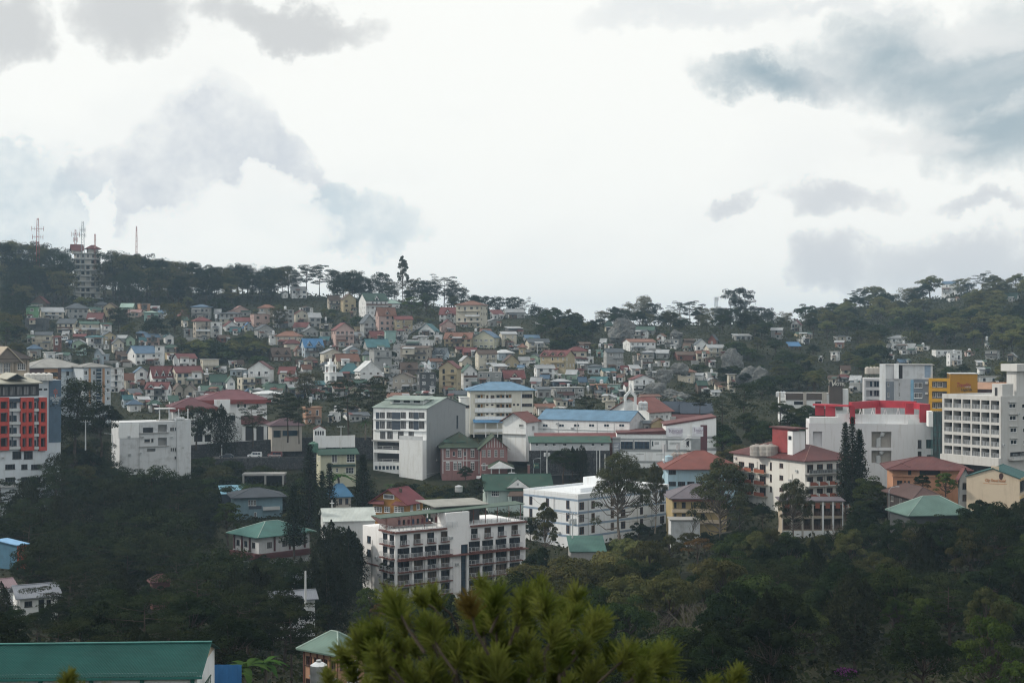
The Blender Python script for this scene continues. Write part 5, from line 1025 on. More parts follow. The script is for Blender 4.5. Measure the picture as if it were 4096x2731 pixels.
B.pstrip('maroon_panel', 1, zz('u', 1985, 185, 2110, 815), plain('maroon_panel', (.11, .035, .045), .7), .09)
B.pwins(1, [zz('u', 485, 492, 712, 632), zz('u', 745, 492, 1025, 632)], fr=DKFRAME, g=1, nv=3, nh=1); B.pwins(1, [zz('u', 262, 438, 325, 740)], fr=DKFRAME, g=1)
for r in ((1122, 518, 1222, 552), (1405, 520, 1610, 556), (1155, 735, 1300, 745), (780, 730, 925, 740), (1160, 950, 1300, 960)):
    x0, x1, z0, z1 = B.prect(1, zz('u', *r)); q = MB(); n_ = int((x1-x0)/.28)
    for i in range(n_):
        for j in range(3 if r[3]-r[1] > 20 else 1): q.box(x0+i*.28, x0+i*.28+.17, -.03, -.004, z0+j*.28, z0+j*.28+.18, BLACK)
    o = q.build('vent_blocks', B.root); o['kind'] = 'stuff'
B.pwins(1, zr('u', [(1720, 1768)], [(240, 372), (475, 590)]), fr=DKFRAME, nv=0, g=0); B.pwins(1, [zz('u', 1072, 490, 1097, 575)], fr=DKFRAME, nv=0, g=1)
st = MB(); 
for (xa, ya, xb, yb_) in ((1790, 440, 1640, 545), (1790, 380, 1640, 485), (1650, 560, 1790, 650), (1650, 500, 1760, 600), (1720, 430, 1800, 430), (1720, 655, 1805, 655), (1720, 375, 1800, 375)):
    (a, z0), (c, z1) = B.ray(1, *zz('u', xa, ya)), B.ray(1, *zz('u', xb, yb_)); st.tube([(a, -1.0, z0), (c, -1.0, z1)], .09, FRAME, 4)
x0, x1, z0, z1 = B.prect(1, zz('u', 1720, 430, 1805, 436)); st.box(x0, x1, -1.2, -.05, z0, z0+.12, CONC); x0, x1, z0, z1 = B.prect(1, zz('u', 1720, 652, 1805, 660)); st.box(x0, x1, -1.2, -.05, z0, z0+.12, CONC); st.build('fire_stair', B.root)
VIO = plain('sign_violet', (.34, .28, .38), .6)
for i, r in enumerate(((1340, 235, 1650, 405), (1832, 218, 2035, 400))):
    o = B.pstrip('sign_board', 1, zz('u', *r), plain('sign_white', (.70, .71, .76), .5), .3); x0, x1, z0, z1 = B.prect(1, zz('u', *r))
    B.text('UNIQUE', 1, x0+(x1-x0)*.62, z1-.9-(z1-z0)*.04, 1.0 if i == 0 else .72, VIO, .31, parent=o)
    for j, (f, w_) in enumerate(((.52, .58), (.41, .62), (.33, .55))): q = MB(); q.box(x0+(x1-x0)*(.64-w_/2), x0+(x1-x0)*(.64+w_/2), -.315, -.302, z0+(z1-z0)*f, z0+(z1-z0)*(f+.035), VIO); q.build('small_print', o)
    q = MB(); c_ = [(.16, .95), (.21, .80), (.24, .62), (.22, .50), (.17, .44), (.19, .62), (.15, .75), (.13, .85)]; q.poly([(x0+(x1-x0)*a_, -.312, z0+(z1-z0)*b_) for a_, b_ in c_], VIO); q.build('swoosh_logo', o)
o = B.pstrip('sign_board', 1, zz('u', 342, 515, 470, 735), plain('sign_grey', (.22, .24, .29), .5), .12); x0, x1, z0, z1 = B.prect(1, zz('u', 342, 515, 470, 735))
for j in range(9): q = MB(); q.box(x0+.2, x1-.3-(j*37 % 5)*.12, -.135, -.122, z1-.5-j*.45-.16, z1-.5-j*.45, FRAME); q.build('small_print', o)
B.pstrip('wall_panel', 1, zz('u', 345, 750, 488, 965), FRAME, .06); o = B.pstrip('sign_board', 1, zz('u', 345, 1005, 480, 1050), FRAME, .25); x0, x1, z0, z1 = B.prect(1, zz('u', 345, 1005, 480, 1050)); B.text('UNIQUE', 1, x0+(x1-x0)*.6, (z0+z1)/2, .55, BLACK, .26, parent=o)
B.flat(CONCL, -.2, .1); B.finish()
# hotel with V sign
B = Bld('hotel', 'low brown and white hotel with dark name board on its tower', 'building', 3142, 482, 2, 3138, 3392, 1640, 1577, WHITE, None, 'brown parapet hotel', d=14)
BRN = wall_mat('brown_render', (.115, .095, .085), .2)
for x0, x1 in ((1215, 1372), (1402, 1540)): B.pstrip('parapet_panel', 1, zz('e', x0, 160, x1, 222), BRN, .25)
for x0, x1 in ((1373, 1401), (1541, 1582), (1155, 1170)): B.pstrip('pilaster', 1, zz('e', x0, 152, x1, 270), BEIGE, .45)
B.pwins(1, zr('e', [(1290, 1370), (1480, 1535), (1645, 1700)], [(235, 262)]), fr=DKFRAME, nv=2, g=0); b = MB()
x0, x1, z0, z1 = B.prect(1, zz('e', 1606, 100, 1725, 230)); b.box(x0, x1, -.5, 5, z0-3, z1, BRN); b.build('tower', B.root); x0, x1, z0, z1 = B.prect(1, zz('e', 1725, 125, 1778, 235)); b = MB(); b.box(x0+.05, x1, -.2, 5, z0-3, z1, WHITE); b.box(x0+.3, x1-1.6, -.25, -.21, z0+5.2, z0+6.8, GL[0]); b.build('stair_box', B.root)
o = B.pstrip('name_board', 1, zz('e', 1608, 58, 1742, 100), plain('board_brown', (.035, .028, .028), .6), .8); x0, x1, z0, z1 = B.prect(1, zz('e', 1608, 58, 1742, 100)); IV = plain('ivory', (.66, .65, .60), .6)
B.text('V', 1, x0+1.0, (z0+z1)/2, 2.4, IV, .82, .25, parent=o); B.text('HOTEL', 1, x0+(x1-x0)*.65, (z0+z1)/2-.1, 1.5, IV, .82, parent=o, squeeze=.82); B.flat(CONC, .1); B.finish()
B = Bld('house', 'white service block with roof tanks left of brown parapet hotel', 'building', 3118, 486, 4, 3113, 3152, 1640, 1588, WHITE, d=8); B.flat(CONCL, .1); B.finish()
for i, x in enumerate((3112, 3124, 3136)): tank_thing(at(x, 1587, 488), .75, 1.6, f'{("first", "middle", "last")[i]} of three steel tanks on white service block')
# grey hotel with yellow frame and mustard name wall
B = Bld('hotel', 'tall pale grey hotel with concrete penthouse, yellow framed bays and mustard name wall', 'building', 3457, 440, 2, 3454, 3722, 1720, 1514, wall_mat('hotel_grey', (.47, .48, .50), .5), None, 'yellow framed grey hotel', d=16)
B.pholes(1, [zz('t', 592, 155, 785, 250), zz('t', 598, 290, 790, 385), zz('t', 600, 430, 795, 520)], 1.6); GS = wall_mat('hotel_slate', (.19, .215, .25), .2)
for y in (155, 290, 430):
    for x in (655, 715, 750): x0, x1, z0, z1 = B.prect(1, zz('t', x, y+10, x+30, y+85)); q = MB(); q.box(x0, x1, 1.5, 1.57, z0, z1, GL[1]); q.build('window', B.root)
for r in ((878, 165, 998, 468), (1280, 130, 1502, 480)): B.pstrip('slate_panel', 1, zz('t', *r), GS, .06)
B.pstrip('blue_panel', 1, zz('t', 1238, 140, 1282, 480), plain('panel_blue', (.20, .38, .52), .6), .10); B.pstrip('white_tower', 1, zz('t', 790, -90, 875, 470), WHITE, .9); B.pstrip('white_tower', 1, zz('t', 998, -95, 1065, 125), WHITE, .9)
for r in zr('t', [(1290, 1405)], [(178, 255), (328, 405)])+zr('t', [(905, 928), (1070, 1085)], [(180, 235), (325, 385)]): x0, x1, z0, z1 = B.prect(1, r); m_, p_ = win_mesh(x1-x0, z1-z0, FRAME, 2, 1); o = B.put('window', m_, 1, (x0+x1)/2, z0, .16); link('pane', p_ or win_mesh(x1-x0, z1-z0, FRAME, 2, 1, split=True)[1], o) if False else None
for r in zr('t', [(1450, 1490)], [(170, 200), (322, 350)]): B.pstrip('air_conditioner', 1, r, CONCL, .7)
b = MB(); x0, x1, z0, z1 = B.prect(1, zz('t', 870, -70, 1560, 120)); b.box(x0, x1, .3, 10, B.h+.01, z1, OLDW); b.box(x0+3.5, x0+5.2, .22, .29, B.h+.1, B.h+4.2, DARKIN); b.box(x1-2.4, x1-.6, .22, .29, B.h+.4, B.h+4.5, STRIPE); b.build('penthouse', B.root)
b = MB(); b.box(x0-.6, x1+.5, -.2, 10.5, z1+.01, z1+.3, CONC); b.build('penthouse_roof', B.root)
b = MB(); x0, x1, z0, z1 = B.prect(1, zz('t', 1502, 118, 1806, 595)); t_ = .9
b.box(x0, x0+t_, -1.2, .0-.004, z0-6, z1, AMBER); b.box(x1-t_, x1, -1.2, -.004, z0-6, z1, AMBER); b.box(x0+t_, x1-t_, -1.2, -.004, z1-t_, z1, AMBER)
for y in (280, 435, 580): zc = B.ray(1, *zz('t', 1600, y))[1]; b.box(x0+t_, x1-t_, -1.25, -.004, zc-.5, zc+.5, AMBER)
b.build('yellow_frame', B.root); b = MB(); b.box(x0, x1+.2, .02, 8, -4, z1-.2, GS); b.build('bay_wall', B.root)
for y in (170, 322, 475):
    for xa, xb in ((1535, 1600), (1625, 1700)): a, c, z0, z1 = B.prect(1, zz('t', xa, y, xb, y+72)); m_, p_ = win_mesh(c-a, z1-z0, FRAME, 2, 1); B.put('window', m_, 1, (a+c)/2, z0, .1)
b = MB(); x0, x1, z0, z1 = B.prect(1, zz('t', 1803, 55, 2200, 372)); b.box(x0+.02, x1, -1.4, 9, z0-8, z1, MUST); w_ = b.build('name_wall', B.root); b = MB(); b.box(x0, x1+.1, -1.5, 9.1, z1+.005, z1+.25, CONCL); b.build('coping', w_)
RS = plain('sign_red', (.28, .02, .03), .5); zc = B.ray(1, *zz('t', 1990, 215))[1]; xc = B.ray(1, *zz('t', 1995, 215))[0]
B.text('Travelite', 1, xc, zc, 1.85, RS, 1.42, .35, parent=w_, squeeze=.62); a, z_ = B.ray(1, *zz('t', 2060, 242)); B.text('HOTEL', 1, a, z_, .6, IV, 1.42, parent=w_); a, z_ = B.ray(1, *zz('t', 2035, 280)); B.text('Legarda', 1, a, z_, 1.15, BLACK, 1.42, .35, parent=w_, squeeze=.9)
B.finish()
for i, x in enumerate((3470, 3484, 3498, 3510)): tank_thing(at(x, 1495, 446), .85, 1.9, f'{("first", "second", "third", "last")[i]} of four pale tanks on the tall grey hotel', BEIGE)
# white hall with red steel frame
B = Bld('mall', 'windowless white hall crowned by a bold red frame with white struts', 'building', 3236, 396, 2, 3231, 3733, 1990, 1692, wall_mat('smooth_white', (.66, .66, .68), .08), None, 'red crowned white hall', d=26)
B.pholes(1, [zz('f', 108, 680, 184, 806), zz('f', 115, 832, 186, 930)], 1.2); B.pholes(1, zr('f', [(598, 765)], [(682, 815), (840, 945)]), 1.8, BEIGE); B.pholes(1, [zz('f', 1055, 748, 1108, 822), zz('f', 1060, 875, 1108, 1010)], .4, TEALG)
B.pwins(1, zr('f', [(985, 1015)], [(750, 820), (846, 900)]), fr=DKFRAME, nv=0, g=0)
for r in ((640, 690, 715, 812), (640, 842, 705, 942)): x0, x1, z0, z1 = B.prect(1, zz('f', *r)); q = MB(); q.tube([(x0+.6, .8, z0), (x0+.6, .8, z0+(z1-z0)*.55), (x1-.9, .8, z1-.8), (x1-.5, .8, z1)], .62, CONCL, 8); q.build('duct', B.root)
b = MB(); x0, x1, z0, z1 = B.prect(1, zz('f', 80, 560, 315, 612)); b.box(x0, x1, 0, 3, B.h+.01, z1, WHITE); b.box(x1+.01, B.w, 1.4, 1.7, B.h+.01, B.h+2.6, WHITE); x0, x1, z0, z1 = B.prect(1, zz('f', 900, 575, 1045, 625)); b.box(x0, x1, 0, .3, B.h+.01, z1, WHITE); b.build('parapet', B.root)
def fr(r, y0, y1): x0, x1, z0, z1 = B.prect(1, zz('f', *r)); b.box(x0, x1, y0, y1, z0, z1, REDM)
for r, y0, y1 in (((418, 466, 460, 612), -.3, .7), ((135, 466, 212, 556), 6, 7), ((218, 466, 300, 556), 3, 4), ((665, 487, 706, 556), 12, 14), ((908, 455, 980, 570), 8, 10), ((1000, 452, 1078, 603), -.2, .8), ((1030, 560, 1078, 604), -.25, .85)):
    b = MB(); fr(r, y0, y1); b.build('red_column', B.root)
def beam(p, q, h0, h1, wd=.9):
    b = MB(); (xa, ya), (xb, yb_) = p, q; d_ = Vector((xb-xa, yb_-ya, 0)).normalized(); n_ = Vector((-d_.y, d_.x, 0))*wd/2; P4 = [Vector((xa, ya, 0))-n_, Vector((xb, yb_, 0))-n_, Vector((xb, yb_, 0))+n_, Vector((xa, ya, 0))+n_]; b.prism([(v.x, v.y) for v in P4], h0, h1, REDM, True); return b.build('red_beam', B.root)
sx = lambda x: B.ray(1, *zz('f', x, 450))[0]; zt = B.ray(1, *zz('f', 700, 445))[1]
beam((sx(420), .2), (sx(690), 13.2), zt-1.7, zt+.3); beam((sx(690), 13.0), (sx(1000), 8.5), zt-1.7, zt+.3); beam((sx(985), 8.5), (sx(1078), .4), zt-1.8, zt-.1); beam((sx(135), 7.0), (sx(425), .2), zt-1.0, zt-.5, 2.4)
b = MB()
for i in range(13):
    f = i/12; xa = sx(330)+(sx(1000)-sx(330))*f; ya = 3+10*math.sin(f*2.2); d_ = .9 if i % 2 else -.9; b.tube([(xa, ya, B.h+.3), (xa+d_*1.1, ya+.2, zt-1.6)], .13, FRAME, 5)
b.build('strut', B.root)
q = MB(); x0, x1, z0, z1 = B.prect(1, zz('f', 375, 570, 690, 600)); q.box(x0, x1, 3, 9, B.h+.01, B.h+1.2, plain('roof_teal', (.06, .16, .19), .5)); q.build('skylight', B.root); B.finish()
# glass lift tower
B = Bld('lift_tower', 'glass lift tower with dark steel grid beside the red crowned white hall', 'tower', 3732, 384, 6, 3726, 3797, 1990, 1647, TEALG, None, 'glass lift tower', d=5.5)
b = MB()
for i in range(5): x = B.w*i/4; b.box(x-.07, x+.07, -.12, -.01, -2, B.h, DKFRAME)
for j in range(14): z = B.h*j/13; b.box(0, B.w, -.11, -.012, z-.06, z+.06, DKFRAME)
b.build('mullion', B.root); b = MB(); b.box(-1.2, -.02, -.3, 5, B.h-4.0, B.h+.1, WHITE); b.build('side_wall', B.root); B.finish()
# big white hotel at the right edge
B = Bld('hotel', 'large white hotel with five tiers of recessed balconies beside glass lift tower', 'building', 4003, 350, 50, 3769, 4110, 1905, 1590, wall_mat('hotel_white', (.54, .54, .53), .2), None, 'tiered balcony white hotel', w=22)
L_ = B.d; rows = [(425, 500), (527, 607), (630, 708), (735, 808), (832, 902)]; zs = [(B.ray(2, *zz('f', 1672, b_))[1], B.ray(2, *zz('f', 1672, a_))[1]) for a_, b_ in rows]
for z0, z1 in zs:
    for i in range(6):
        a, c = L_*(.02+.16*i+.006), L_*(.02+.16*(i+1)-.016); B.hole(2, a, c, z0, z1, 2.4, BEIGE)
        q = MB(); q.box(-c+.1, -c+1.3, 2.2, 2.35, z0, z0+2.2, GL[0]); q.build('door', B.root, (0, 0, 0), -math.pi/2); q = MB(); q.box(-c+.05, -a-.05, .12, .17, z0, z0+1.05, glass_mat('rail_glass', (.16, .17, .18), .15)); q.box(-c+.05, -a-.05, .1, .19, z0+1.05, z0+1.12, STEEL); q.build('railing', B.root, (0, 0, 0), -math.pi/2)
B.strip('base_beam', 2, 0, L_, zs[-1][0]-2.2, zs[-1][0]-.1, B.wall, .8); B.hole(2, .3, L_-.3, -1.5, zs[-1][0]-2.3, 3, DARKIN)
for x0, y0, x1, y1 in ((1748, 447, 1803, 482), (1752, 548, 1807, 585), (1757, 650, 1810, 687), (1760, 750, 1812, 787)):
    B.pwins(1, [zz('f', x0, y0, x1, y1)], nv=1, g=0); a, c, z0, z1 = B.prect(1, zz('f', x0-6, y0-16, x1+8, y0-11)); B.strip('hood', 1, a, c, z0, z1, B.wall, .5); a, c, z0, z1 = B.prect(1, zz('f', x0+106, y0, x1+106, y1)); B.win(1, (a+c)/2, z0, c-a, z1-z0, g=0)
B.pholes(1, [zz('f', 1758, 850, 1900, 890)], 2.0, DARKIN); a, c, z0, z1 = B.prect(1, zz('f', 1742, 885, 1900, 915)); B.strip('balcony', 1, a, c, z0, z0+.5, B.wall, 1.4); B.rail(1, a, c, z0+.5, 1.1, STEEL, 1.4)
B.parapet(B.wall, .35, .4); b = MB(); b.box(1.0, 5.0, L_*.02, L_*.19, B.h+.01, B.h+3.3, B.wall); b.box(.93, .99, L_*.10, L_*.14, B.h+.2, B.h+2.4, DARKIN); b.build('roof_room', B.root)
lx = min(np.linspace(3, 20, 200), key=lambda v: abs(pix(B.W(v, 1.2, B.h))[0]-4066)); b = MB(); b.box(lx, lx+5, 1.2, 4.2, B.h+.01, B.h+6.4, B.wall); b.box(lx-1.0, lx+6, .2, 5.2, B.h+6.41, B.h+8.2, B.wall); b.build('roof_tower', B.root)
B.clutter(1, 6, seed=12); B.finish()
B = Bld('link_wing', 'low white wing with strip windows linking lift tower and big hotel', 'building', 3796, 372, 2, 3792, 3892, 1800, 1728, wall_mat('hotel_white', (.54, .54, .53), .2), d=8); B.pwins(1, zr('f', [(1250, 1296), (1306, 1350), (1354, 1402)], [(733, 776)]), fr=DKFRAME, nv=2, g=0); B.hip(plain('roof_teal', (.06, .16, .19), .5), 1.0, .1); B.finish()
B = Bld('hall', 'long hall with pale orange roof behind the big white hotel', 'building', 3905, 455, 2, 3902, 4080, 1600, 1556, plain('hall_maroon', (.07, .03, .035)), d=12); B.gable(roof_mat('pale_orange', (.42, .25, .17), .2), 'x', 1.9, .4); B.pwins(1, zr('f', [(1692, 1720), (1795, 1822)], [(330, 350)]), nv=1, g=2); B.finish()
# houses below them
B = Bld('house', 'apricot two storey house with wide dark maroon hipped roof', 'house', 3572, 330, 6, 3564, 3862, 1962, 1878, ORANGEW, None, 'apricot maroon roofed house', d=13)
B.hip(DKMAR, 2.4, 1.6); B.pholes(1, [zz('f', 1000, 1005, 1175, 1045)], 1.0, DARKIN); B.pwins(1, [zz('f', 828, 1002, 855, 1040), zz('f', 860, 1002, 885, 1040), zz('f', 905, 1005, 930, 1040), zz('f', 812, 1090, 855, 1132)], fr=DKFRAME, nv=1, nh=1, g=0); B.pwins(1, zr('f', [(870, 888), (900, 920)], [(1094, 1114)]), fr=BRFRAME, nv=0); B.pstrip('ledge', 1, zz('f', 765, 1044, 1180, 1056), ORANGEW, .5); B.finish()
B = Bld('house', 'old dark timber house with rusty brown roof under the apricot house', 'house', 3660, 312, 22, 3548, 3770, 2058, 1998, plain('dark_timber', (.035, .028, .026), .9), None, 'dark timber house')
B.hip(roof_mat('rusted', (.075, .045, .042), .6), 2.2, 1.0)
for i in range(16): B.strip('plank', 1, B.w*(i+.3)/16, B.w*(i+.3)/16+.1, .2, B.h-.2, plain('timber_edge', (.085, .07, .062), .9), .05)
for i in range(14): B.strip('plank', 2, B.d*(i+.3)/14, B.d*(i+.3)/14+.1, .2, B.h-.2, plain('timber_edge', (.085, .07, .062), .9), .05)
B.wins(1, [B.w*.2, B.w*.75], [B.h*.45], 1.6, 1.2, fr=CONC, g=0); B.wins(2, [B.d*.2, B.d*.5, B.d*.8], [B.h*.45], 1.4, 1.2, fr=CONC, g=0); B.finish()
B = Bld('pavilion', 'long low pavilion with pale teal hipped roof below dark timber house', 'building', 3640, 296, 24, 3560, 3893, 2085, 2064, plain('dark_wall', (.05, .055, .06)), None, 'pale teal pavilion roof'); B.hip(roof_mat('pale_teal', (.105, .18, .16), .1, .45), 3.4, .8, ridge_m=roof_mat('ridge_pale', (.32, .42, .38), .1)); B.finish()
B = Bld('hotel', 'windowless cream gable wall with painted orange hotel name', 'building', 4078, 310, 80, 3866, 4110, 2050, 1914, CREAMW, None, 'cream painted gable wall', w=12)
B.gable(roof_mat('deep_teal', (.03, .10, .10), .1), 'x', 1.9, .25, wallm=CREAMW); OR = plain('sign_orange', (.45, .20, .09), .7); a, z_ = B.ray(2, 3980, 1921)
B.text('City Travel Hotel', 2, a, z_, .85, OR, .03, .35, squeeze=.72); B.strip('painted_line', 2, a-2.5, a+2.5, z_-.75, z_-.66, OR, .03)
a, z_ = B.ray(2, 4008, 1905); q = MB(); q.poly([(-a-.1+.55*math.cos(t_)*(.8 if math.cos(t_) < 0 else 1)-.1, -.03, z_+.75*math.sin(t_)) for t_ in np.linspace(.2, 5.1, 16)], plain('hair_brown', (.05, .022, .02))); q.build('painted_head', B.root, (0, 0, 0), -math.pi/2)
for z in (.5, 4.4): B.strip('band', 1, 0, B.w, z+2.5, z+3.1, plain('ochre_band', (.46, .34, .18)), .3); B.win(1, 3, z, 4.5, 2.4, fr=DKFRAME, g=0)
q = MB(); a, z_ = B.ray(2, 3980, 1882); q.box(-.02, .4, a-.8, a+.8, B.h+1.3, B.h+2.5, CREAMW); q.build('chimney', B.root); B.finish()
B = Bld('house', 'narrow white house with maroon roof between apricot house and cream gable wall', 'house', 3838, 318, 15, 3832, 3880, 2020, 1908, CONCL); B.gable(MAROON, 'y', 2.0, .7); B.wins(1, [B.w*.5], [1, 3.6], 1.0, 1.4, fr=DKFRAME); B.finish()
# tan hotel with red balcony panels
B = Bld('hotel', 'white hotel with maroon hipped roof and rows of brick red balcony panels', 'building', 3221, 362, 38, 2934, 3414, 2035, 1846, wall_mat('hotel_ivory', (.66, .65, .62), .2), None, 'red panelled white hotel')
B.hip(roof_mat('maroon_tile', (.125, .045, .045), .2), 3.3, .9, ridge_m=roof_mat('ridge_rose', (.30, .16, .14), .1)); RP = plain('brick_panel', (.26, .075, .04), .8)
fl = [B.ray(1, *zz('e', 1400, y))[1] for y in (880, 990, 1098, 1200)]
for i, z in enumerate(fl):
    for c in range(5):
        x = B.w*(c+.5)/5; cw = B.w/5
        if i == 0: B.win(1, x, z+.1, cw*.62, 2.1, BRFRAME, 0, 2, sill=False)
        elif z > -3:
            B.win(1, x, z+.1, cw*.6, 2.1, BRFRAME, 0, 2, sill=False); q = MB(); q.box(-cw*.48, cw*.46, -1.5, -.01, -.2, 0, B.wall); q.box(-cw*.48, -cw*.38, -1.55, -.012, .0, 1.1, B.wall); o = B.put('balcony', q.mesh('balcony'), 1, x, z); q = MB(); q.poly([(-cw*.36, -1.51, .05), (cw*.46, -1.51, .05), (cw*.46, -1.51, .45), (cw*.15, -1.51, 1.0), (-cw*.36, -1.51, 1.0)], RP); q.box(-cw*.36, cw*.46, -1.5, -1.44, .0, 1.0, CONCL); q.build('red_panel', o)
B.strip('balcony', 1, -.2, B.w+.3, fl[0]-.25, fl[0]+.05, CONC, 1.7); B.rail(1, 0, B.w, fl[0]+.06, 1.0, CONC, 1.6, 2, 3.2); q = MB(); q.box(0, B.w, -1.66, -1.64, fl[0]+.1, fl[0]+.9, glass_mat('rail_glass', (.16, .17, .18), .15)); q.build('balustrade', B.root)
for y in (880, 985, 1088):
    z = B.ray(2, *zz('e', 1060, y))[1]
    for xa, xb in ((795, 845), (885, 932), (975, 1045)):
        a, c, _, _ = B.prect(2, zz('e', xa, y, xb, y+1)); B.win(2, (a+c)/2, z+.1, min(2.6, c-a), 2.1, BRFRAME, 0, 2, sill=False); q = MB(); w_ = (c-a)*1.3; q.box(-w_/2, w_/2, -1.3, -.01, -.2, 0, TAN); q.box(-w_/2, w_/2, -1.32, -1.22, .0, .95, RP); q.box(-w_/2-.15, -w_/2, -1.35, -.01, -.2, 1.15, B.wall); B.put('balcony', q.mesh('balcony'), 2, (a+c)/2, z)
B.pwins(2, zr('e', [(1075, 1092)], [(780, 850), (888, 955), (995, 1045)]), fr=BRFRAME, nv=0, g=0); B.pwins(2, zr('e', [(1160, 1194)], [(790, 830), (898, 938), (1008, 1042)]), fr=BRFRAME, nv=1, nh=1, g=0)
b = MB(); b.box(B.w*.12, B.w*.34, B.d*.30, B.d*.52, B.h+1.5, B.h+7.8, plain('penthouse_red', (.24, .035, .035), .6)); b.build('red_penthouse', B.root); b = MB(); b.box(B.w*.10, B.w*.36, B.d*.23, B.d*.298, B.h+1, B.h+7.2, WHITE); b.box(B.w*.10-.06, B.w*.10-.01, B.d*.245, B.d*.285, B.h+5, B.h+6, GL[0]); b.build('stair_head', B.root); b = MB(); b.box(B.w*.08, B.w*.38, B.d*.20, B.d*.54, B.h+7.82, B.h+8.1, DKMAR); b.build('penthouse_roof', B.root); B.clutter(1, 8, 2, seed=10); B.clutter(2, 9, 2, seed=11); B.finish()
for i, (x, w_) in enumerate(((3028, 'left'), (3060, 'middle'), (3085, 'right'))): tank_thing(at(x, 1822, 378-i), 1.9, 2.6, f'{w_} rust streaked tank on the maroon hotel roof', wall_mat('rusty_steel', (.34, .32, .30), 1.0, .7, (.45, .2, .12)))
B = Bld('hotel_annexe', 'white and brown lower annexe with tall columns and red gable panels', 'building', 3128, 338, 12, 3112, 3372, 2132, 2004, TAN, None, 'columned hotel annexe')
B.h_ = B.h; B.cap = True; nb = 6
for i in range(nb):
    for j in range(2):
        z = .8+j*3.3; a, c = B.w*(i+.08)/nb, B.w*(i+.92)/nb; B.hole(1, a, c, z, z+2.7, 1.6, BEIGE if i > 3 else TAN); q = MB(); q.box(-.9, .9, 1.5, 1.57, 0, 2.3, GL[3]); B.put('door', q.mesh('door'), 1, (a+c)/2, z); B.rail(1, a, c, z, 1.0, BRFRAME, -.2, 5, .4)
for i in range(nb+1): B.strip('column', 1, max(0, B.w*i/nb-.22), min(B.w, B.w*i/nb+.22), -3, B.h, WHITE if i > 3 else BEIGE, .3)
for i in range(nb): B.strip('red_panel', 1, B.w*(i+.28)/nb, B.w*(i+.72)/nb, B.h-1.7, B.h-.4, RP, .1)
B.shed(PURP, .35, .6); B.strip('base', 1, 0, B.w, -4, .6, WHITE, .1); B.finish()
B = Bld('hotel_annexe', 'mustard two storey annexe with purple grey roof behind the gum trees', 'building', 2690, 352, 8, 2676, 2905, 2100, 1995, wall_mat('annexe_yellow', (.38, .30, .16), .6), None, 'mustard annexe', d=12)
B.hip(PURP, 3.0, 1.0); B.pwins(1, zr('e', [(208, 238), (285, 325), (370, 412), (455, 490)], [(1138, 1188), (1240, 1290)]), fr=DKFRAME, nv=1, g=0); B.strip('balcony', 1, -.2, B.w, B.h*.50, B.h*.62, CREAMW, .8); B.strip('balcony', 1, -.2, B.w, B.h*.06, B.h*.2, CREAMW, .8); B.strip('red_eave', 1, 0, B.w, B.h-.5, B.h-.1, TERRA, .9)
for i in range(9): B.strip('pilaster', 1, B.w*i/8.2, B.w*i/8.2+.35, B.h*.2, B.h-.1, B.wall, .35)
B.finish()
B = Bld('house', 'weathered white lower wall and ruined shed under mustard annexe', 'building', 2684, 345, 6, 2676, 2800, 2165, 2082, OLDW, d=6); B.pwins(1, zr('e', [(445, 500), (510, 570)], [(1345, 1366)]), fr=DKFRAME, g=0); B.flat(CONC, .3); B.finish()
B = Bld('building', 'sky blue three storey building under broad terracotta hipped roof', 'building', 2672, 377, 5, 2667, 2952, 1965, 1877, SKYB, None, 'sky blue building', d=16)
B.hip(TERRA, 4.2, 1.6); B.pwins(1, zr('e', [(168, 232), (250, 315), (335, 398), (420, 485), (508, 572)], [(848, 888), (952, 990)]), fr=DKFRAME, nv=3, g=0)
for x in (320, 490): B.pstrip('pilaster', 1, zz('e', x, 840, x+10, 1010), SKYB, .2)
B.finish(); B = Bld('roof_deck', 'pale blue tank deck with rusty tanks left above the terracotta roof', 'building', 2655, 388, 4, 2650, 2725, 1870, 1846, SKYB, d=6); B.flat(CONCL, .1); B.finish()
for i, x in enumerate((2700, 2716, 2732, 2750, 2764)): tank_thing(at(x, 1846, 390), .95, 2.2, f'{("first", "second", "third", "fourth", "last")[i]} of five rust topped tanks behind terracotta roof', wall_mat('rusty_steel', (.34, .32, .30), 1.0, .7, (.45, .2, .12)))
tank_thing(at(2675, 1846, 388), 1.1, 1.5, 'pale blue round tank on the tank deck', SKYB)
for x, y0, y1 in ((2658, 1772, 1830), (2712, 1775, 1812), (2784, 1800, 1835)):
    t = thing('cell_antenna', 'panel antenna mast near the rusty tanks', 'antenna', at(x, y1, 386), 0, 'panel antennas by the rusty tanks'); h_ = (y1-y0)*386/F; b = MB(); b.tube([(0, 0, -2), (0, 0, h_*.9)], .09, STEEL, 6); b.build('pole', t); b = MB(); b.box(-.55, -.1, -.2, -.05, h_*.35, h_, FRAME); b.box(.15, .5, -.2, -.05, h_*.4, h_*.95, CONCL); b.build('panel', t)
# white building with blue stripes
B = Bld('apartment_building', 'white four storey building with grey blue stripes between floors', 'building', 2312, 350, 47, 2094, 2676, 2185, 1984, wall_mat('bright_white', (.74, .77, .80), .12), None, 'blue striped white building')
for z in (B.h*.895, B.h*.645, B.h*.40, B.h*.16): B.strip('blue_stripe', 2, .1, B.d, z, z+.5, STRIPE, .04); B.strip('blue_stripe', 1, .1, B.w, z, z+.5, STRIPE, .04)
for j, z in enumerate((B.h*.72, B.h*.475, B.h*.23)):
    for x in (.18, .55, .86): B.win(2, B.d*x, z, 1.1, 2.3, BRFRAME, 1, 1, 2, sill=False)
    for i in (0, 1, 3, 4, 6, 8): B.win(1, B.w*(i+.35+.1*(i % 3))/9.3, z, 1.2 if i % 4 else 1.7, 1.9, BRFRAME, [1, 0, 2, 0, 1, 3, 0, 2, 1][(i+j*2) % 9], 1, 2, sill=False)
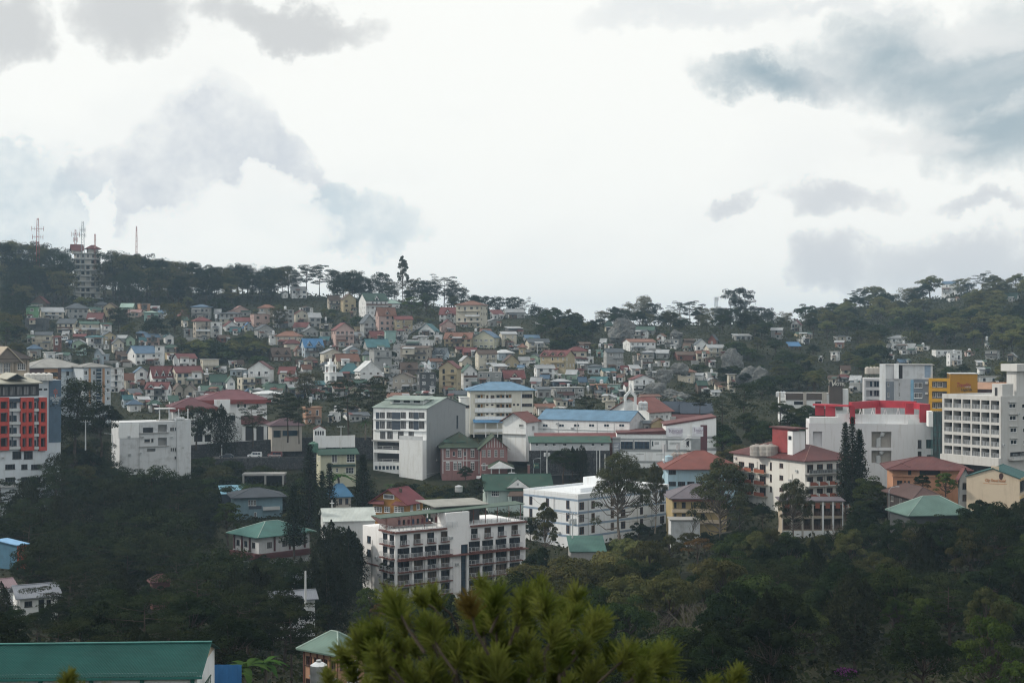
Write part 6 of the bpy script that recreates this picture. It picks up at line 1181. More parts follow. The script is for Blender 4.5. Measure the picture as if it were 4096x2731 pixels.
B.parapet(B.wall, .5, .3); b = MB(); b.box(B.w*.2, B.w*.45, B.d*.3, B.d*.6, B.h+.01, B.h+1.0, B.wall); b.box(B.w*.55, B.w*.8, B.d*.4, B.d*.85, B.h+.01, B.h+2.4, B.wall); b.build('roof_room', B.root); B.clutter(1, 12, seed=6); B.clutter(2, 6, seed=7); B.finish()
B = Bld('shed', 'corrugated green roof beneath the blue striped building', 'building', 2285, 318, 5, 2280, 2420, 2230, 2205, CONC, d=8); B.shed(roof_mat('soft_green', (.07, .16, .14), .1), 2.2, .4); B.finish()
# green bungalow
B = Bld('bungalow', 'pale green timber bungalow with long mossy green roof and white gablet', 'house', 1950, 394, 6, 1944, 2203, 2022, 1956, wall_mat('pale_mint', (.40, .49, .47), .3), None, 'long green bungalow', d=13)
B.gable(FOREST_G, 'x', 3.4, 1.0); B.pwins(1, zr('c', [(1480, 1560), (1715, 1775)], [(1200, 1265)]), nv=3, nh=1, g=0); q = MB(); q.poly([(-3.2, -.6, 0), (3.2, -.6, 0), (0, -.6, 2.3)], FRAME); q.poly([(-3.4, -.65, -.1), (0, -.65, 2.5), (0, 6, 2.5), (-3.4, 2, -.1)], FOREST_G); q.poly([(3.4, -.65, -.1), (3.4, 2, -.1), (0, 6, 2.5), (0, -.65, 2.5)], FOREST_G); q.box(-.3, .3, -.7, -.62, .7, 1.3, GREYB); B.put('gablet', q.mesh('gablet'), 1, B.ray(1, *zz('c', 1752, 1150))[0], B.h+.35); b = MB(); x0, x1, z0, z1 = B.prect(1, zz('c', 1650, 1180, 1830, 1330)); b.box(x0, x1, -2.6, -.01, -3, B.h-1.6, B.wall); b.box(x0+.8, x1-.8, -2.66, -2.61, 1.0, 2.9, GL[0]); B._slab(b, [(x0-.5, -3.2, B.h-1.6), (x1+.5, -3.2, B.h-1.6), (x1-1, -.02, B.h-.1), (x0+1, -.02, B.h-.1)], RM('n'), .12); b.build('porch', B.root); B.finish()
# ochre house
B = Bld('house', 'ochre timber house with crimson roof and white bay windows', 'house', 1626, 348, 58, 1491, 1692, 2056, 2011, OCHRE, None, 'ochre crimson roofed house')
B.gable(roof_mat('crimson', (.15, .03, .04), .08), 'x', 3.0, .9, wallm=OCHRE); B.pwins(2, zr('c', [(248, 335), (358, 420), (460, 565)], [(1372, 1432)]), nv=2, nh=2, g=2); B.win(1, B.w*.3, .6, 1.3, 1.7); B.win(1, B.w*.7, .6, 1.6, 1.7); q = MB(); q.box(-.05, -.01, -1.6, 1.6, 0, 1.2, FRAME); q.box(-.08, -.055, -1.3, 1.3, .2, 1.0, GL[2]); q.build('attic_window', B.root, (0, B.d*.52, B.h+.7)); q = MB(); q.box(-.3, .3, -.3, .3, 0, 1.0, RM('n')); q.build('chimney', B.root, (B.w*.35, B.d*.35, B.h+2.2))
for y in (.16, .82): q = MB(); B._slab(q, [(-1.1, B.d*y-2.2, B.h-.5), (-1.1, B.d*y+2.2, B.h-.5), (-.02, B.d*y+1.6, B.h+.3), (-.02, B.d*y-1.6, B.h+.3)][::-1], MAROON, .1); q.build('bay_roof', B.root)
B.finish()
# white balcony apartment block
B = Bld('apartment_building', 'white six storey apartment block with oxide red balconies and roof terrace', 'building', 1581, 300, 30, 1451, 2102, 2440, 2127, wall_mat('apartment_white', (.80, .80, .81), .28), None, 'white balcony apartment block')
fh = 2.80; cols = [((695, 765), 0), ((845, 915), 0), ((995, 1067), 0), ((1145, 1215), 0), ((1480, 1548), 1), ((1628, 1695), 1), ((1775, 1842), 1), ((1925, 1995), 1)]; sx = [(B.ray(1, 1350+(a+c)/2/2.767, 2150)[0]) for (a, c), _ in cols]
for r in range(5):
    z = B.h-2.35-.55-r*fh
    for i, x in enumerate(sx):
        wide = r > 0; ww = 2.9 if wide else 1.7
        B.win(1, x, z+.05, ww, 2.15, DKFRAME, [0, 3, 0, 3, 0, 0][(i*3+r*5) % 6], 1, 0, False, name='door')
        B.balcony(1, x+(.1 if wide else .1), z, (3.1 if wide else 2.0), 1.05 if wide else .7, REDBR, RAILM, 1.0, nbar=3, slab_t=.17)
    for x in (B.d*.10, B.d*.30): B.win(2, x, z+.05, 1.9, 2.1, DKFRAME, 0, 1, 0, False, name='door'); B.balcony(2, x, z, 2.4, .9, REDBR, RAILM, 1.0, nbar=4)
B.strip('red_band', 1, sx[0]-1.6, B.w, B.h-2.95-fh-.42, B.h-2.95-fh-.22, REDBR, 1.3)
for i in range(4): B.strip('pier', 1, sx[i]+1.75, sx[i]+2.3, -3, B.h-2.95-fh-.45, B.wall, .5); B.strip('pier', 1, sx[4+i]-2.25, sx[4+i]-1.7, -3, B.h-2.95-fh-.45, B.wall, .5)
xa, xb = (sx[3]+sx[4])/2-2.2, (sx[3]+sx[4])/2+2.6; B.win(1, (sx[3]+sx[4])/2+1.3, 1.0, 1.7, B.h-5.0, DKFRAME, 1, 0, 5, False, name='stair_window'); b = MB(); b.box(xa-1.2, xb, .0, 3.5, B.h+.01, B.h+3.1, B.wall); b.build('stair_head', B.root); B.strip('recess_edge', 1, xa-.4, xa+.3, -3, B.h-6, B.wall, .5)
B.win(2, B.d*.80, B.h-3.6, 1.6, 1.5, DKFRAME, 1, 1); B.win(2, B.d*.80, B.h-6.5, 1.6, 1.5, DKFRAME, 1, 1); B.strip('red_band', 2, B.d*.38, B.d, B.h*.505, B.h*.52, REDBR, .2)
B.strip('terrace_edge', 1, -.3, xa-1.3, B.h-.32, B.h+.02, REDBR, .7); B.strip('terrace_edge', 1, xb+.2, B.w, B.h-.32, B.h+.02, REDBR, .7); B.strip('terrace_edge', 2, 0, B.d*.42, B.h-.32, B.h+.02, REDBR, .7)
for a, c in [(-.2+i*3.9, -.2+i*3.9+3.6) for i in range(4)]+[(xb+.5+i*3.85, xb+.5+i*3.85+3.5) for i in range(4)]: B.rail(1, a, min(c, B.w), B.h+.02, 1.15, RAILM, .55, 3, .9)
B.rail(2, 0, B.d*.4, B.h+.02, 1.15, RAILM, .55, 3, .9)
b = MB(); gr = plain('canopy_green', (.05, .09, .065), .6); za, zb_ = B.h+3.05, B.h+3.75; B._slab(b, [(-3.2, .8, za), (B.w+.4, .8, zb_), (B.w+.4, 4.6, zb_+.25), (-3.2, 4.6, za+.25)], gr, .14); b.build('canopy', B.root); b = MB()
for i in range(12):
    x = -1.5+i*(B.w+1)/11; b.box(x-.06, x+.06, 1.2, 1.32, B.h, za+.6*max(0, x)/B.w, REDBR); b.tube([(x, 1.26, za-.9), (x+.9, 1.26, za-.05)], .035, REDBR, 4); b.tube([(x, 1.26, za-.9), (x-.9, 1.26, za-.15)], .035, REDBR, 4)
b.build('canopy_post', B.root)
b = MB(); B._slab(b, [(B.w*.36, 3.6, B.h+4.15), (B.w*.78, 3.6, B.h+3.95), (B.w*.80, 11, B.h+4.6), (B.w*.34, 11, B.h+5.0)], roof_mat('aged_grey', (.36, .36, .33), .35), .15); b.build('terrace_roof', B.root); b = MB(); b.box(B.w*.45, B.w*.76, 6.5, 10.5, B.h+.01, B.h+3.9, plain('dim_store', (.06, .055, .055))); b.build('terrace_room', B.root); b = MB(); B._slab(b, [(0, 4.5, B.h+.4), (B.w*.36, 4.5, B.h+.5), (B.w*.36, 10.5, B.h+2.4), (0, 10.5, B.h+2.3)], roof_mat('faded_red', (.11, .05, .045), .4), .12); b.build('terrace_roof', B.root)
cl = random.Random(5)
for i in range(9): q = MB(); c_ = plain(('cloth_navy', 'cloth_black', 'cloth_wine')[i % 3], ((.03, .05, .10), (.015, .015, .018), (.12, .03, .04))[i % 3], .9); q.box(0, .55, 0, .05, -1.1*cl.uniform(.7, 1), 0, c_); o = q.build('hung_garment', None, B.W(2+i*1.15, 2.2, B.h+2.1), B.a); tag(o, f'{("first", "second", "third", "fourth", "fifth", "sixth", "seventh", "eighth", "ninth")[i]} dark garment from left on roof terrace clothes line', 'laundry', 'laundry on the roof terrace')
B.clutter(1, 16, seed=8); B.clutter(2, 6, seed=9); B.finish()
for j, (fx, r) in enumerate(((B.d*.10, 2), (B.d*.30, 2), (B.d*.10, 3))):
    t = thing('potted_plant', f'leafy plant on {("corner", "left", "lower corner")[j]} balcony of white balcony apartment block', 'plant', B.W(-.6, fx, B.h-2.9-r*fh+.03)); tm, cm = TREES['bush'][j]; o = link('foliage', cm, t); o.scale = (.32, .32, .5)
# roofs and houses left of the apartment block
B = Bld('shed', 'long white metal roofed shed left behind the balcony apartment block', 'building', 1300, 318, 4, 1296, 1500, 2125, 2085, CONCL, None, 'white metal shed roof', d=14); B.gable(WHR, 'x', 2.0, .5); q = MB(); q.box(-.08, .08, -.08, .08, 0, 2.0, FRAME); q.box(-.5, -.082, -.07, .07, 1.2, 1.4, FRAME); q.box(.082, .5, -.07, .07, 1.2, 1.4, FRAME); q.build('cross', B.root, (B.ray(1, 1336, 2050)[0], 6, B.h+2.1)); B.finish()
B = Bld('house', 'blue grey house with dark flat hipped roof and white arched windows', 'house', 940, 388, 6, 934, 1130, 2090, 1992, BLUEG, None, 'blue grey arched house', d=11)
B.hip(roof_mat('charcoal', (.045, .055, .07), .1), 2.0, 1.2); B.pwins(1, zr('h', [(764, 788), (792, 817), (821, 847)], [(650, 708)]), nv=0, nh=1, g=2); B.pwins(1, [zz('h', 826, 778, 852, 836)], nv=0, g=2); B.pwins(1, [zz('h', 955, 622, 1084, 705)], nv=3, nh=1, g=0); B.pstrip('band', 1, zz('h', 770, 710, 905, 745), BLUEW, .06); B.pstrip('balcony', 1, zz('h', 918, 718, 1092, 752), CONCL, .9); B.finish()
q = Bld('roof_annexe', 'pale blue metal roof edge behind the blue grey house', 'building', 888, 398, 5, 884, 985, 2000, 1976, BLUEW, d=9); q.shed(roof_mat('dull_blue', (.15, .30, .40), .1), 1.4, .3); q.finish()
B = Bld('house', 'house with bright blue ribbed hipped roof among dark conical trees', 'house', 1320, 396, 8, 1312, 1404, 2022, 1989, BEIGE, None, 'bright blue hipped roof'); B.hip(roof_mat('cobalt', (.07, .19, .33), .05), 3.4, .8); B.wins(1, [B.w*.2, B.w*.5, B.w*.8], [.3], .9, 1.6, fr=BRFRAME); B.finish()
B = Bld('house', 'cream green house with large divided windows under shallow green roof', 'house', 1282, 416, 10, 1266, 1424, 1895, 1816, wall_mat('moss_cream', (.47, .47, .36), .5), None, 'cream green windowed house')
B.gable(FOREST_G, 'x', 1.1, .9); B.pwins(1, zr('h', [(1640, 1695)], [(178, 260)]), nv=1, nh=0, g=2); B.pwins(1, zr('h', [(1730, 1790), (1795, 1880)], [(170, 255)]), nv=2, nh=2, g=0); B.pwins(1, zr('h', [(1625, 1645), (1685, 1705)], [(318, 360)]), nv=0, nh=1); B.pwins(1, [zz('h', 1785, 310, 1870, 375)], nv=2, nh=1, g=0); B.pstrip('ledge', 1, zz('h', 1600, 278, 1885, 300), FOREST_G, .6); B.wins(2, [B.d*.3, B.d*.6], [B.h*.6], .8, 1.3); B.finish()
t = tank_thing(at(1254, 1808, 414), 1.4, 2.6, 'green painted tank beside cream green windowed house', plain('tank_green', (.05, .14, .10), .5))
B = Bld('house', 'white bungalow with sea green hipped roof and maroon balcony band', 'house', 1036, 330, 34, 932, 1238, 2210, 2150, OLDW, None, 'sea green hipped bungalow')
B.hip(roof_mat('sea_green', (.05, .145, .13), .15, .42), 2.7, 1.2, ridge_m=roof_mat('ridge_pale', (.32, .42, .38), .1))
for f_ in (1, 2):
    for x in (.2, .5, .8): B.win(f_, B.L(f_)*x, .9, 1.3, 1.3, DKFRAME); B.strip('post', f_, B.L(f_)*x+1.2, B.L(f_)*x+1.5, 0, B.h, plain('maroon_post', (.09, .025, .028)), .4)
    B.strip('maroon_band', f_, 0, B.L(f_)*.98, -1.6, -.3, plain('maroon_post', (.09, .025, .028)), 1.2)
B.finish()
# long green roofed hall in the corner
B = Bld('market_hall', 'long hall with sea green ribbed metal roof in the lower left', 'building', 788, 120, 80.6, -330, 880, 2780, 2688, WHITE, None, 'long sea green roof', w=9.5)
GM = roof_mat('emerald_metal', (.030, .150, .135), .12, .38, .2)
b = MB(); bm = B.w/2; rise = 1.5; o_ = .6; n_ = 190; Y0, Y1 = -.5, B.d+.3; st_ = (Y1-Y0)/n_
for sg in (-1, 1):
    ex = bm+sg*(bm+o_); ez = B.h-.2
    for i in range(n_):
        ya = Y0+i*st_
        for y0, y1, h0, h1 in ((ya, ya+st_*.62, 0, 0), (ya+st_*.62, ya+st_*.74, 0, .085), (ya+st_*.74, ya+st_*.86, .085, .085), (ya+st_*.86, ya+st_, .085, 0)):
            b.poly([(ex, y0, ez+h0), (ex, y1, ez+h1), (bm, y1, B.h+rise+h1), (bm, y0, B.h+rise+h0)], GM)
b.build('roof', B.root); b = MB(); b.box(bm-.2, bm+.2, Y0, Y1, B.h+rise+.05, B.h+rise+.14, GM); b.build('ridge_cap', B.root); b = MB(); b.box(-o_-.05, -o_+.12, Y0, Y1, B.h-.42, B.h-.22, GM); b.build('gutter', B.root)
for i in range(12): q = MB(); q.box(-.3, -.01, i*4.2+.2, i*4.2+.5, -4, B.h-.3, GM); q.build('post', B.root)
for i in range(6): q = MB(); q.box(-.06, -.005, .1, B.d, B.h-1.0-i*.5, B.h-.62-i*.5, WHITE); q.build('plank', B.root)
for A in (0,): B.x.poly([(0, A, B.h), (B.w, A, B.h), (bm, A, B.h+rise-.1)], CREAMW)
q = MB(); [q.tube([(1.5+i*.8, -.5, B.h-3.4+i*.0), (1.5+i*.8, -.5, B.h-1.2)], .04, FOREST_G, 4) for i in range(4)]; q.box(1.3, 4.2, -.55, -.45, B.h-1.25, B.h-1.15, FOREST_G); q.build('stair_rail', B.root); B.finish()
t = thing('tarpaulin', 'blue tarpaulin screen beside the end of the long sea green roof', 'tarpaulin', at(892, 2690, 138)); b = MB(); tp = plain('tarp_blue', (.03, .16, .40), .5); [b.poly([(-.9+i*.45, .1*(i % 2), -1.4), (-.45+i*.45, .1*((i+1) % 2), -1.4), (-.45+i*.45, .1*((i+1) % 2), .8), (-.9+i*.45, .1*(i % 2), .8)], tp) for i in range(6)]; b.build('sheet', t)
B = Bld('shed', 'little blue shed with bright red side wall and light blue roof', 'building', 68, 262, 40, -10, 106, 2258, 2180, plain('shed_blue', (.05, .14, .22), .7), None, 'red and blue shed', sink=1.0); B.fm = {1: plain('shed_red', (.36, .06, .035), .7)}; B.shed(roof_mat('light_blue', (.20, .38, .60), .1), .5, .4); B.finish()
B = Bld('house', 'small white bungalow with grey ribbed roof among dark trees', 'house', 78, 228, 10, 74, 230, 2450, 2388, WHITE, None, 'small white bungalow', d=6, sink=1.5); B.gable(roof_mat('zinc', (.24, .26, .30), .2), 'x', 1.3, .7); B.pwins(1, [zz('i', 185, 948, 242, 992), zz('i', 350, 940, 385, 990)], fr=DKFRAME, g=0); B.pwins(1, [zz('i', 290, 938, 335, 1040)], fr=DKFRAME, nv=0, name='door'); B.finish()
B = Bld('house', 'half hidden house with dull maroon roof among the dark trees', 'house', 610, 262, 12, 600, 680, 2352, 2332, wall_mat('dull_red', (.12, .055, .05)), None, 'hidden maroon roof'); B.hip(roof_mat('dull_maroon', (.12, .05, .055), .3), 1.2, .5); B.finish()
B = Bld('house', 'white walled house with mauve roof at left edge', 'house', 8, 236, 15, -30, 60, 2400, 2350, OLDW, sink=1.0); B.gable(roof_mat('mauve', (.25, .18, .20), .3), 'x', .9, .5); B.finish()
B = Bld('house', 'low grey roof glimpsed between trees left of apartment block', 'house', 1150, 255, 8, 1140, 1240, 2330, 2312, OLDW); B.gable(roof_mat('zinc', (.24, .26, .30), .2), 'x', .9, .5); B.finish()
B = Bld('house', 'pale wall of a house half hidden by trees above the peach house', 'house', 1090, 220, 10, 1075, 1260, 2450, 2400, OLDW); B.gable(roof_mat('zinc', (.24, .26, .30), .2), 'x', .9, .5); B.wins(1, [B.w*.3, B.w*.7], [.5], 1, 1.2, fr=DKFRAME); B.finish()
B = Bld('house', 'peach two storey house with weathered green hipped roof at the bottom', 'house', 1352, 166, 46, 1217, 1457, 2800, 2622, PEACH, None, 'peach green roofed house')
B.hip(roof_mat('weathered_green', (.14, .22, .19), .5, .5, .2), 2.0, .7, ridge_m=roof_mat('ridge_pale', (.32, .42, .38), .1))
for z in (B.h-1.75, B.h-4.4):
    for x in (.16, .40, .62, .86): B.win(2, B.d*x, z, 1.0, 1.15, BRFRAME, 0, 2, 0)
for i in range(6): B.strip('pilaster', 2, B.d*i/5.05, B.d*i/5.05+.12, -2, B.h-.05, REDBR, .12)
B.win(1, B.w*.55, B.h-3.6, 1.9, 2.6, FRAME, 2, 2, 2); B.win(1, B.w*.2, B.h-1.7, 1.1, .9, BRFRAME, 0); B.win(1, B.w*.55, B.h-6.4, 1.9, 1.4, FRAME, 2, 2, 1); B.strip('canopy', 2, 0, B.d*.7, B.h-2.75, B.h-2.6, CONC, .9); B.finish()
tank_thing(at(1275, 2752, 158), .95, 2.6, 'ribbed steel water tank in front of peach house', TANKM)
t = thing('block_wall', 'rough grey block wall at right of peach house', 'wall', at(1530, 2731, 160)); b = MB(); b.box(-1.5, 2.2, 0, 1.8, -3, 1.9, wall_mat('rough_block', (.22, .22, .215), 1.0)); b.build('wall', t)
# left edge hotels
B = Bld('hotel', 'hotel front of red framed balcony bays with slate blue fascia', 'building', -70, 360, 18, -74, 182, 2030, 1590, wall_mat('pale_bluewhite', (.58, .63, .68), .3), None, 'red framed hotel', d=10)
RD = plain('frame_red', (.44, .045, .03), .6); ys = [(598, 702), (722, 830), (842, 945), (962, 1068)]
for x0, x1 in ((-110, 78), (190, 318), (368, 442)):
    b = MB(); a, c, z0, z1 = B.prect(1, zz('a', x0, 577, x1, 1080)); n2 = 1 if x1-x0 < 90 else 2; a = max(a, .05)
    for i in range(n2+1): xx = a+(c-a)*i/n2; w_ = .55 if 0 < i < n2 else .8; b.box(max(a, xx-w_/2), min(c, xx+w_/2), -.9, -.004, z0, z1, RD)
    for j, yy in enumerate([577]+[y[1] for y in ys]): zc = B.ray(1, *zz('a', (x0+x1)/2, yy))[1]; b.box(a, c, -.85, -.006, zc-1.1 if j == 0 else zc-.55, zc if j == 0 else zc+.45, RD)
    b.build('red_frame', B.root)
    for y0, y1 in ys:
        for i in range(n2):
            q = (x1-x0)/n2; xa = x0+q*i+12; xb = x0+q*(i+1)-12
            if xb > 8: B.pholes(1, [zz('a', max(xa, -60), y0+10, xb, y1-8)], 1.0, DARKIN)
for x0, x1 in ((80, 188), (320, 366)):
    for y0, y1 in ys: B.pstrip('balcony', 1, zz('a', x0, y1-18, x1, y1+8), CONCL, .8); B.pwins(1, [zz('a', x0+10, y0+25, x0+30, y1-25)] + ([zz('a', x0+48, y0+25, x0+80, y1-25)] if x1-x0 > 80 else []), fr=DKFRAME, nv=0, g=1)
    B.pstrip('slate_column', 1, zz('a', x0+32 if x1-x0 > 80 else x0+34, 600, x0+44, 1075), BLUEW, .12)
B.pstrip('fascia', 1, zz('a', 75, 588, 192, 620), BLUEW, .5); B.pstrip('fascia', 1, zz('a', 318, 583, 368, 612), BLUEW, .5)
B.pwins(1, zr('a', [(50, 145), (205, 265), (300, 392)], [(1222, 1270), (1345, 1392)]), fr=DKFRAME, nv=3, g=0); B.pwins(1, zr('a', [(120, 205), (230, 315)], [(1095, 1170)]), fr=DKFRAME, nv=2, g=0); B.strip('ledge', 1, 0, B.w, B.h*.17, B.h*.2, CONCL, .5)
b = MB(); a, c, z0, z1 = B.prect(1, zz('a', -60, 520, 310, 577)); b.box(0, B.w-1, 2, 9, B.h+.01, B.h+3.4, DARKIN); b.build('terrace_room', B.root)
for i in range(6): q = MB(); q.box(4+i*1.8, 5.2+i*1.8, 1.9, 1.98, B.h+.4, B.h+2.5, GL[2]); q.build('terrace_window', B.root)
b = MB(); B._slab(b, [(-1, .2, B.h+3.6), (B.w-.6, .2, B.h+3.6), (B.w-2, 9, B.h+5.0), (-1, 9, B.h+5.2)], roof_mat('cream_roof', (.42, .41, .35), .2), .35); b.build('terrace_roof', B.root); b = MB(); [B._slab(b, [(x-2.6, .6, B.h+4.6), (x, .6, B.h+6.0), (x, 9, B.h+6.2), (x-2.6, 9, B.h+5)][::sg], roof_mat('cream_roof', (.42, .41, .35), .2), .2) for x, sg in ((9, 1),)]; B._slab(b, [(9, .6, B.h+6.0), (11.6, .6, B.h+4.6), (11.6, 9, B.h+5), (9, 9, B.h+6.2)], roof_mat('cream_roof', (.42, .41, .35), .2), .2); b.poly([(6.6, .7, B.h+4.5), (11.4, .7, B.h+4.5), (9, .7, B.h+5.9)], GL[0]); b.build('gablet', B.root); B.clutter(1, 10, seed=13); B.finish()
B = Bld('hotel_tower', 'white and slate blue hotel wall with flower emblem and hotel name', 'building', 56, 372, 16, 50, 243, 1990, 1521, wall_mat('pale_bluewhite', (.58, .63, .68), .3), None, 'slate blue name wall', d=8)
o = B.pstrip('name_panel', 1, zz('a', 470, 410, 589, 1010), plain('slate_blue', (.075, .125, .185), .8), .12); a, z_ = B.ray(1, *zz('o', 1338, 1222)); FLR = plain('flower_red', (.36, .10, .07), .6); SGN = plain('sign_pale', (.60, .63, .64), .6)
B.text('THE', 1, a, z_, .5, SGN, .14, parent=o); a, z_ = B.ray(1, *zz('o', 1338, 1278)); B.text('ORCHARD', 1, a, z_, 1.5, SGN, .14, squeeze=.42, parent=o) if False else B.text('ORCHARD', 1, a, z_, .85, SGN, .14, squeeze=.74, parent=o); a, z_ = B.ray(1, *zz('o', 1338, 1340)); B.text('HOTEL', 1, a, z_, .85, SGN, .14, squeeze=.72, parent=o); a, z_ = B.ray(1, *zz('o', 1345, 1402)); B.text('BAGUIO', 1, a, z_, .42, SGN, .14, squeeze=.9, parent=o)
a, z_ = B.ray(1, *zz('o', 1335, 1125)); q = MB()
for i in range(6):
    t0 = math.pi/2+i*math.pi/3; pts = [(a+r_*math.cos(t0+d_)*.75, -.17-.01*i, z_+r_*math.sin(t0+d_)) for r_, d_ in ((.12, 0), (.6, -.38), (.98, 0), (.6, .38))]; q.poly(pts, FLR)
q.box(a-.08, a+.08, -.2, -.15, z_-1.5, z_-.7, FLR); q.build('flower_emblem', o)
for x in (935, 1060): r = zz('o', x, 1045, x+80, 1090); B.pwins(1, [r], fr=DKFRAME, nv=0, g=0, sill=False)
B.finish()
for i in range(5): tank_thing(at(112+i*21, 1522, 376), 1.0, 1.75, f'{("first", "second", "third", "fourth", "last")[i]} of five white tanks on slate blue name wall', plain('tank_white', (.62, .61, .58), .45))
B = Bld('hotel', 'tan stone hotel with steep gable and cream balconies at left edge', 'building', -60, 425, 20, -66, 114, 1600, 1438, TAN, None, 'tan gabled hotel', d=14)
B.hip(roof_mat('dark_brown', (.05, .04, .038), .1), 4.5, 1.2); b = MB(); a0 = B.ray(1, 23, 1385); xl = B.ray(1, 23, 1440)[0]; hw = 4.2
b.poly([(xl-hw, -1.2, B.h-.8), (xl+hw, -1.2, B.h-.8), (xl, -1.2, a0[1]-.4)], plain('gable_brown', (.15, .12, .10))); b.build('gable', B.root)
for sg in (-1, 1): b = MB(); B._slab(b, [(xl+sg*(hw+.6), -1.8, B.h-1.0), (xl, -1.8, a0[1]), (xl, 6, a0[1]), (xl+sg*(hw+.6), 6, B.h-1.0)][::-sg], TAN, .35); b.build('barge_roof', B.root)
o = B.pstrip('name_band', 1, zz('o', -160, 365, 245, 415), BEIGE, .8); a, z_ = B.ray(1, *zz('o', 60, 392)); B.text('View Hotel', 1, a, z_, .9, BLACK, .85, .3, parent=o, squeeze=.8)
B.pwins(1, [zz('o', 0, 430, 60, 680), zz('o', 90, 430, 245, 680), zz('o', 425, 445, 610, 600)], nv=3, nh=1, g=2); B.pstrip('balcony', 1, zz('o', -60, 685, 255, 745), CREAMW, .9); B.pstrip('balcony', 1, zz('o', 340, 668, 690, 725), CREAMW, .9); B.pwins(1, [zz('o', 60, 765, 250, 850), zz('o', 430, 770, 620, 850)], nv=3, g=0)
for x in (260, 355, 640): B.pstrip('stone_pier', 1, zz('o', x, 370, x+55, 900), wall_mat('rubble', (.33, .28, .23), 1.2), .5)
B.finish()
B = Bld('apartment_building', 'long pale block with ribbed grey roof and brown brick left end', 'building', 122, 470, 18, 116, 340, 1650, 1473, wall_mat('block_blue', (.52, .58, .63), .2), None, 'grey roofed long block', d=15)
B.hip(roof_mat('rib_grey', (.27, .27, .26), .15), 2.9, 1.0); B.pstrip('brick_panel', 1, zz('a', 282, 290, 425, 420), wall_mat('dark_brick', (.12, .075, .075)), .06); B.pstrip('brick_panel', 1, zz('a', 558, 285, 590, 420), wall_mat('dark_brick', (.12, .075, .075)), .08); B.pstrip('orange_panel', 1, zz('a', 426, 300, 557, 400), wall_mat('clay', (.40, .23, .13)), .05)
B.pstrip('ledge', 1, zz('a', 588, 303, 800, 325), STRIPE, .6); B.pwins(1, zr('a', [(640, 666), (725, 795)], [(328, 365), (405, 440), (480, 520)]), fr=DKFRAME, nv=1, g=0)
for r in ((480, 335, 556, 375), (428, 335, 460, 375)): B.pstrip('window', 1, zz('a', *r), GL[0], .09)
B.finish()
B = Bld('apartment_building', 'pale grey end block with scaffold like glass stair strip', 'building', 334, 466, 14, 330, 443, 1650, 1470, wall_mat('block_grey', (.47, .52, .57), .2), None, None, d=14); B.hip(roof_mat('rib_grey', (.27, .27, .26), .15), 1.2, .6)
B.pwins(1, zr('a', [(895, 918), (1030, 1060), (812, 845)], [(320, 360), (405, 443), (487, 525), (570, 605)]), nv=1, g=0); b = MB(); a, c, z0, z1 = B.prect(1, zz('a', 928, 300, 972, 700)); b.box(a, c, -.8, -.01, z0, z1, GL[1]); b.build('stair_glass', B.root); b = MB()
for i in range(12): z_ = z0+(z1-z0)*i/12; b.box(a-.1, c+.1, -.9, -.805, z_, z_+.12, FRAME)
b.build('stair_frame', B.root)
for x in (855, 988): B.pstrip('clay_strip', 1, zz('a', x, 295, x+22, 640), wall_mat('clay', (.40, .23, .13)), .06)
B.finish()
# old white building and red roofed mansion
B = Bld('old_building', 'weathered white three storey building with streaked walls and open bays', 'building', 478, 410, 12, 473, 764, 1870, 1690, OLDW, None, 'weathered white building', d=11)
B.pholes(1, [zz('a', 1380, 868, 1480, 920)], .8, DARKIN); B.pholes(1, [zz('a', 1525, 840, 1612, 912), zz('a', 1525, 965, 1612, 1040), zz('a', 1420, 1070, 1500, 1100)], 1.6, CONC); B.pwins(1, [zz('a', 1392, 978, 1448, 1010), zz('a', 1458, 972, 1482, 1010), zz('a', 1642, 868, 1658, 900), zz('a', 1662, 865, 1678, 898), zz('a', 1686, 865, 1700, 896)]+zr('a', [(1646, 1660), (1664, 1680), (1686, 1700)], [(1062, 1096)])+zr('a', [(1685, 1700), (1720, 1735), (1745, 1758), (1770, 1784)], [(1145, 1172)]), fr=CONC, nv=0, g=0)
B.pstrip('white_panel', 1, zz('a', 1142, 828, 1340, 970), WHITE, .12)
for y in (915, 1045): B.pstrip('ledge', 1, zz('a', 1340, y, 1630, y+8), CONC, .4)
b = MB(); a, c, z0, z1 = B.prect(1, zz('a', 1705, 790, 1838, 830)); b.box(a, c, -.4, 5, -3, z1, OLDW); b.build('end_bay', B.root); b = MB(); a, c, z0, z1 = B.prect(1, zz('a', 1560, 725, 1700, 795)); b.box(a, c, 3, 7, B.h+.01, B.h+.3, CONC); [b.box(a+i*2.8, a+i*2.8+.3, 3, 3.3, B.h+.3, B.h+3.4, CONCL) for i in range(4)]; b.box(a-.5, c+.5, 2.6, 7.4, B.h+3.41, B.h+3.7, CONCL); b.build('roof_frame', B.root); B.clutter(1, 8, seed=14); B.finish()
for i, x in enumerate((711, 721, 731)): tank_thing(at(x, 1682, 412), .55, .9, f'{("left", "middle", "right")[i]} of three small steel tanks on weathered white building')
B = Bld('mansion', 'long white mansion with deep red hipped roof behind pines', 'building', 806, 472, 5, 800, 1068, 1790, 1602, WHITE, None, 'red roofed mansion', d=17)
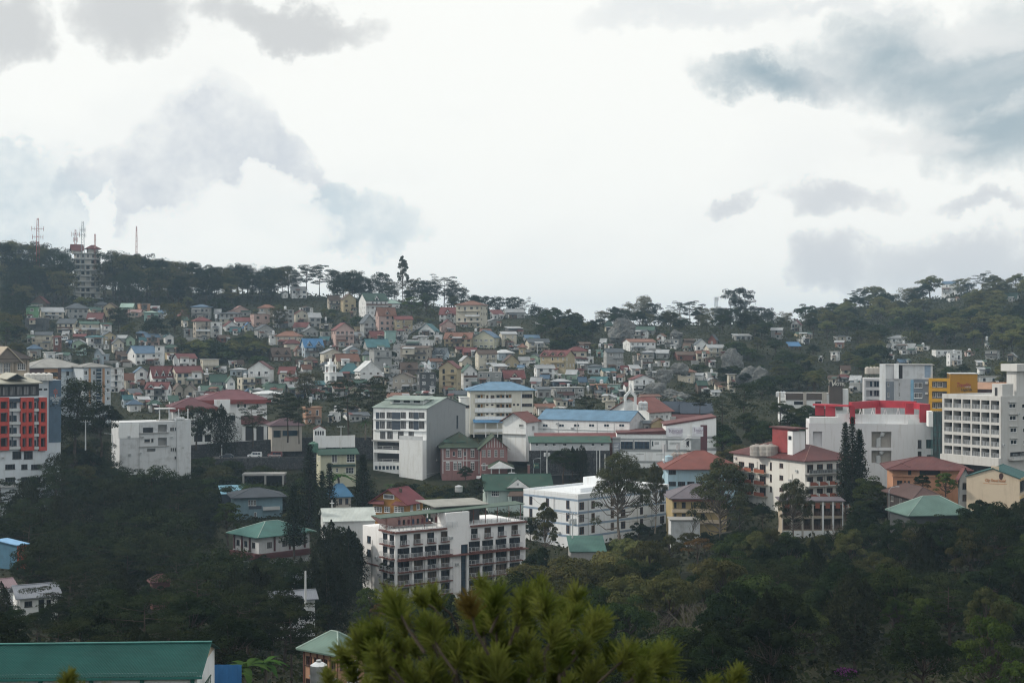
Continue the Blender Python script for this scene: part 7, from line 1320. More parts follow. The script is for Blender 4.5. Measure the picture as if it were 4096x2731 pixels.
RT = roof_mat('mansion_red', (.13, .05, .06), .05, .55, .35); FAS = plain('fascia_red', (.20, .035, .030), .6); B.hip(RT, 3.0, 1.0); b = MB(); b.box(-1.2, B.w+1.2, -1.22, -.9, B.h-1.2, B.h+.15, FAS); b.build('red_fascia', B.root); B.pwins(1, zr('b', [(440, 458), (475, 490), (650, 672), (720, 745), (850, 870)], [(560, 602)]), fr=FRAME, nv=0, g=1); B.pwins(1, zr('b', [(520, 560), (590, 630), (720, 760)], [(680, 735)]), fr=DKFRAME, g=0); b = MB(); a, c, z0, z1 = B.prect(1, zz('b', 405, 515, 570, 640)); b.box(a, c, -2.2, -.01, -3, z1, WHITE); b.build('entrance_bay', B.root); a, c, z0, z1 = B.prect(1, zz('b', 690, 740, 985, 760)); b = MB(); b.box(a, c, -4, -.02, -3, z0, WHITE); [b.box(a+1+i*3.6, a+3.4+i*3.6, -4.05, -4.01, z0-5.6, z0-1, DARKIN) for i in range(5)]; b.build('portico', B.root); b = MB(); B._slab(b, [(a-.5, -4.8, z0+.02), (c+.5, -4.8, z0+.02), (c-3, -.02, z0+2.4), (a, -.02, z0+2.4)], DKMAR, .2); b.build('portico_roof', B.root); B.finish()
B = Bld('mansion_wing', 'left wing of the mansion with lower red hipped roof', 'building', 690, 464, 5, 685, 856, 1790, 1632, WHITE, None, None, d=15); B.hip(RT, 3.0, 1.0); b = MB(); b.box(-1.2, B.w+1.2, -1.22, -.9, B.h-1.2, B.h+.15, FAS); b.build('red_fascia', B.root); B.pwins(1, zr('b', [(315, 350), (353, 385)], [(708, 742)])+zr('b', [(235, 300), (340, 385)], [(780, 830)]), fr=DKFRAME, nv=1, g=0); B.pholes(1, zr('b', [(200, 290), (310, 380)], [(885, 960)]), 1.5, DARKIN); B.pstrip('ledge', 1, zz('b', 0, 650, 400, 658), CONCL, .3); B.pstrip('ledge', 1, zz('b', 165, 860, 480, 880), CONCL, .5); B.finish()
B = Bld('gatehouse', 'white gatehouse with purple maroon hipped roof and blue gate', 'building', 1088, 452, 8, 1080, 1208, 1756, 1704, BEIGE, None, 'purple roofed gatehouse', d=9); B.hip(roof_mat('plum', (.10, .06, .075), .1), 2.2, .8); B.pholes(1, [zz('b', 1030, 840, 1110, 915), zz('b', 1125, 840, 1290, 900)], 3, plain('gate_blue', (.03, .09, .14))); B.finish()
B = Bld('gate_lodge', 'tiny white lodge with stepped gable and four slit windows', 'building', 1256, 450, 4, 1252, 1303, 1744, 1718, WHITE, None, 'tiny white lodge', d=4); B.gable(MAROON, 'y', 1.0, .1); B.pwins(1, zr('b', [(1465, 1480), (1490, 1505), (1515, 1530), (1540, 1555)], [(845, 888)]), fr=DKFRAME, nv=0, g=0, sill=False); B.finish()
# ------------------------------------------------------------------ tower block, masts, rocks, walls, road, poles, vehicles
B = Bld('tower_block', 'pale unfinished tower block with maroon pagoda roofs on the ridge', 'building', 302, 800, 8, 296, 402, 1205, 1012, wall_mat('bare_tower', (.46, .45, .42), .7), None, 'ridge tower block', sub=False)
fs = [1012+i*22.5 for i in range(9)]
for i, y in enumerate(fs):
    z = B.h-(y-1012)*800/F; B.strip('floor_slab', 1, -.8, B.w+1.2, z-.25, z+.15, CONCL, 1.3); B.strip('floor_slab', 2, -.8, B.d+.8, z-.25, z+.15, CONCL, 1.1)
    if i < 8:
        for c in range(5):
            x = B.w*(c+.5)/5
            if i == 0: B.win(1, x, z-2.6, 1.5, 2.0, FRAME, 2, 0, 0, False)
            elif (i*3+c) % 4 != 1: B.hole(1, x-.95, x+.95, z-2.6, z-.7, 1.5, DARKIN if (i+c) % 3 else CONC)
b = MB(); b.box(B.w*.50, B.w*.92, .5, 5, B.h+.16, B.h+2.4, B.wall); b.build('roof_room', B.root); b = MB(); b.box(-1.2, B.w*.30, 1, 7, B.h+.16, B.h+2.0, B.wall); b.build('roof_room', B.root)
RECTS.append((296, 1000, 402, 1200, 800)); B.hip(RM('r'), 2.2, 1.5, z=B.h+2.4, box=(B.w*.50, B.w*.92, .5, 5)); B.gable(RM('r'), 'x', 2.9, .8, z=B.h+2.0, box=(-1.5, B.w*.30, 1, 7)); B.finish()
def mast(px, yt, yb, D, wd, label, red=True, arms=(), lat=True):
    h = (yb-yt)*D/F; t = thing('antenna_mast', label, 'antenna', at(px, yb, D), .3, 'antenna masts on the ridge'); b = MB(); m = plain('mast_red', (.30, .05, .04), .6) if red else plain('mast_grey', (.28, .33, .36), .5)
    leg = [(wd, wd), (-wd, wd), (-wd, -wd), (wd, -wd)]; n = int(h/1.6)+1
    for x, y in leg: b.tube([(x, y, -12), (x*.75, y*.75, h*.6), (x*.45, y*.45, h)], .13, m, 4)
    for i in range(n):
        z0, z1 = h*i/n, h*(i+1)/n; f0, f1 = 1-.5*z0/h, 1-.5*z1/h
        for q in range(4):
            (xa, ya), (xb, yb2) = leg[q], leg[(q+1) % 4]; b.tube([(xa*f0, ya*f0, z0), (xb*f1, yb2*f1, z1)], .06, m if i % 2 else FRAME if red else m, 3)
    b.build('lattice', t)
    for f, w in arms:
        q = MB(); z = h*f; q.box(-w, w, -.08, .08, z, z+.16, m); q.box(-.08, .08, -w, w, z+.2, z+.36, m)
        for s_ in (-1, 1): q.box(s_*w-.12, s_*w+.12, -.15, .15, z-1.2, z+1.4, FRAME if not red else m); q.box(s_*w*.55-.1, s_*w*.55+.1, -.15, .15, z-.9, z+1.1, CONCL)
        q.build('antenna_arm', t)
    return t
mast(151, 873, 985, 800, .8, 'red and white lattice mast with two tiers of antennas at far left', True, ((.62, 3.2), (.32, 2.8)))
mast(302, 918, 990, 806, .55, 'dark slim mast crowded with antennas left of the tallest ridge mast', True, ((.72, 2.0), (.42, 1.0)))
mast(331, 886, 1010, 800, .95, 'tallest grey lattice mast standing on the ridge tower block', False, ((.72, 1.6), (.55, 1.7)))
mast(380, 936, 995, 804, .5, 'short pale lattice mast at right end of ridge tower block')
mast(546, 905, 1025, 810, .45, 'single thin red mast rising alone from ridge pines')
mast(2865, 1188, 1225, 880, .9, 'small twin pole antenna frame left of the umbrella pine', False, ((.8, 1.5),))
from mathutils import noise as mnoise
def rock(px, yt, yb, wpx, D, label, seed, m, name='boulder', depth=.7):
    rng = np.random.default_rng(seed); h = (yb-yt)*D/F*.5; w = wpx*D/F*.5; bm = bmesh.new(); bmesh.ops.create_icosphere(bm, subdivisions=5, radius=1)
    ph = rng.uniform(0, 6, (8, 3)); fr_ = rng.normal(0, 2.4, (8, 3))
    off = Vector(ph[0])*3
    for v in bm.verts:
        c = v.co.copy(); d = .42*mnoise.fractal(c*1.1+off, .9, 2.0, 4)+.10*mnoise.ridged_multi_fractal(Vector((c.x*5, c.y*5, c.z*1.6))+off, .9, 2.1, 4, 1.0, 2.0)-.12
        v.co = v.co*(1+d); v.co = Vector((v.co.x*w, v.co.y*w*depth, v.co.z*h))
    me = bpy.data.meshes.new(name); bm.to_mesh(me); bm.free(); me.materials.append(m)
    o = link(name, me, None, at(px, (yt+yb)/2, D)); tag(o, label, 'rock', 'rocks on the hillside'); return o
ROCK = ground_mat('rock', (.13, .135, .135), (.22, .225, .22), (.07, .075, .07), .09)
rock(2490, 1283, 1372, 98, 755, 'huge rounded grey boulder with vertical cracks below the saddle', 1, ROCK); rock(2705, 1322, 1362, 56, 745, 'smaller grey boulder right of the long white rust roofed house', 2, ROCK)
for i, (x, y0, y1, w, D, l) in enumerate([(2655, 1475, 1535, 70, 615, 'pale rough rock face left of the rust hipped cream house'), (2620, 1530, 1600, 90, 600, 'pale rock outcrop below red gabled white house'), (2720, 1450, 1500, 60, 640, 'grey rock ledge above the rust hipped cream house'), (2690, 1560, 1625, 120, 585, 'broad low rock face under the cream cluster of houses'), (2370, 1530, 1585, 50, 610, 'narrow rock beside bright teal roof'), (3010, 1470, 1600, 150, 640, 'tall bare cliff face behind the big dark pine'), (2930, 1400, 1500, 90, 665, 'upper bare cliff right of cream cluster'), (3690, 1235, 1275, 70, 930, 'grey crag among the wooded hill trees'), (3510, 1295, 1330, 60, 900, 'low rock slab on the wooded hill')]): rock(x, y0, y1, w, D, l, 10+i, ROCK, 'rock_face', .5)
def rwall(pts, y_top, y_bot, label, thick=1.0, m=STONE, name='retaining_wall', short=None):
    P3 = [at(px, 1365, D) for px, D in pts]; b = MB(); n = len(P3)
    for i in range(n-1):
        (p, q) = P3[i], P3[i+1]; zt0, zt1 = (CY-y_top[i])/F*p.y, (CY-y_top[i+1])/F*q.y; zb0, zb1 = (CY-y_bot[i])/F*p.y-3, (CY-y_bot[i+1])/F*q.y-3
        A = [(p.x, p.y, zb0), (q.x, q.y, zb1), (q.x, q.y, zt1), (p.x, p.y, zt0)]; Bk = [(x, y+thick, z) for x, y, z in A]; b.poly(A, m); b.poly(Bk[::-1], m); b.poly([A[3], A[2], Bk[2], Bk[3]], m)
        if i == 0: b.poly([A[0], A[3], Bk[3], Bk[0]], m)
        if i == n-2: b.poly([A[1], Bk[1], Bk[2], A[2]], m)
    o = b.build(name); tag(o, label, 'wall', None, short, tuple((P3[0]+P3[-1])/2)); 
    p = P3[n//2]; THINGS[-1][3] = (p.x, p.y, (CY-(y_top[n//2]+y_bot[n//2])/2)/F*p.y); return o
rwall([(735, 446), (900, 452), (1100, 455), (1345, 458)], [1782, 1770, 1756, 1742], [1830, 1832, 1832, 1832], 'long dark stone wall above the parked vans', short='long dark stone wall')
rwall([(1346, 459), (1500, 462)], [1750, 1748], [1815, 1815], 'dark cobbled wall below two umbrella pines')
rwall([(2116, 424), (2440, 424)], [1802, 1802], [1880, 1880], 'rough stone wall under low white lean-to row')
rwall([(1265, 449), (1420, 452)], [1744, 1740], [1752, 1750], 'low white balustrade beside tiny white lodge', .3, WHITE, 'garden_wall')
rwall([(860, 436), (1330, 444)], [1834, 1826], [1842, 1834], 'low dark kerb wall along road edge', .4, STONE, 'kerb_wall')
b = MB(); P4 = [(px, D) for px, D in ((850, 437), (1000, 441), (1200, 444), (1345, 447))]
for i in range(3):
    (a, d), (c, e) = P4[i], P4[i+1]; p, q = at(a, 1838, d), at(c, 1838, e); r_, s_ = at(c, 1832, e+12), at(a, 1832, d+12); r_.z = q.z+.05; s_.z = p.z+.05; b.poly([p, q, r_, s_], ASPH)
o = b.build('road'); o['kind'] = 'structure'
def strip_on_ground(name, pts, wd, m, up=.5):
    b = MB(); prev = None
    for px, py, D in pts:
        p = at(px, py, D); l, r = p+Vector((-wd/2, 0, 0)), p+Vector((wd/2, 0, 0))
        if prev: b.poly([prev[0], prev[1], r, l], m); b.poly([prev[0]+Vector((0, 0, -3)), prev[0], l, l+Vector((0, 0, -3))], m)
        prev = (l, r)
    o = b.build(name); o['kind'] = 'structure'; return o
def gp(px, py): D = hit(px, py); return (px, py-3, D)
strip_on_ground('street', [gp(1572, 1585), gp(1580, 1530), gp(1582, 1480), gp(1588, 1430), gp(1598, 1385), gp(1612, 1340), gp(1700, 1290)], 6.0, plain('old_asphalt', (.12, .125, .13), .9))
strip_on_ground('road', [(2090, 1900, 420), (2260, 1898, 422), (2440, 1892, 426)], 9, ASPH)
# vehicles
def car(label, px, py, D, kind, body, yaw=0.0, Ln=4.4, cat='van', stripe=None):
    t = thing({'van': 'van', 'car': 'parked_car', 'pickup': 'pickup_truck', 'jeep': 'jeep'}[kind], label, cat, at(px, py, D), yaw, 'parked vehicles'); W_ = 1.7
    prof = {'van': [(-2.2, .35), (2.2, .35), (2.25, .95), (1.25, 1.1), (.75, 1.75), (-2.1, 1.8), (-2.25, 1.0)], 'jeep': [(-2.2, .4), (2.2, .4), (2.2, 1.05), (1.3, 1.1), (1.0, 1.85), (-2.15, 1.85), (-2.2, 1.0)], 'car': [(-2.1, .3), (2.1, .3), (2.15, .75), (1.1, .85), (.5, 1.4), (-1.1, 1.42), (-1.8, .9), (-2.15, .8)], 'pickup': [(-2.5, .4), (2.5, .4), (2.55, .95), (1.5, 1.1), (.9, 1.7), (-.5, 1.72), (-.7, 1.05), (-2.5, 1.05)]}[kind]
    s_ = Ln/4.4; prof = [(-x*s_, z) for x, z in prof]; b = MB(); n = len(prof); ins = lambda z: .0 if z < 1.05 else .14
    for sg in (-1, 1): b.poly([(x, sg*(W_/2-ins(z)), z) for x, z in (prof if sg > 0 else prof[::-1])], body)
    for i in range(n): (xa, za), (xb, zb_) = prof[i], prof[(i+1) % n]; b.poly([(xa, -(W_/2-ins(za)), za), (xb, -(W_/2-ins(zb_)), zb_), (xb, W_/2-ins(zb_), zb_), (xa, W_/2-ins(za), za)], body)
    b.build('body', t)
    zt = max(z for _, z in prof); x0, x1 = (-.62*s_, 1.9*s_) if kind in ('van', 'jeep') else ((-.6*s_, 1.2*s_) if kind == 'car' else (-.85*s_, .45*s_)); k = 3 if kind in ('van', 'jeep') else 2
    for sg in (-1, 1):
        for i in range(k): q = MB(); a, c = x0+(x1-x0)*i/k+.06, x0+(x1-x0)*(i+1)/k-.06; q.box(a, c, *( (-W_/2-.005, -W_/2+.10) if sg < 0 else (W_/2-.10, W_/2+.005)), 1.08, zt-.22, GL[1]); q.build('window', t)
    q = MB(); q.box(-1.25*s_, -1.0*s_, -.6, .6, 1.1, zt-.25, GL[1]); q.build('windscreen', t)
    for sg in (-1, 1):
        for x in (-1.4*s_, 1.4*s_): q = MB(); q.tube([(x, sg*(W_/2-.18), .33), (x, sg*(W_/2+.03), .33)], .34, BLACK, 12); q.tube([(x, sg*(W_/2+.031), .33), (x, sg*(W_/2+.05), .33)], .18, STEEL, 8); q.build('wheel', t)
        q = MB(); q.box(-2.27*s_, -2.2*s_, sg*.55-.15, sg*.55+.15, .65, .85, FRAME); q.build('headlight', t)
    if stripe: q = MB(); q.box(-1.9*s_, 2.0*s_, -W_/2-.012, -W_/2-.006, .55, .8, stripe); q.build('side_stripe', t)
    return t
WP = plain('paint_white', (.70, .72, .74), .3); RDP = plain('paint_maroon', (.16, .035, .035), .35); SLV = plain('paint_silver', (.40, .42, .44), .3, .4); BLP = plain('paint_dark', (.04, .05, .07), .3)
car('white boxy van with light blue windows parked under the long dark stone wall', 1019, 1830, 440, 'van', WP, .02, 4.3); car('maroon boxy jeep with white side stripe parked behind the white van', 1100, 1829, 443, 'jeep', RDP, .02, 4.4, 'jeep', FRAME); car('dark car half hidden under the roadside tree by dark stone wall', 908, 1832, 438, 'car', BLP, .05, 4.3, 'car')
car('white pickup parked in front of pink heritage house', 1944, 1918, 425, 'pickup', WP, math.pi, 5.0, 'pickup'); car('silver car at the wall corner right of the pink heritage house', 2052, 1908, 424, 'car', SLV, math.pi, 4.2, 'car')
for px, py, lab, m in ((252, 1362, 'upper white van parked on the left hillside lane', WP), (298, 1372, 'lower white van parked on the left hillside lane', WP), (2066, 1388, 'pale car parked left on the steep lane beside lime cream house', SLV), (2088, 1384, 'dark blue car parked right on the steep lane', BLP), (2062, 1402, 'silver car parked lowest on steep lane', SLV), (1370, 1377, 'dark car parked under pink maroon gabled house', BLP), (2122, 1455, 'white van parked beside three gablet yellow villa', WP)): car(lab, px, py, hit(px, py)-3, 'van' if 'van' in lab else 'car', m, .3, 4.4, 'van' if 'van' in lab else 'car')
# poles, lamps, wires
def wire(p, q, label, sag=1.2):
    p, q = Vector(p), Vector(q); b = MB(); b.tube([p.lerp(q, i/10)+Vector((0, 0, -sag*4*(i/10)*(1-i/10))) for i in range(11)], .04, BLACK, 3); o = b.build('power_line'); tag(o, label, 'cable', 'power lines', None, tuple((p+q)/2))
def pole(px, yt, yb, D, label, trans=False, cross=True, m=CONCL, r=.16):
    h = (yb-yt)*D/F; t = thing('utility_pole', label, 'utility pole', at(px, yb, D), .1, 'utility poles'); b = MB(); b.tube([(0, 0, -2), (0, 0, h)], [r*1.2, r*.8], m, 8); b.build('shaft', t)
    if cross: b = MB(); b.box(-1.3, 1.3, -.07, .07, h-.5, h-.36, STEEL); [b.tube([(x, 0, h-.36), (x, 0, h-.1)], .06, FRAME, 5) for x in (-1.2, -.5, .5, 1.2)]; b.build('cross_arm', t)
    if trans:
        for s_ in (-1, 1): b = MB(); b.lathe([(0, h-2.6), (.34, h-2.55), (.34, h-1.5), (0, h-1.4)], CONCL, 10, (s_*.6, 0, 0)); b.build('transformer', t)
    return t, h
pole(2188, 1790, 1908, 418, 'utility pole with two grey transformers beside the dark trees', True); pole(1364, 1702, 1802, 452, 'lone concrete pole above long dark stone wall left of umbrella pines'); pole(2377, 1796, 1890, 425, 'left of three bare poles near office block', False, False); pole(2387, 1802, 1890, 424, 'middle of three bare poles near office block', False, False); pole(2399, 1795, 1890, 423, 'right of three bare poles near office block', False, False)
pole(2290, 2048, 2200, 325, 'pole with transformers in front of blue striped white building', True); pole(1710, 2030, 2075, 335, 'short white pole with bracket right of ochre house', False, True, FRAME); pole(887, 1778, 1825, 440, 'concrete pole before the dark stone wall left end', False, False); pole(342, 1680, 1770, 380, 'pole between dark trees right of slate blue name wall'); pole(1222, 2282, 2420, 215, 'pale stub pole among trees left of apartment block', False, False); pole(2420, 1815, 1890, 422, 'thin pole left of office block corner', False, False)
VP = []
for i, (px, py, lab) in enumerate(((3560, 1250, 'tall thin pole among wooded hill trees'), (1700, 1235, 'pole on the ridge slope right of round green tree'), (1795, 1260, 'pole beside cream ridge apartment house'), (1735, 1555, 'pole in the steep street lower end'), (2150, 1420, 'pole by the parked cars on steep lane'), (1045, 1500, 'pole beside white chalet'), (1165, 1530, 'pole right of white chalet by bare yard'), (2280, 1385, 'pole at the saddle edge'), (2785, 1400, 'pole near black gable house'), (3515, 1400, 'thin pole left of wide white villa'))): D = hit(px, py); pole(px, py-46, py, D, lab, False, True, CONCL, .16); VP.append(at(px, py-45, D))
for i, (a_, c_) in enumerate(((3, 4), (1, 2), (3, 2), (5, 6), (4, 7), (7, 8), (8, 9), (1, 4), (6, 3))): wire(VP[a_], VP[c_], 'long power line between poles on the hillside', 2.5)
def lamp(px, yt, yb, D, label, dr=1):
    h = (yb-yt)*D/F; t = thing('street_lamp', label, 'street lamp', at(px, yb, D), 0, 'street lamps'); b = MB(); b.tube([(0, 0, -1), (0, 0, h*.86), (dr*.5, 0, h*.97), (dr*1.6, 0, h)], .07, STEEL, 6); b.build('pole', t); b = MB(); b.box(min(dr*1.5, dr*2.2), max(dr*1.5, dr*2.2), -.12, .12, h-.08, h+.06, CONCL); b.build('lamp_head', t)
lamp(2163, 1786, 1880, 423, 'curved street lamp left of transformer pole', -1); lamp(2446, 1842, 1890, 424, 'street lamp in front of office block corner', -1); lamp(2134, 1832, 1880, 422, 'street lamp over green sign board'); lamp(3556, 1945, 2060, 305, 'lamp post left of dark timber house'); lamp(450, 1733, 1780, 385, 'street lamp left of weathered white building', -1)
t = thing('sign_board', 'dark green board with cream script left of transformer pole', 'sign', at(2145, 1872, 421), 0); b = MB(); b.box(-.85, .85, -.06, .06, 0, 1.5, plain('board_green', (.02, .085, .065), .5)); b.build('board', t); b = MB(); b.box(-.55, .6, -.075, -.062, .75, .88, plain('board_cream', (.5, .48, .3))); b.box(-.65, -.5, -.075, -.062, .3, 1.25, plain('board_cream', (.5, .48, .3))); b.build('lettering', t)
t = thing('gate_pillar', 'small brick red pillar beside green sign board', 'pillar', at(2115, 1890, 424)); b = MB(); b.box(-.35, .35, -.35, .35, -1, 2.3, PINKW); b.build('shaft', t); b = MB(); b.box(-.42, .42, -.42, .42, 2.301, 2.5, CONC); b.build('cap', t)
wire(at(2188, 1794, 418), at(2377, 1800, 425), 'black power line from transformer pole to bare poles'); wire(at(342, 1682, 380), at(470, 1700, 405), 'power line from pole to weathered white building'); wire(at(2290, 2054, 325), at(2130, 1990, 345), 'power line left from pole before blue striped building'); wire(at(2290, 2056, 325), at(2600, 2075, 335), 'power line right from pole before blue striped building'); wire(at(3600, 1850, 330), at(3850, 1890, 325), 'power line above apricot house')
# ruined garage on the bank, pavement furniture
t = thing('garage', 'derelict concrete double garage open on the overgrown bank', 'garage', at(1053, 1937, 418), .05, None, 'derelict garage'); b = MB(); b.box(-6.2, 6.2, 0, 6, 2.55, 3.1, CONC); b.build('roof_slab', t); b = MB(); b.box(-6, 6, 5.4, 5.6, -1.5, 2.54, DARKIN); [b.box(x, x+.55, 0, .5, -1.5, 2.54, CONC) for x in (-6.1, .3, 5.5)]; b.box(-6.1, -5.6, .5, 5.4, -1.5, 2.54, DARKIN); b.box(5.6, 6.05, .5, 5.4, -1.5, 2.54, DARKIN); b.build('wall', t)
B = Bld('house', 'small ruined white outhouse among dark pines left of blue grey house', 'house', 815, 405, 15, 800, 862, 2010, 1972, OLDW); B.wins(1, [B.w*.5], [1], .8, 1, fr=CONC); B.flat(CONC, .1); B.finish()
t = tank_thing(at(1835, 1966, 400), 1.1, 1.6, 'dented steel tank on the bank below pink heritage house', TANKM)
# ------------------------------------------------------------------ planting
R = random.Random(11)
PL = {0: 'dark pine tree', 1: 'tall dark pine tree', 2: 'spreading dark pine tree', 3: 'dark pine tree', 4: 'spreading dark pine tree', 5: 'slender dark pine tree', 6: 'sunlit olive pine tree', 7: 'sunlit spreading pine tree', 8: 'tall sunlit pine tree'}  # sunlit pines owe that look to their brighter leaf colour
BL = {0: 'rounded green tree', 1: 'olive rounded tree', 2: 'dark rounded tree', 3: 'broad green tree', 4: 'tall olive tree', 5: 'small dark tree'}
def lab(kind, k, where=''):
    if kind == 'pine': s = PL[k % 12] if k % 12 in PL else 'umbrella pine tree'
    elif kind == 'broadleaf_tree': s = BL[k % 6]
    else: s = KINDW[kind]
    return s + (' '+where if where else '')
def tp(kind, k, px, yt, yb, D, sx=1.0, where='', label=None, short=None): return tree_px(kind, k, px, yt, yb, D, sx, label=label or lab(kind, k, where), short=short, rnd=R)
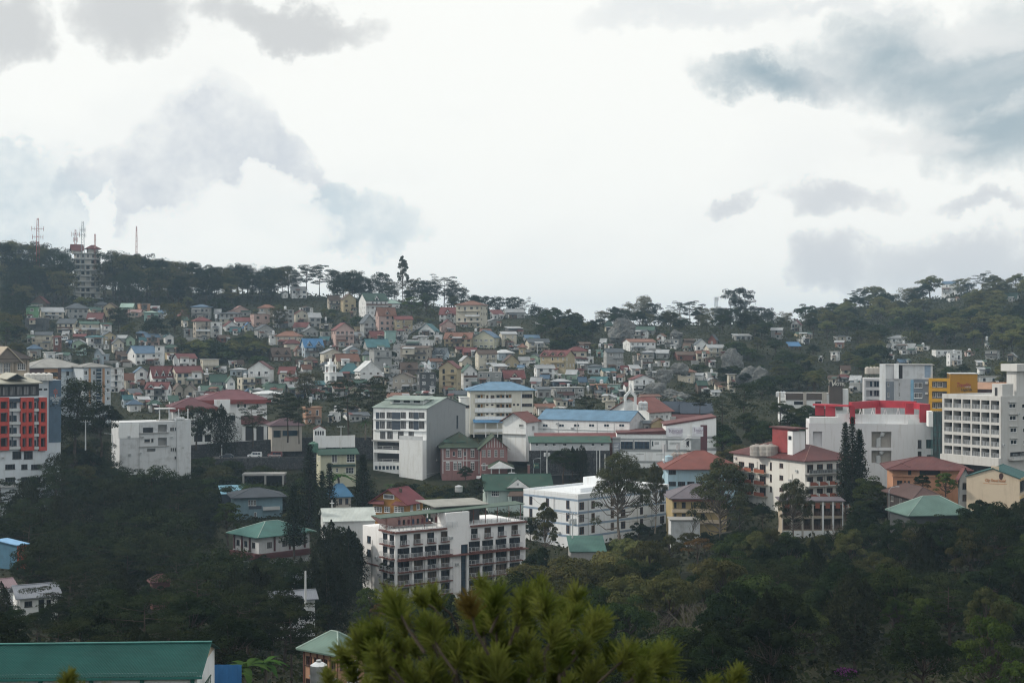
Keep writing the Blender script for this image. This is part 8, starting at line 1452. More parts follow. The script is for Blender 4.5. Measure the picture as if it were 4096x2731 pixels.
# trees that stand out singly
for a in [
 ('pine', 1, 300, 1492, 1850, 384, 1.15, '', 'tall dark pine beside the slate blue name wall'), ('broadleaf_tree', 2, 402, 1604, 1830, 396, 1.15, '', 'dense dark tree between hotel pine and weathered white building'),
 ('pine', 4, 787, 1622, 1800, 446, 1.25, '', 'pine standing before left wing of the mansion'), ('feathery_tree', 0, 885, 1612, 1850, 442, 1.0, '', 'bushy dark tree by roadside in front of mansion'), ('pine', 9, 1012, 1606, 1790, 447, 1.05, '', 'umbrella pine before the mansion portico'),
 ('pine', 10, 1150, 1566, 1770, 449, 1.0, '', 'wide dark pine left of orange arched house'), ('pine', 9, 1196, 1580, 1775, 447, .8, '', 'narrower pine beside the wide dark pine'), ('pine', 11, 1392, 1503, 1757, 458, 1.12, '', 'left and wider of two tall umbrella pines', 'wider umbrella pine'), ('pine', 9, 1490, 1493, 1757, 460, .85, '', 'right of two tall umbrella pines beside grey sided block', 'right umbrella pine'),
 ('pine', 11, 2348, 1576, 1690, 468, 1.35, '', 'low round umbrella pine behind the light blue warehouse roof'), ('pine', 10, 2800, 1562, 1680, 478, 1.15, '', 'umbrella pine behind dark slate roofed halls'), ('pine', 11, 2975, 1520, 1720, 468, 1.1, '', 'biggest dark umbrella pine left of brown parapet hotel', 'biggest dark pine'), ('pine', 9, 2890, 1575, 1720, 470, 1.0, '', 'dark pine leaning against the biggest dark pine'),
 ('araucaria_tree', 0, 3382, 1687, 2060, 348, .9, '', 'left of three dark spire trees before red crowned white hall'), ('araucaria_tree', 2, 3410, 1665, 2060, 346, .9, '', 'tallest middle spire tree before red crowned white hall', 'tallest spire tree'), ('araucaria_tree', 1, 3438, 1713, 2060, 347, 1.0, '', 'right of three dark spire trees before red crowned white hall'),
 ('eucalyptus_tree', 1, 2478, 1795, 2180, 328, 1.0, '', 'large open gum tree in front of blue striped building', 'large open gum tree'), ('eucalyptus_tree', 0, 2890, 1828, 2230, 322, 1.0, '', 'large gum tree screening sky blue building and mustard annexe', 'annexe gum tree'), ('eucalyptus_tree', 0, 3180, 1912, 2190, 316, .85, '', 'slim gum tree before columned hotel annexe'), ('eucalyptus_tree', 2, 2185, 2006, 2290, 292, .8, '', 'slender gum tree at right end of balcony apartment block'),
 ('eucalyptus_tree', 0, 2620, 1850, 2120, 340, .55, '', 'gum tree between blue striped and sky blue buildings'), ('broadleaf_tree', 2, 2255, 1790, 1935, 404, 1.3, '', 'dense dark tree below the rough stone wall'), ('feathery_tree', 1, 2325, 1775, 1935, 406, 1.0, '', 'dark feathery tree left of bare poles'), ('feathery_tree', 2, 2290, 1782, 1900, 410, 1.0, '', 'dark feathery tree behind dense tree by stone wall'),
 ('lime_tree', 0, 912, 2008, 2170, 346, 1.25, '', 'bright green round tree above sea green bungalow', 'bright green round tree'), ('araucaria_tree', 2, 1238, 1775, 2170, 372, 1.25, '', 'tallest brownish spire tree left of bright blue roof', 'brownish spire tree'), ('araucaria_tree', 0, 1288, 1880, 2190, 352, 1.0, '', 'olive spire tree before bright blue roof'), ('araucaria_tree', 1, 1176, 1935, 2215, 322, 1.35, '', 'dark spire tree before sea green bungalow'), ('araucaria_tree', 0, 1452, 1815, 2070, 366, 1.5, '', 'dark spire tree left of grey sided block'), ('araucaria_tree', 2, 1318, 1850, 2180, 362, 1.1, '', 'dark spire tree right of olive spire tree'),
 ('broadleaf_tree', 2, 1862, 1862, 1945, 424, 1.1, '', 'dark round tree in front of pink heritage house'), ('pine', 4, 1905, 1912, 2010, 398, 1.1, '', 'small leaning pine below pink heritage house'), ('pine', 6, 1220, 1478, 1615, 555, 1.5, '', 'big sunlit tree left of white church tower'), ('pine', 7, 700, 1206, 1340, 716, 1.15, '', 'sunlit umbrella pine over stacked balcony house'), ('pine', 2, 475, 1228, 1350, 700, 1.2, '', 'dark pine in front of tall ochre gable house'),
 ('broadleaf_tree', 2, 620, 1260, 1400, 682, 1.1, '', 'dark round tree mid slope left of stacked balcony house'), ('broadleaf_tree', 4, 338, 1374, 1460, 586, 1.4, '', 'sunlit round tree above grey roofed long block'), ('lime_tree', 1, 1645, 1186, 1290, 786, 1.2, '', 'dense round green tree right of big white green roofed house', 'dense round green tree'), ('pine', 7, 1120, 1228, 1330, 735, 1.3, '', 'flat topped sunlit pine by cream arched house'), ('eucalyptus_tree', 2, 1612, 1022, 1215, 848, .55, '', 'tall thin wispy tree breaking the ridge line', 'tall wispy ridge tree'),
 ('pine', 4, 2962, 1150, 1300, 905, 1.1, '', 'lone umbrella pine standing highest on the middle ridge', 'lone umbrella pine'), ('pine', 8, 2950, 1776, 1850, 398, 1.9, '', 'low yellow green tree behind the red panelled hotel'), ('broadleaf_tree', 0, 3480, 1898, 2090, 340, 1.1, '', 'round tree right of the three spire trees'), ('broadleaf_tree', 2, 3690, 1892, 1990, 320, 1.0, '', 'dark tree before apricot house'), ('lime_tree', 1, 3782, 1888, 2020, 318, 1.1, '', 'dense green tree between apricot house and cream gable wall'),
 ('flowering_tree', 0, 2790, 2145, 2260, 300, 1.2, '', 'tree with orange red blossom below mustard annexe', 'orange blossom tree'), ('bare_tree', 0, 3060, 2095, 2290, 296, 1.0, '', 'pale leafless tree below columned annexe', 'pale leafless tree'), ('bare_tree', 1, 3350, 2085, 2260, 292, 1.0, '', 'leafless tree below red panelled hotel'), ('bare_tree', 2, 3640, 2085, 2260, 282, 1.0, '', 'leafless tree below pale teal pavilion'), ('bare_tree', 0, 2760, 2060, 2190, 330, 1.0, '', 'leafless tree against weathered wall of mustard annexe'), ('bare_tree', 1, 2610, 2420, 2700, 205, .8, '', 'thin pale tree in middle of right forest'), ('bare_tree', 2, 1990, 2255, 2420, 270, 1.0, '', 'bare shrub like tree at lower right of apartment block'), ('bare_tree', 1, 3560, 2100, 2260, 286, .9, '', 'leafless tree below dark timber house'),
 ('lime_tree', 0, 3590, 2395, 2640, 198, 1.0, '', 'yellow green tree lit in the dark right forest', 'yellow green forest tree'), ('lime_tree', 1, 3705, 2385, 2620, 206, .9, '', 'second yellow green tree lit in dark right forest'), ('lime_tree', 1, 3960, 2462, 2960, 165, .8, '', 'large lit green tree in lower right corner', 'large corner tree'), ('lime_tree', 0, 4060, 2640, 2960, 150, .8, '', 'lit green crown low at right edge'), ('lime_tree', 0, 1475, 2345, 2620, 262, .75, '', 'light green tree at foot of apartment block'), ('flowering_tree', 0, 1545, 2400, 2560, 255, 1.0, '', 'dark reddish tree at apartment block foot'),
 ('banana_plant', 0, 985, 2640, 2735, 146, 1.2, '', 'large leaved banana clump right of blue tarpaulin'), ('banana_plant', 1, 1060, 2630, 2735, 148, 1.2, '', 'taller banana clump left of peach house'), ('banana_plant', 0, 920, 2680, 2760, 140, 1.2, '', 'low banana clump beside blue tarpaulin'), ('banana_plant', 1, 1352, 1890, 1950, 404, 1.7, '', 'banana clump below cream green windowed house'), ('palm_tree', 0, 1462, 1680, 1745, 455, 1.4, '', 'small palm between umbrella pines'), ('palm_tree', 1, 1560, 1935, 2000, 425, 1.5, '', 'palm at foot of grey sided tall block'), ('palm_tree', 0, 2032, 1352, 1395, 690, 1.2, '', 'palm beside lime cream house'),
 ('feathery_tree', 0, 1325, 2075, 2430, 303, 1.1, '', 'dark feathery tree before the white metal shed'), ('feathery_tree', 2, 1395, 2100, 2430, 300, .9, '', 'second feathery tree before white metal shed'), ('broadleaf_tree', 4, 2960, 2000, 2120, 352, 1.2, '', 'tree between mustard annexe and red panelled hotel'), ('broadleaf_tree', 2, 3050, 2010, 2125, 344, 1.1, '', 'dark tree left of columned annexe'), ('bamboo_clump', 0, 3650, 1312, 1400, 800, 1.8, '', 'bright bamboo behind wide white villa'), ('bamboo_clump', 1, 3030, 1262, 1350, 800, 1.3, '', 'bamboo on ridge right of lone umbrella pine'), ('bamboo_clump', 0, 3080, 1285, 1360, 790, 1.0, '', 'bamboo above the cliff wood'), ('lime_tree', 1, 3910, 1392, 1440, 740, 1.0, '', 'small bright tree right of long white hill building'), ('pine', 8, 3760, 1235, 1370, 860, 1.9, '', 'golden lit broad pine above long white hill building', 'golden lit broad pine'), ('lime_tree', 0, 30, 1325, 1420, 640, 1.3, '', 'bright leafy tree above tan gabled hotel')]:
    tp(*a)
# ridge line pines, then the slopes
for px, yt, D, k in [(8, 965, 790, 0), (40, 952, 800, 6), (85, 958, 806, 7), (128, 962, 812, 2), (182, 975, 808, 6), (225, 985, 796, 3), (262, 1000, 790, 1), (420, 1040, 800, 6), (462, 1000, 804, 2), (508, 1010, 800, 7), (552, 1012, 808, 4), (590, 1022, 815, 6), (632, 1030, 812, 3), (672, 1048, 820, 5), (716, 1040, 818, 7), (768, 1044, 822, 4), (812, 1060, 826, 1), (858, 1058, 822, 5), (905, 1070, 826, 7), (950, 1050, 830, 2), (990, 1052, 832, 5), (1045, 1092, 838, 6), (1085, 1070, 836, 4), (1130, 1062, 838, 7), (1180, 1085, 842, 5), (1226, 1056, 838, 10), (1278, 1054, 838, 11), (1332, 1075, 842, 3), (1408, 1078, 842, 2), (1440, 1098, 840, 0), (1480, 1112, 848, 2), (1530, 1088, 850, 4), (1576, 1118, 848, 6), (1640, 1110, 852, 7), (1690, 1120, 850, 4), (1735, 1108, 852, 5), (1776, 1096, 850, 9), (1806, 1120, 850, 5), (1848, 1142, 848, 1), (1890, 1178, 850, 2), (1940, 1182, 855, 4), (1990, 1185, 860, 2), (2048, 1186, 858, 4), (2088, 1188, 856, 9), (2132, 1212, 852, 5), (2160, 1225, 850, 3),
 (2420, 1240, 880, 7), (2462, 1228, 885, 2), (2520, 1205, 888, 6), (2570, 1178, 890, 8), (2600, 1210, 890, 4), (2655, 1238, 892, 5), (2720, 1202, 895, 9), (2760, 1200, 898, 11), (2805, 1222, 896, 7), (2850, 1224, 892, 6), (2905, 1228, 890, 7), (3000, 1222, 890, 2), (3045, 1228, 886, 4), (3085, 1242, 880, 3), (3130, 1262, 870, 5)]:
    zb = gz((px-CX)/F*D, D); yb = CY - zb/D*F
    tp('pine', k, px, yt, max(yb, yt+90)+6, D, R.uniform(.95, 1.35) if (yb-yt)*D/F < 17 else R.uniform(.85, 1.1), 'on the ridge line')
for px, yt, D, k in [(3205, 1282, 985, 3), (3240, 1248, 990, 6), (3285, 1222, 1000, 1), (3330, 1208, 1000, 3), (3378, 1212, 1002, 7), (3440, 1152, 1000, 10), (3478, 1178, 1000, 6), (3530, 1165, 1000, 2), (3585, 1172, 1000, 8), (3625, 1148, 1000, 6), (3665, 1150, 1000, 4), (3722, 1100, 1000, 11), (3840, 1110, 1000, 7), (3880, 1128, 1000, 3), (3930, 1085, 1000, 9), (3972, 1098, 1000, 2), (4030, 1110, 1000, 6), (4068, 1092, 1000, 5), (4100, 1100, 1000, 1)]:
    yb = CY-gz((px-CX)/F*D, D)/D*F; kd = 'pine' if px % 5 == 0 else 'hill_tree'
    tp(kd, k if kd == 'pine' else k % 3, px, yt, max(yb, yt+80)+6, D, R.uniform(1.1, 1.4), 'on the right hill crest')
PROT = [(0, 1500, 190, 1880, 360), (190, 1500, 246, 1750, 372), (0, 1390, 115, 1500, 425), (116, 1430, 443, 1600, 470), (473, 1670, 765, 1815, 410), (690, 1560, 1070, 1640, 466), (690, 1640, 1210, 1760, 460), (765, 1770, 1340, 1845, 437), (965, 1888, 1140, 1940, 415), (1264, 1795, 1428, 1900, 414), (1312, 1920, 1405, 2010, 394), (885, 1945, 1132, 2050, 386), (930, 2095, 1240, 2215, 328), (1440, 1950, 1695, 2060, 346), (1290, 2045, 1500, 2090, 316), (1448, 2010, 2104, 2370, 290), (1486, 1580, 1865, 1930, 430), (1762, 1735, 2045, 1915, 425), (1870, 1535, 2600, 1800, 425), (2095, 1962, 2420, 2160, 318), (2420, 1980, 2680, 2090, 330), (1940, 1905, 2205, 2000, 390), (2430, 1665, 2870, 1850, 418), (2640, 1820, 2960, 1990, 345), (2676, 1990, 2900, 2075, 345), (2930, 1750, 3420, 2100, 330), (3110, 1560, 3360, 1610, 480), (3225, 1430, 3735, 1900, 395), (3730, 1400, 4096, 1890, 340), (3560, 1840, 3870, 1945, 325), (3545, 1945, 3890, 2070, 292), (3860, 1870, 4096, 2010, 305), (2110, 1790, 2450, 1900, 418), (0, 2585, 890, 2731, 118), (870, 2640, 920, 2731, 138), (1190, 2530, 1460, 2731, 158), (0, 2150, 108, 2250, 255), (70, 2345, 235, 2440, 220), (606, 2308, 674, 2332, 255), (2250, 2050, 2320, 2160, 318), (3545, 2398, 3640, 2440, 197), (3660, 2388, 3755, 2430, 205), (3870, 2480, 4060, 2600, 163), (815, 2012, 1010, 2110, 345), (2740, 2150, 2840, 2210, 299), (1440, 2350, 1510, 2450, 261), (3360, 2655, 3410, 2690, 171)]
def overlap(a, b):
    w = min(a[2], b[2])-max(a[0], b[0]); h = min(a[3], b[3])-max(a[1], b[1]); return max(0, w)*max(0, h)
def try_tree(kind, k, px, D, H, where, sx=1.0, limit=None, tol=.06, rects=PROT, put=True):
    x = (px-CX)/F*D; z = gz(x, D)-.3; yb = CY-z/D*F; yt = CY-(z+H)/D*F
    if limit is not None and yt < limit:
        H = (CY-limit)/F*D - z; yt = limit
    if H < 3.2: return None
    r = H*.30*sx/D*F; box = (px-r, yt, px+r, yt+(yb-yt)*.8)
    for q in rects:
        if q[4] > D and overlap(box, q) > tol*(q[2]-q[0])*(q[3]-q[1]): return None
        if abs(q[4]+6-D) < 8 and q[0]-8 < px < q[2]+8 and not (q[1] > yb): return None
    return plant(kind, k, x, D, H, sx, label=lab(kind, k, where), z=z, rnd=R)
def lim(px):
    T = [(-100, 1900), (60, 1880), (120, 1900), (200, 1800), (330, 1760), (480, 1800), (560, 1780), (700, 1830), (800, 1990), (880, 2120), (930, 2215), (1240, 2215), (1280, 2090), (1330, 2060), (1440, 2060), (1448, 2350), (1600, 2390), (1900, 2350), (2000, 2260), (2085, 2170), (2180, 2170), (2300, 2220), (2420, 2190), (2480, 2120), (2560, 2080), (2700, 2120), (2900, 2120), (3000, 2100), (3120, 2110), (3200, 2125), (3380, 2110), (3430, 2060), (3550, 2085), (3650, 2055), (3760, 2045), (3840, 2015), (3920, 1990), (3990, 1985), (4100, 1990)]
    return float(np.interp(px, [t[0] for t in T], [t[1] for t in T]))
# the valley woods: rows of crowns from far to near
for D in (366, 350, 334, 318, 302, 288, 274, 258, 242, 226, 210, 194, 178, 162, 148, 136):
    step = 6.9/D*F; px = -60+R.uniform(0, step)
    while px < 4160:
        p = px+R.uniform(-.3, .3)*step; d = D+R.uniform(-6, 6); l = lim(p)+R.uniform(0, 26)
        if p < 900: kind, k, H = R.choice([('pine', 9, 15), ('pine', 10, 15), ('pine', 11, 14), ('pine', 2, 15), ('feathery_tree', 0, 15), ('broadleaf_tree', 2, 13)] if d > 230 else [('feathery_tree', 0, 13), ('broadleaf_tree', 2, 13), ('broadleaf_tree', 5, 11), ('pine', 11, 14), ('broadleaf_tree', 2, 12), ('pine', 9, 13)]); w = 'in the left wood'
        elif p < 1460: kind, k, H = R.choice([('feathery_tree', 1, 15), ('feathery_tree', 2, 13), ('pine', 10, 14), ('pine', 11, 14), ('broadleaf_tree', 2, 12)]); w = 'near apartment block'
        elif p < 2900: kind, k, H = R.choice([('broadleaf_tree', 0, 12), ('broadleaf_tree', 1, 12), ('broadleaf_tree', 3, 11), ('broadleaf_tree', 4, 13), ('broadleaf_tree', 5, 11), ('hill_tree', 1, 12), ('broadleaf_tree', 2, 13), ('bare_tree', 1, 11)] if d > 190 else [('broadleaf_tree', 5, 10), ('broadleaf_tree', 0, 10), ('broadleaf_tree', 3, 9), ('feathery_tree', 2, 12), ('broadleaf_tree', 2, 11)]); w = 'in the middle forest'
        else: kind, k, H = R.choice([('broadleaf_tree', 2, 13), ('broadleaf_tree', 5, 12), ('broadleaf_tree', 4, 13), ('broadleaf_tree', 0, 13), ('feathery_tree', 2, 13), ('broadleaf_tree', 3, 12), ('pine', 10, 14)] if d > 190 else [('broadleaf_tree', 2, 13), ('broadleaf_tree', 5, 12), ('broadleaf_tree', 2, 14), ('feathery_tree', 0, 14), ('broadleaf_tree', 4, 12)]); w = 'in the right forest'
        H *= R.uniform(.85, 1.2)*(1.12 if d > 270 else 1)
        q = d*.24  # nearer rows only where they are seen
        yt = CY-(gz((p-CX)/F*d, d)+H)/d*F
        if yt < 2760: try_tree(kind, k, p, d, H, w, R.uniform(.85, 1.15), l)
        px += step
# banks between the buildings
for p, d, kind, k, H in [(1690, 395, 'bush', 0, 5), (1720, 400, 'bush', 1, 5), (1750, 402, 'broadleaf_tree', 5, 6), (1790, 404, 'bush', 2, 4), (1640, 405, 'bush', 0, 4), (1700, 385, 'broadleaf_tree', 1, 6), (1740, 380, 'bush', 1, 5), (1800, 385, 'broadleaf_tree', 5, 5), (1860, 392, 'bush', 0, 4), (2290, 385, 'bush', 1, 4), (2340, 380, 'bush', 0, 5), (2390, 384, 'bush', 1, 5), (2440, 382, 'broadleaf_tree', 3, 5), (2230, 390, 'bush', 2, 4), (2120, 360, 'pine', 4, 7), (2060, 372, 'bush', 1, 5), (2230, 365, 'bush', 0, 4)]: try_tree(kind, k, p, d, H, 'on the bank', 1.2, None, .5)
for i in range(150):
    p, d = R.uniform(700, 1330), R.uniform(385, 432); try_tree('bush', R.randrange(3), p, d, R.uniform(3.2, 5), 'below the parked vans', 1.3, None, .05) if i < 70 else None
for i in range(26): p, d = R.uniform(2860, 3230), R.uniform(405, 455); try_tree('broadleaf_tree', R.choice([0, 2, 3, 4, 5]), p, d, R.uniform(7, 11), 'behind red panelled hotel', 1.1, 1640+R.uniform(0, 60), .05)
for kd, k, p, d, yt, yb in (('broadleaf_tree', 2, 3600, 284, 2075, 2250), ('broadleaf_tree', 5, 3690, 282, 2082, 2250), ('broadleaf_tree', 2, 3770, 284, 2072, 2250), ('pine', 11, 3850, 286, 2062, 2250), ('broadleaf_tree', 4, 3640, 276, 2120, 2280), ('broadleaf_tree', 2, 3820, 274, 2120, 2280), ('broadleaf_tree', 5, 3725, 272, 2130, 2290), ('broadleaf_tree', 2, 3930, 290, 2020, 2220), ('broadleaf_tree', 5, 4010, 288, 2028, 2220), ('broadleaf_tree', 2, 4080, 290, 2010, 2220)): tp(kd, k, p, yt, yb, d, 1.25, 'below pale teal pavilion')
for kd, k, p, d, yt, yb in (('broadleaf_tree', 5, 150, 205, 2432, 2600), ('broadleaf_tree', 2, 60, 208, 2420, 2600), ('broadleaf_tree', 2, 235, 212, 2400, 2600), ('broadleaf_tree', 2, 110, 246, 2225, 2400), ('pine', 11, 300, 214, 2440, 2640), ('broadleaf_tree', 2, 590, 245, 2338, 2480), ('broadleaf_tree', 5, 660, 248, 2342, 2480)): tp(kd, k, p, yt, yb, d, 1.2, 'around small white bungalow')
for p, d, yt in ((3150, 466, 1612), (3185, 462, 1630), (3225, 460, 1618), (3265, 458, 1640), (3120, 464, 1600), (3300, 470, 1622), (3205, 452, 1660), (3160, 450, 1650)): tp('broadleaf_tree', (p//5) % 6, p, yt, yt+95, d, 1.2, 'before brown parapet hotel')
for p, d, yt in ((1610, 424, 1925), (1650, 422, 1932), (1700, 420, 1936), (1745, 420, 1942), (1790, 418, 1940), (1680, 410, 1962), (1730, 408, 1958), (1775, 405, 1965), (1640, 408, 1958), (1830, 410, 1945), (1600, 412, 1965), (1705, 395, 1985), (1660, 392, 1990), (1760, 394, 1985), (1815, 398, 1968), (1560, 425, 1950)): tp('bush', p % 3, p, yt, yt+52, d, 1.25, 'on the bank')
for i in range(10): p, d = R.uniform(3440, 3560), R.uniform(300, 345); try_tree('broadleaf_tree', R.choice([0, 2, 5]), p, d, R.uniform(8, 11), 'right of the spire trees', 1.1, 1900, .10)
for i in range(10): p, d = R.uniform(200, 470), R.uniform(375, 400); try_tree(R.choice(['broadleaf_tree', 'pine']), R.choice([2, 5, 1]), p, d, R.uniform(8, 14), 'behind the left wood', 1.1, 1620, .02)
for i in range(12): p, d = R.uniform(20, 330), R.uniform(500, 600); try_tree(R.choice(['broadleaf_tree', 'pine']), R.choice([2, 5, 4]), p, d, R.uniform(7, 11), 'above the tan gabled hotel', 1.2, None, .10, RECTS+PROT)
# wooded slopes under the ridge, the saddle, the cliff and the right hill
def slope(n, x0, x1, y0, y1, kinds, h0, h1, where, tol=.12, sx=1.2, gap=17):
    got = []; tries = 0
    while len(got) < n and tries < n*14:
        tries += 1; p, y = R.uniform(x0, x1), R.uniform(y0(0) if callable(y0) else y0, y1)
        if any(abs(p-a) < gap and abs(y-b) < gap*.55 for a, b in got): continue
        d = hit(p, y, 480); kind, k = R.choice(kinds)
        t = try_tree(kind, k, p, d, R.uniform(h0, h1), where, sx, None, tol, RECTS)
        if t: got.append((p, y))
PN = [('pine', i) for i in (0, 1, 2, 3, 5, 6, 7)]; BR = [('broadleaf_tree', i) for i in range(6)]
slope(44, 0, 700, 1165, 1232, PN, 15, 24, 'on left ridge slope'); slope(34, 700, 1420, 1170, 1235, PN+BR[:2], 12, 19, 'on middle ridge slope'); slope(22, 1420, 2150, 1200, 1262, PN+BR, 8, 13, 'down the ridge slope'); slope(14, 0, 150, 1225, 1420, PN+BR, 10, 16, 'on the far left slope')
slope(30, 2150, 2420, 1288, 1430, BR+[('bush', 0)], 7, 11, 'in the saddle wood'); slope(36, 2420, 3150, 1290, 1340, PN+BR, 8, 13, 'along the middle ridge'); slope(38, 2830, 3260, 1345, 1600, BR+[('bush', 1)], 6, 10, 'on the cliff wood', .12, 1.3)
HT = [('hill_tree', 0), ('hill_tree', 1), ('hill_tree', 2)]
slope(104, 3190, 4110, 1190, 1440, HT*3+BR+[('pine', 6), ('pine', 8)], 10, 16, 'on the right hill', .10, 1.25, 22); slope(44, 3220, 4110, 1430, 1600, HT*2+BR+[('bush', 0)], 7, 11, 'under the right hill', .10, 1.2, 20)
slope(40, 690, 1080, 1320, 1450, HT+BR[2:3]+[('bush', 0), ('bush', 2)], 6, 10, 'in the village gully', .10, 1.2, 14); slope(26, 150, 1000, 1225, 1500, HT+PN+[('bush', 1)], 5, 9, 'among left village houses', .05, 1.1, 24); slope(36, 1000, 2050, 1260, 1600, HT+[('bush', 0), ('bush', 1)], 4, 8, 'among middle village houses', .05, 1.1, 24); slope(22, 2050, 2850, 1350, 1620, HT+[('bush', 0), ('bush', 1)], 4, 8, 'among right village houses', .05, 1.1, 22)
rw = random.Random(9)
for i in range(26):
    x, y = rw.uniform(200, 2800), rw.uniform(1270, 1600); w_ = rw.uniform(30, 80); d0, d1 = hit(x, y), hit(x+w_, y)
    if abs(d0-d1) < 12: rwall([(x, d0-1), (x+w_, d1-1)], [y-rw.uniform(10, 20)]*2, [y+6]*2, 'stained concrete retaining wall on the slope', .5, CONC)
# undergrowth: leaf cards over the open ground
def undergrowth(name, boxes, lm, seed):
    rng = np.random.default_rng(seed); Vs, Qs, base = [], [], 0
    for px0, px1, d0, d1, n, size, h in boxes:
        D = rng.uniform(d0, d1, n); px = rng.uniform(px0, px1, n); x = (px-CX)/F*D; z = ground(x, D); cl = np.abs(np.sin(x*.35+D*.21)+np.sin(x*.17-D*.33))
        C = np.stack([x, D, z+rng.random(n)**1.5*h*(.3+cl)], 1); v, q = leaf_quads(C, np.tile(np.array([0, -.3, 1.]), (n, 1)), size, rng, .6, .7); Vs.append(v); Qs.append(q+base); base += len(v)
    o = link(name, quick_mesh(name, np.concatenate(Vs), np.concatenate(Qs), [lm])); o['kind'] = 'stuff'
undergrowth('undergrowth', [(-200, 4300, 110, 380, 42000, 1.0, 1.3), (650, 1500, 380, 436, 16000, .8, 1.2), (1500, 3600, 380, 430, 12000, .8, 1.1), (0, 700, 380, 440, 7000, .8, 1.2)], leaf_mat('scrub', (.018, .026, .012), (.04, .042, .018)), 3)
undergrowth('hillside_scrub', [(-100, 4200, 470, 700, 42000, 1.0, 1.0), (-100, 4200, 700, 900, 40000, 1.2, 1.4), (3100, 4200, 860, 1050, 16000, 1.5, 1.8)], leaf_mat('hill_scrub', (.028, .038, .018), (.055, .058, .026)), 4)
t = thing('bougainvillea', 'magenta flowering shrub low in the right forest', 'bush', (at(3385, 2690, 172).x, 172, at(3385, 2720, 172).z), 0, None, 'magenta shrub'); MG = leaf_mat('magenta', (.15, .035, .17), (.26, .07, .27)); rng = np.random.default_rng(8); C, d = clump_points((0, 0, .8), (1.5, 1.2, .8), 240, rng); v, q = leaf_quads(C, d, .22, rng); link('blossom', quick_mesh('blossom', v, q, [MG]), t); tm, cm = TREES['bush'][0]; link('foliage', cm, t).scale = (.7, .7, .45)
# the near pine top, out of focus
NP = leaf_mat('near_needles', (.085, .120, .021), (.20, .225, .055), .4, 3.0); ND = leaf_mat('dead_needles', (.10, .075, .022), (.16, .12, .035), .3, 3.0); NB = plain('near_bark', (.05, .038, .028), .95)
def near_pine(label, px, D, tufts, r, seed, short=None, root_z=None):
    rng = np.random.default_rng(seed); t = thing('pine_tree', label, 'tree', at(px, 2731, D), 0, None, short); o0 = Vector(t.location); tb = MB(); Vs, Qs, base = [], [], 0
    bz = gz(o0.x, D)-o0.z; tb.tube([(0, 0, bz), (.05, 0, bz*.4), (0, .05, -.75)], [.22, .17, .11], NB, 8)
    for q in range(9): aa = q*2.399; tb.tube([(0, 0, -1.3), (math.cos(aa)*.35, math.sin(aa)*.4, -.85), (math.cos(aa)*1.0, math.sin(aa)*.7, -.62+.05*q)], [.06, .04, .02], NB, 6)
    for i, (tx, ty, dd, s) in enumerate(tufts):
        p = at(tx, ty, D+dd)-o0; tip = Vector(p); sgn = 1 if p.x > 0 else -1; ax = Vector((sgn*min(.55, abs(p.x)*.3)+rng.normal(0, .22), rng.normal(0, .22), 1)).normalized(); root = tip-ax*rng.uniform(.35, .55)-Vector((p.x*.12, 0, 0)); mid = root.lerp(tip, .5)+Vector(rng.normal(0, .03, 3))
        tb.tube([root, mid, tip-ax*r*s*.4, tip+ax*.02], [.016, .013, .011, .009], NB, 5)
        n = 210; u = rng.random(n); aa = rng.uniform(0, 6.283, n); A = np.array(ax); e1 = np.cross(A, [.3, .9, .1]); e1 /= np.linalg.norm(e1); e2 = np.cross(A, e1)
        pol = np.interp(u, [0, 1], [.06, 1.2]); dr = np.cos(pol)[:, None]*A+np.sin(pol)[:, None]*(np.cos(aa)[:, None]*e1+np.sin(aa)[:, None]*e2)
        S = np.array(tip)-A*(rng.random(n)**.8*r*s*.95)[:, None]; ln = (r*s*rng.uniform(.75, 1.1, n))[:, None]; side = np.cross(dr, rng.normal(0, 1, (n, 3))); side /= np.linalg.norm(side, axis=1)[:, None]; w = .0085
        E = S+dr*ln-np.array([0, 0, .10])*(ln**2/r)*.5
        v = np.stack([S-side*w, S+side*w, E+side*w*.5, E-side*w*.5], 1).reshape(-1, 3); Vs.append(v); Qs.append(np.arange(n*4).reshape(n, 4)+base); base += n*4
    tb.build('trunk', t); link('crown', quick_mesh('crown', np.concatenate(Vs), np.concatenate(Qs), [NP, ND], False, np.repeat([1 if rng.random() < .012 else 0 for _ in tufts], 210)), t)
rt = random.Random(21); tf = []
def top_y(x): return float(np.interp(x, [1390, 1440, 1540, 1600, 1720, 1800, 1960, 2100, 2250, 2350, 2420, 2520, 2600, 2680, 2760], [2590, 2520, 2400, 2420, 2400, 2430, 2345, 2375, 2360, 2440, 2470, 2540, 2610, 2650, 2720]))
for row in range(7):
    for i in range(16):
        x = 1405+i*87+(row % 2)*44+rt.uniform(-46, 46); y = top_y(x)+row*62+rt.uniform(-30, 46)
        if y < 2860 and x < 2790: tf.append((x, y, rt.uniform(-1.1, 1.1), rt.uniform(.7, 1.2)))
tf += [(1435, 2560, .1, 1.1), (1560, 2395, -.2, 1.1), (2950, 2690, .3, .8), (2850, 2740, 0, .9), (2640, 2620, .2, 1.0)]
near_pine('near out of focus pine top with yellow green needle tufts', 2050, 15.5, tf, .225, 5, 'near pine top')
near_pine('lone blurred needle tuft over the long sea green roof', 275, 14.0, [(278, 2705, 0, .8), (235, 2760, .2, .8), (330, 2765, .1, .8), (430, 2770, .1, .8), (90, 2775, .1, .8)], .17, 6)
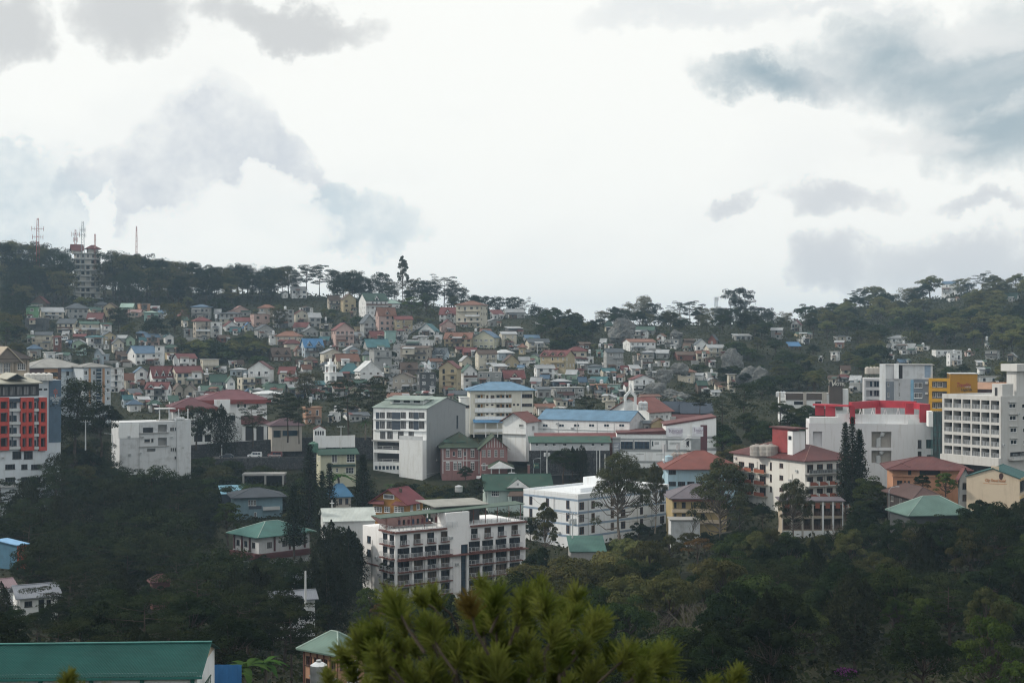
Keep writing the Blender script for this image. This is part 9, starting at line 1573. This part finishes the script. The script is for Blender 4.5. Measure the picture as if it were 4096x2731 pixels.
near_pine('blurred needle tufts in front of the peach house', 1320, 14.5, [(1312, 2700, 0, .8), (1350, 2760, .2, .9), (1470, 2745, .2, .9)], .17, 7)
# ------------------------------------------------------------------ labels that single each thing out
ORD = ['nearest', 'second', 'third', 'fourth', 'fifth', 'sixth', 'seventh', 'eighth', 'ninth', 'tenth', 'eleventh', 'twelfth', 'thirteenth', 'fourteenth', 'fifteenth', 'sixteenth', 'seventeenth', 'eighteenth', 'nineteenth', 'twentieth']
def _pos(t):
    p = t[3] or tuple(t[0].location); return pix(p) if p[1] > 1 else (0, 0)
marks = [(t[2], _pos(t), t[0]) for t in THINGS if t[2]]
by = {}
for t in THINGS: by.setdefault(t[1], []).append(t)
for lab, ts in by.items():
    if len(ts) == 1: continue
    cells = {}
    for t in ts:
        p = _pos(t); c = min((m for m in marks if m[2] is not t[0]), key=lambda m: math.hypot(m[1][0]-p[0], 1.3*(m[1][1]-p[1])))
        dx, dy = p[0]-c[1][0], p[1]-c[1][1]
        w = ('right of' if dx > 0 else 'left of') if abs(dx) > abs(dy)*1.1 else ('below' if dy > 0 else 'above')
        cells.setdefault((w, c[0]), []).append((math.hypot(dx, dy), t))
    for (w, nm), ls in cells.items():
        ls.sort(key=lambda q: q[0])
        for i, (q, t) in enumerate(ls):
            o = '' if len(ls) == 1 else (ORD[i] if i < len(ORD) else f'number {i+1}')+' '
            t[0]['label'] = f"{lab}, {o}{w} the {nm}"
            t[1] = t[0]['label']
            if len(t[1].replace(',', '').split()) > 16: print('LONG', t[1])
# ------------------------------------------------------------------ haze
hz = plain('haze_dummy', (1, 1, 1)); hm = bpy.data.materials.new('haze'); nt, N, L = nodes_of(hm)
pv = N('ShaderNodeVolumePrincipled', _Density=0.00017, _Anisotropy=0.4); pv.inputs['Color'].default_value = (.55, .78, 1.0, 1)
om = N('ShaderNodeOutputMaterial'); L(pv.outputs[0], om.inputs['Volume'])
b = MB(); b.box(-2700, 2700, -780, 3500, -110, 92, hm); o = b.build('haze'); o['kind'] = 'stuff'
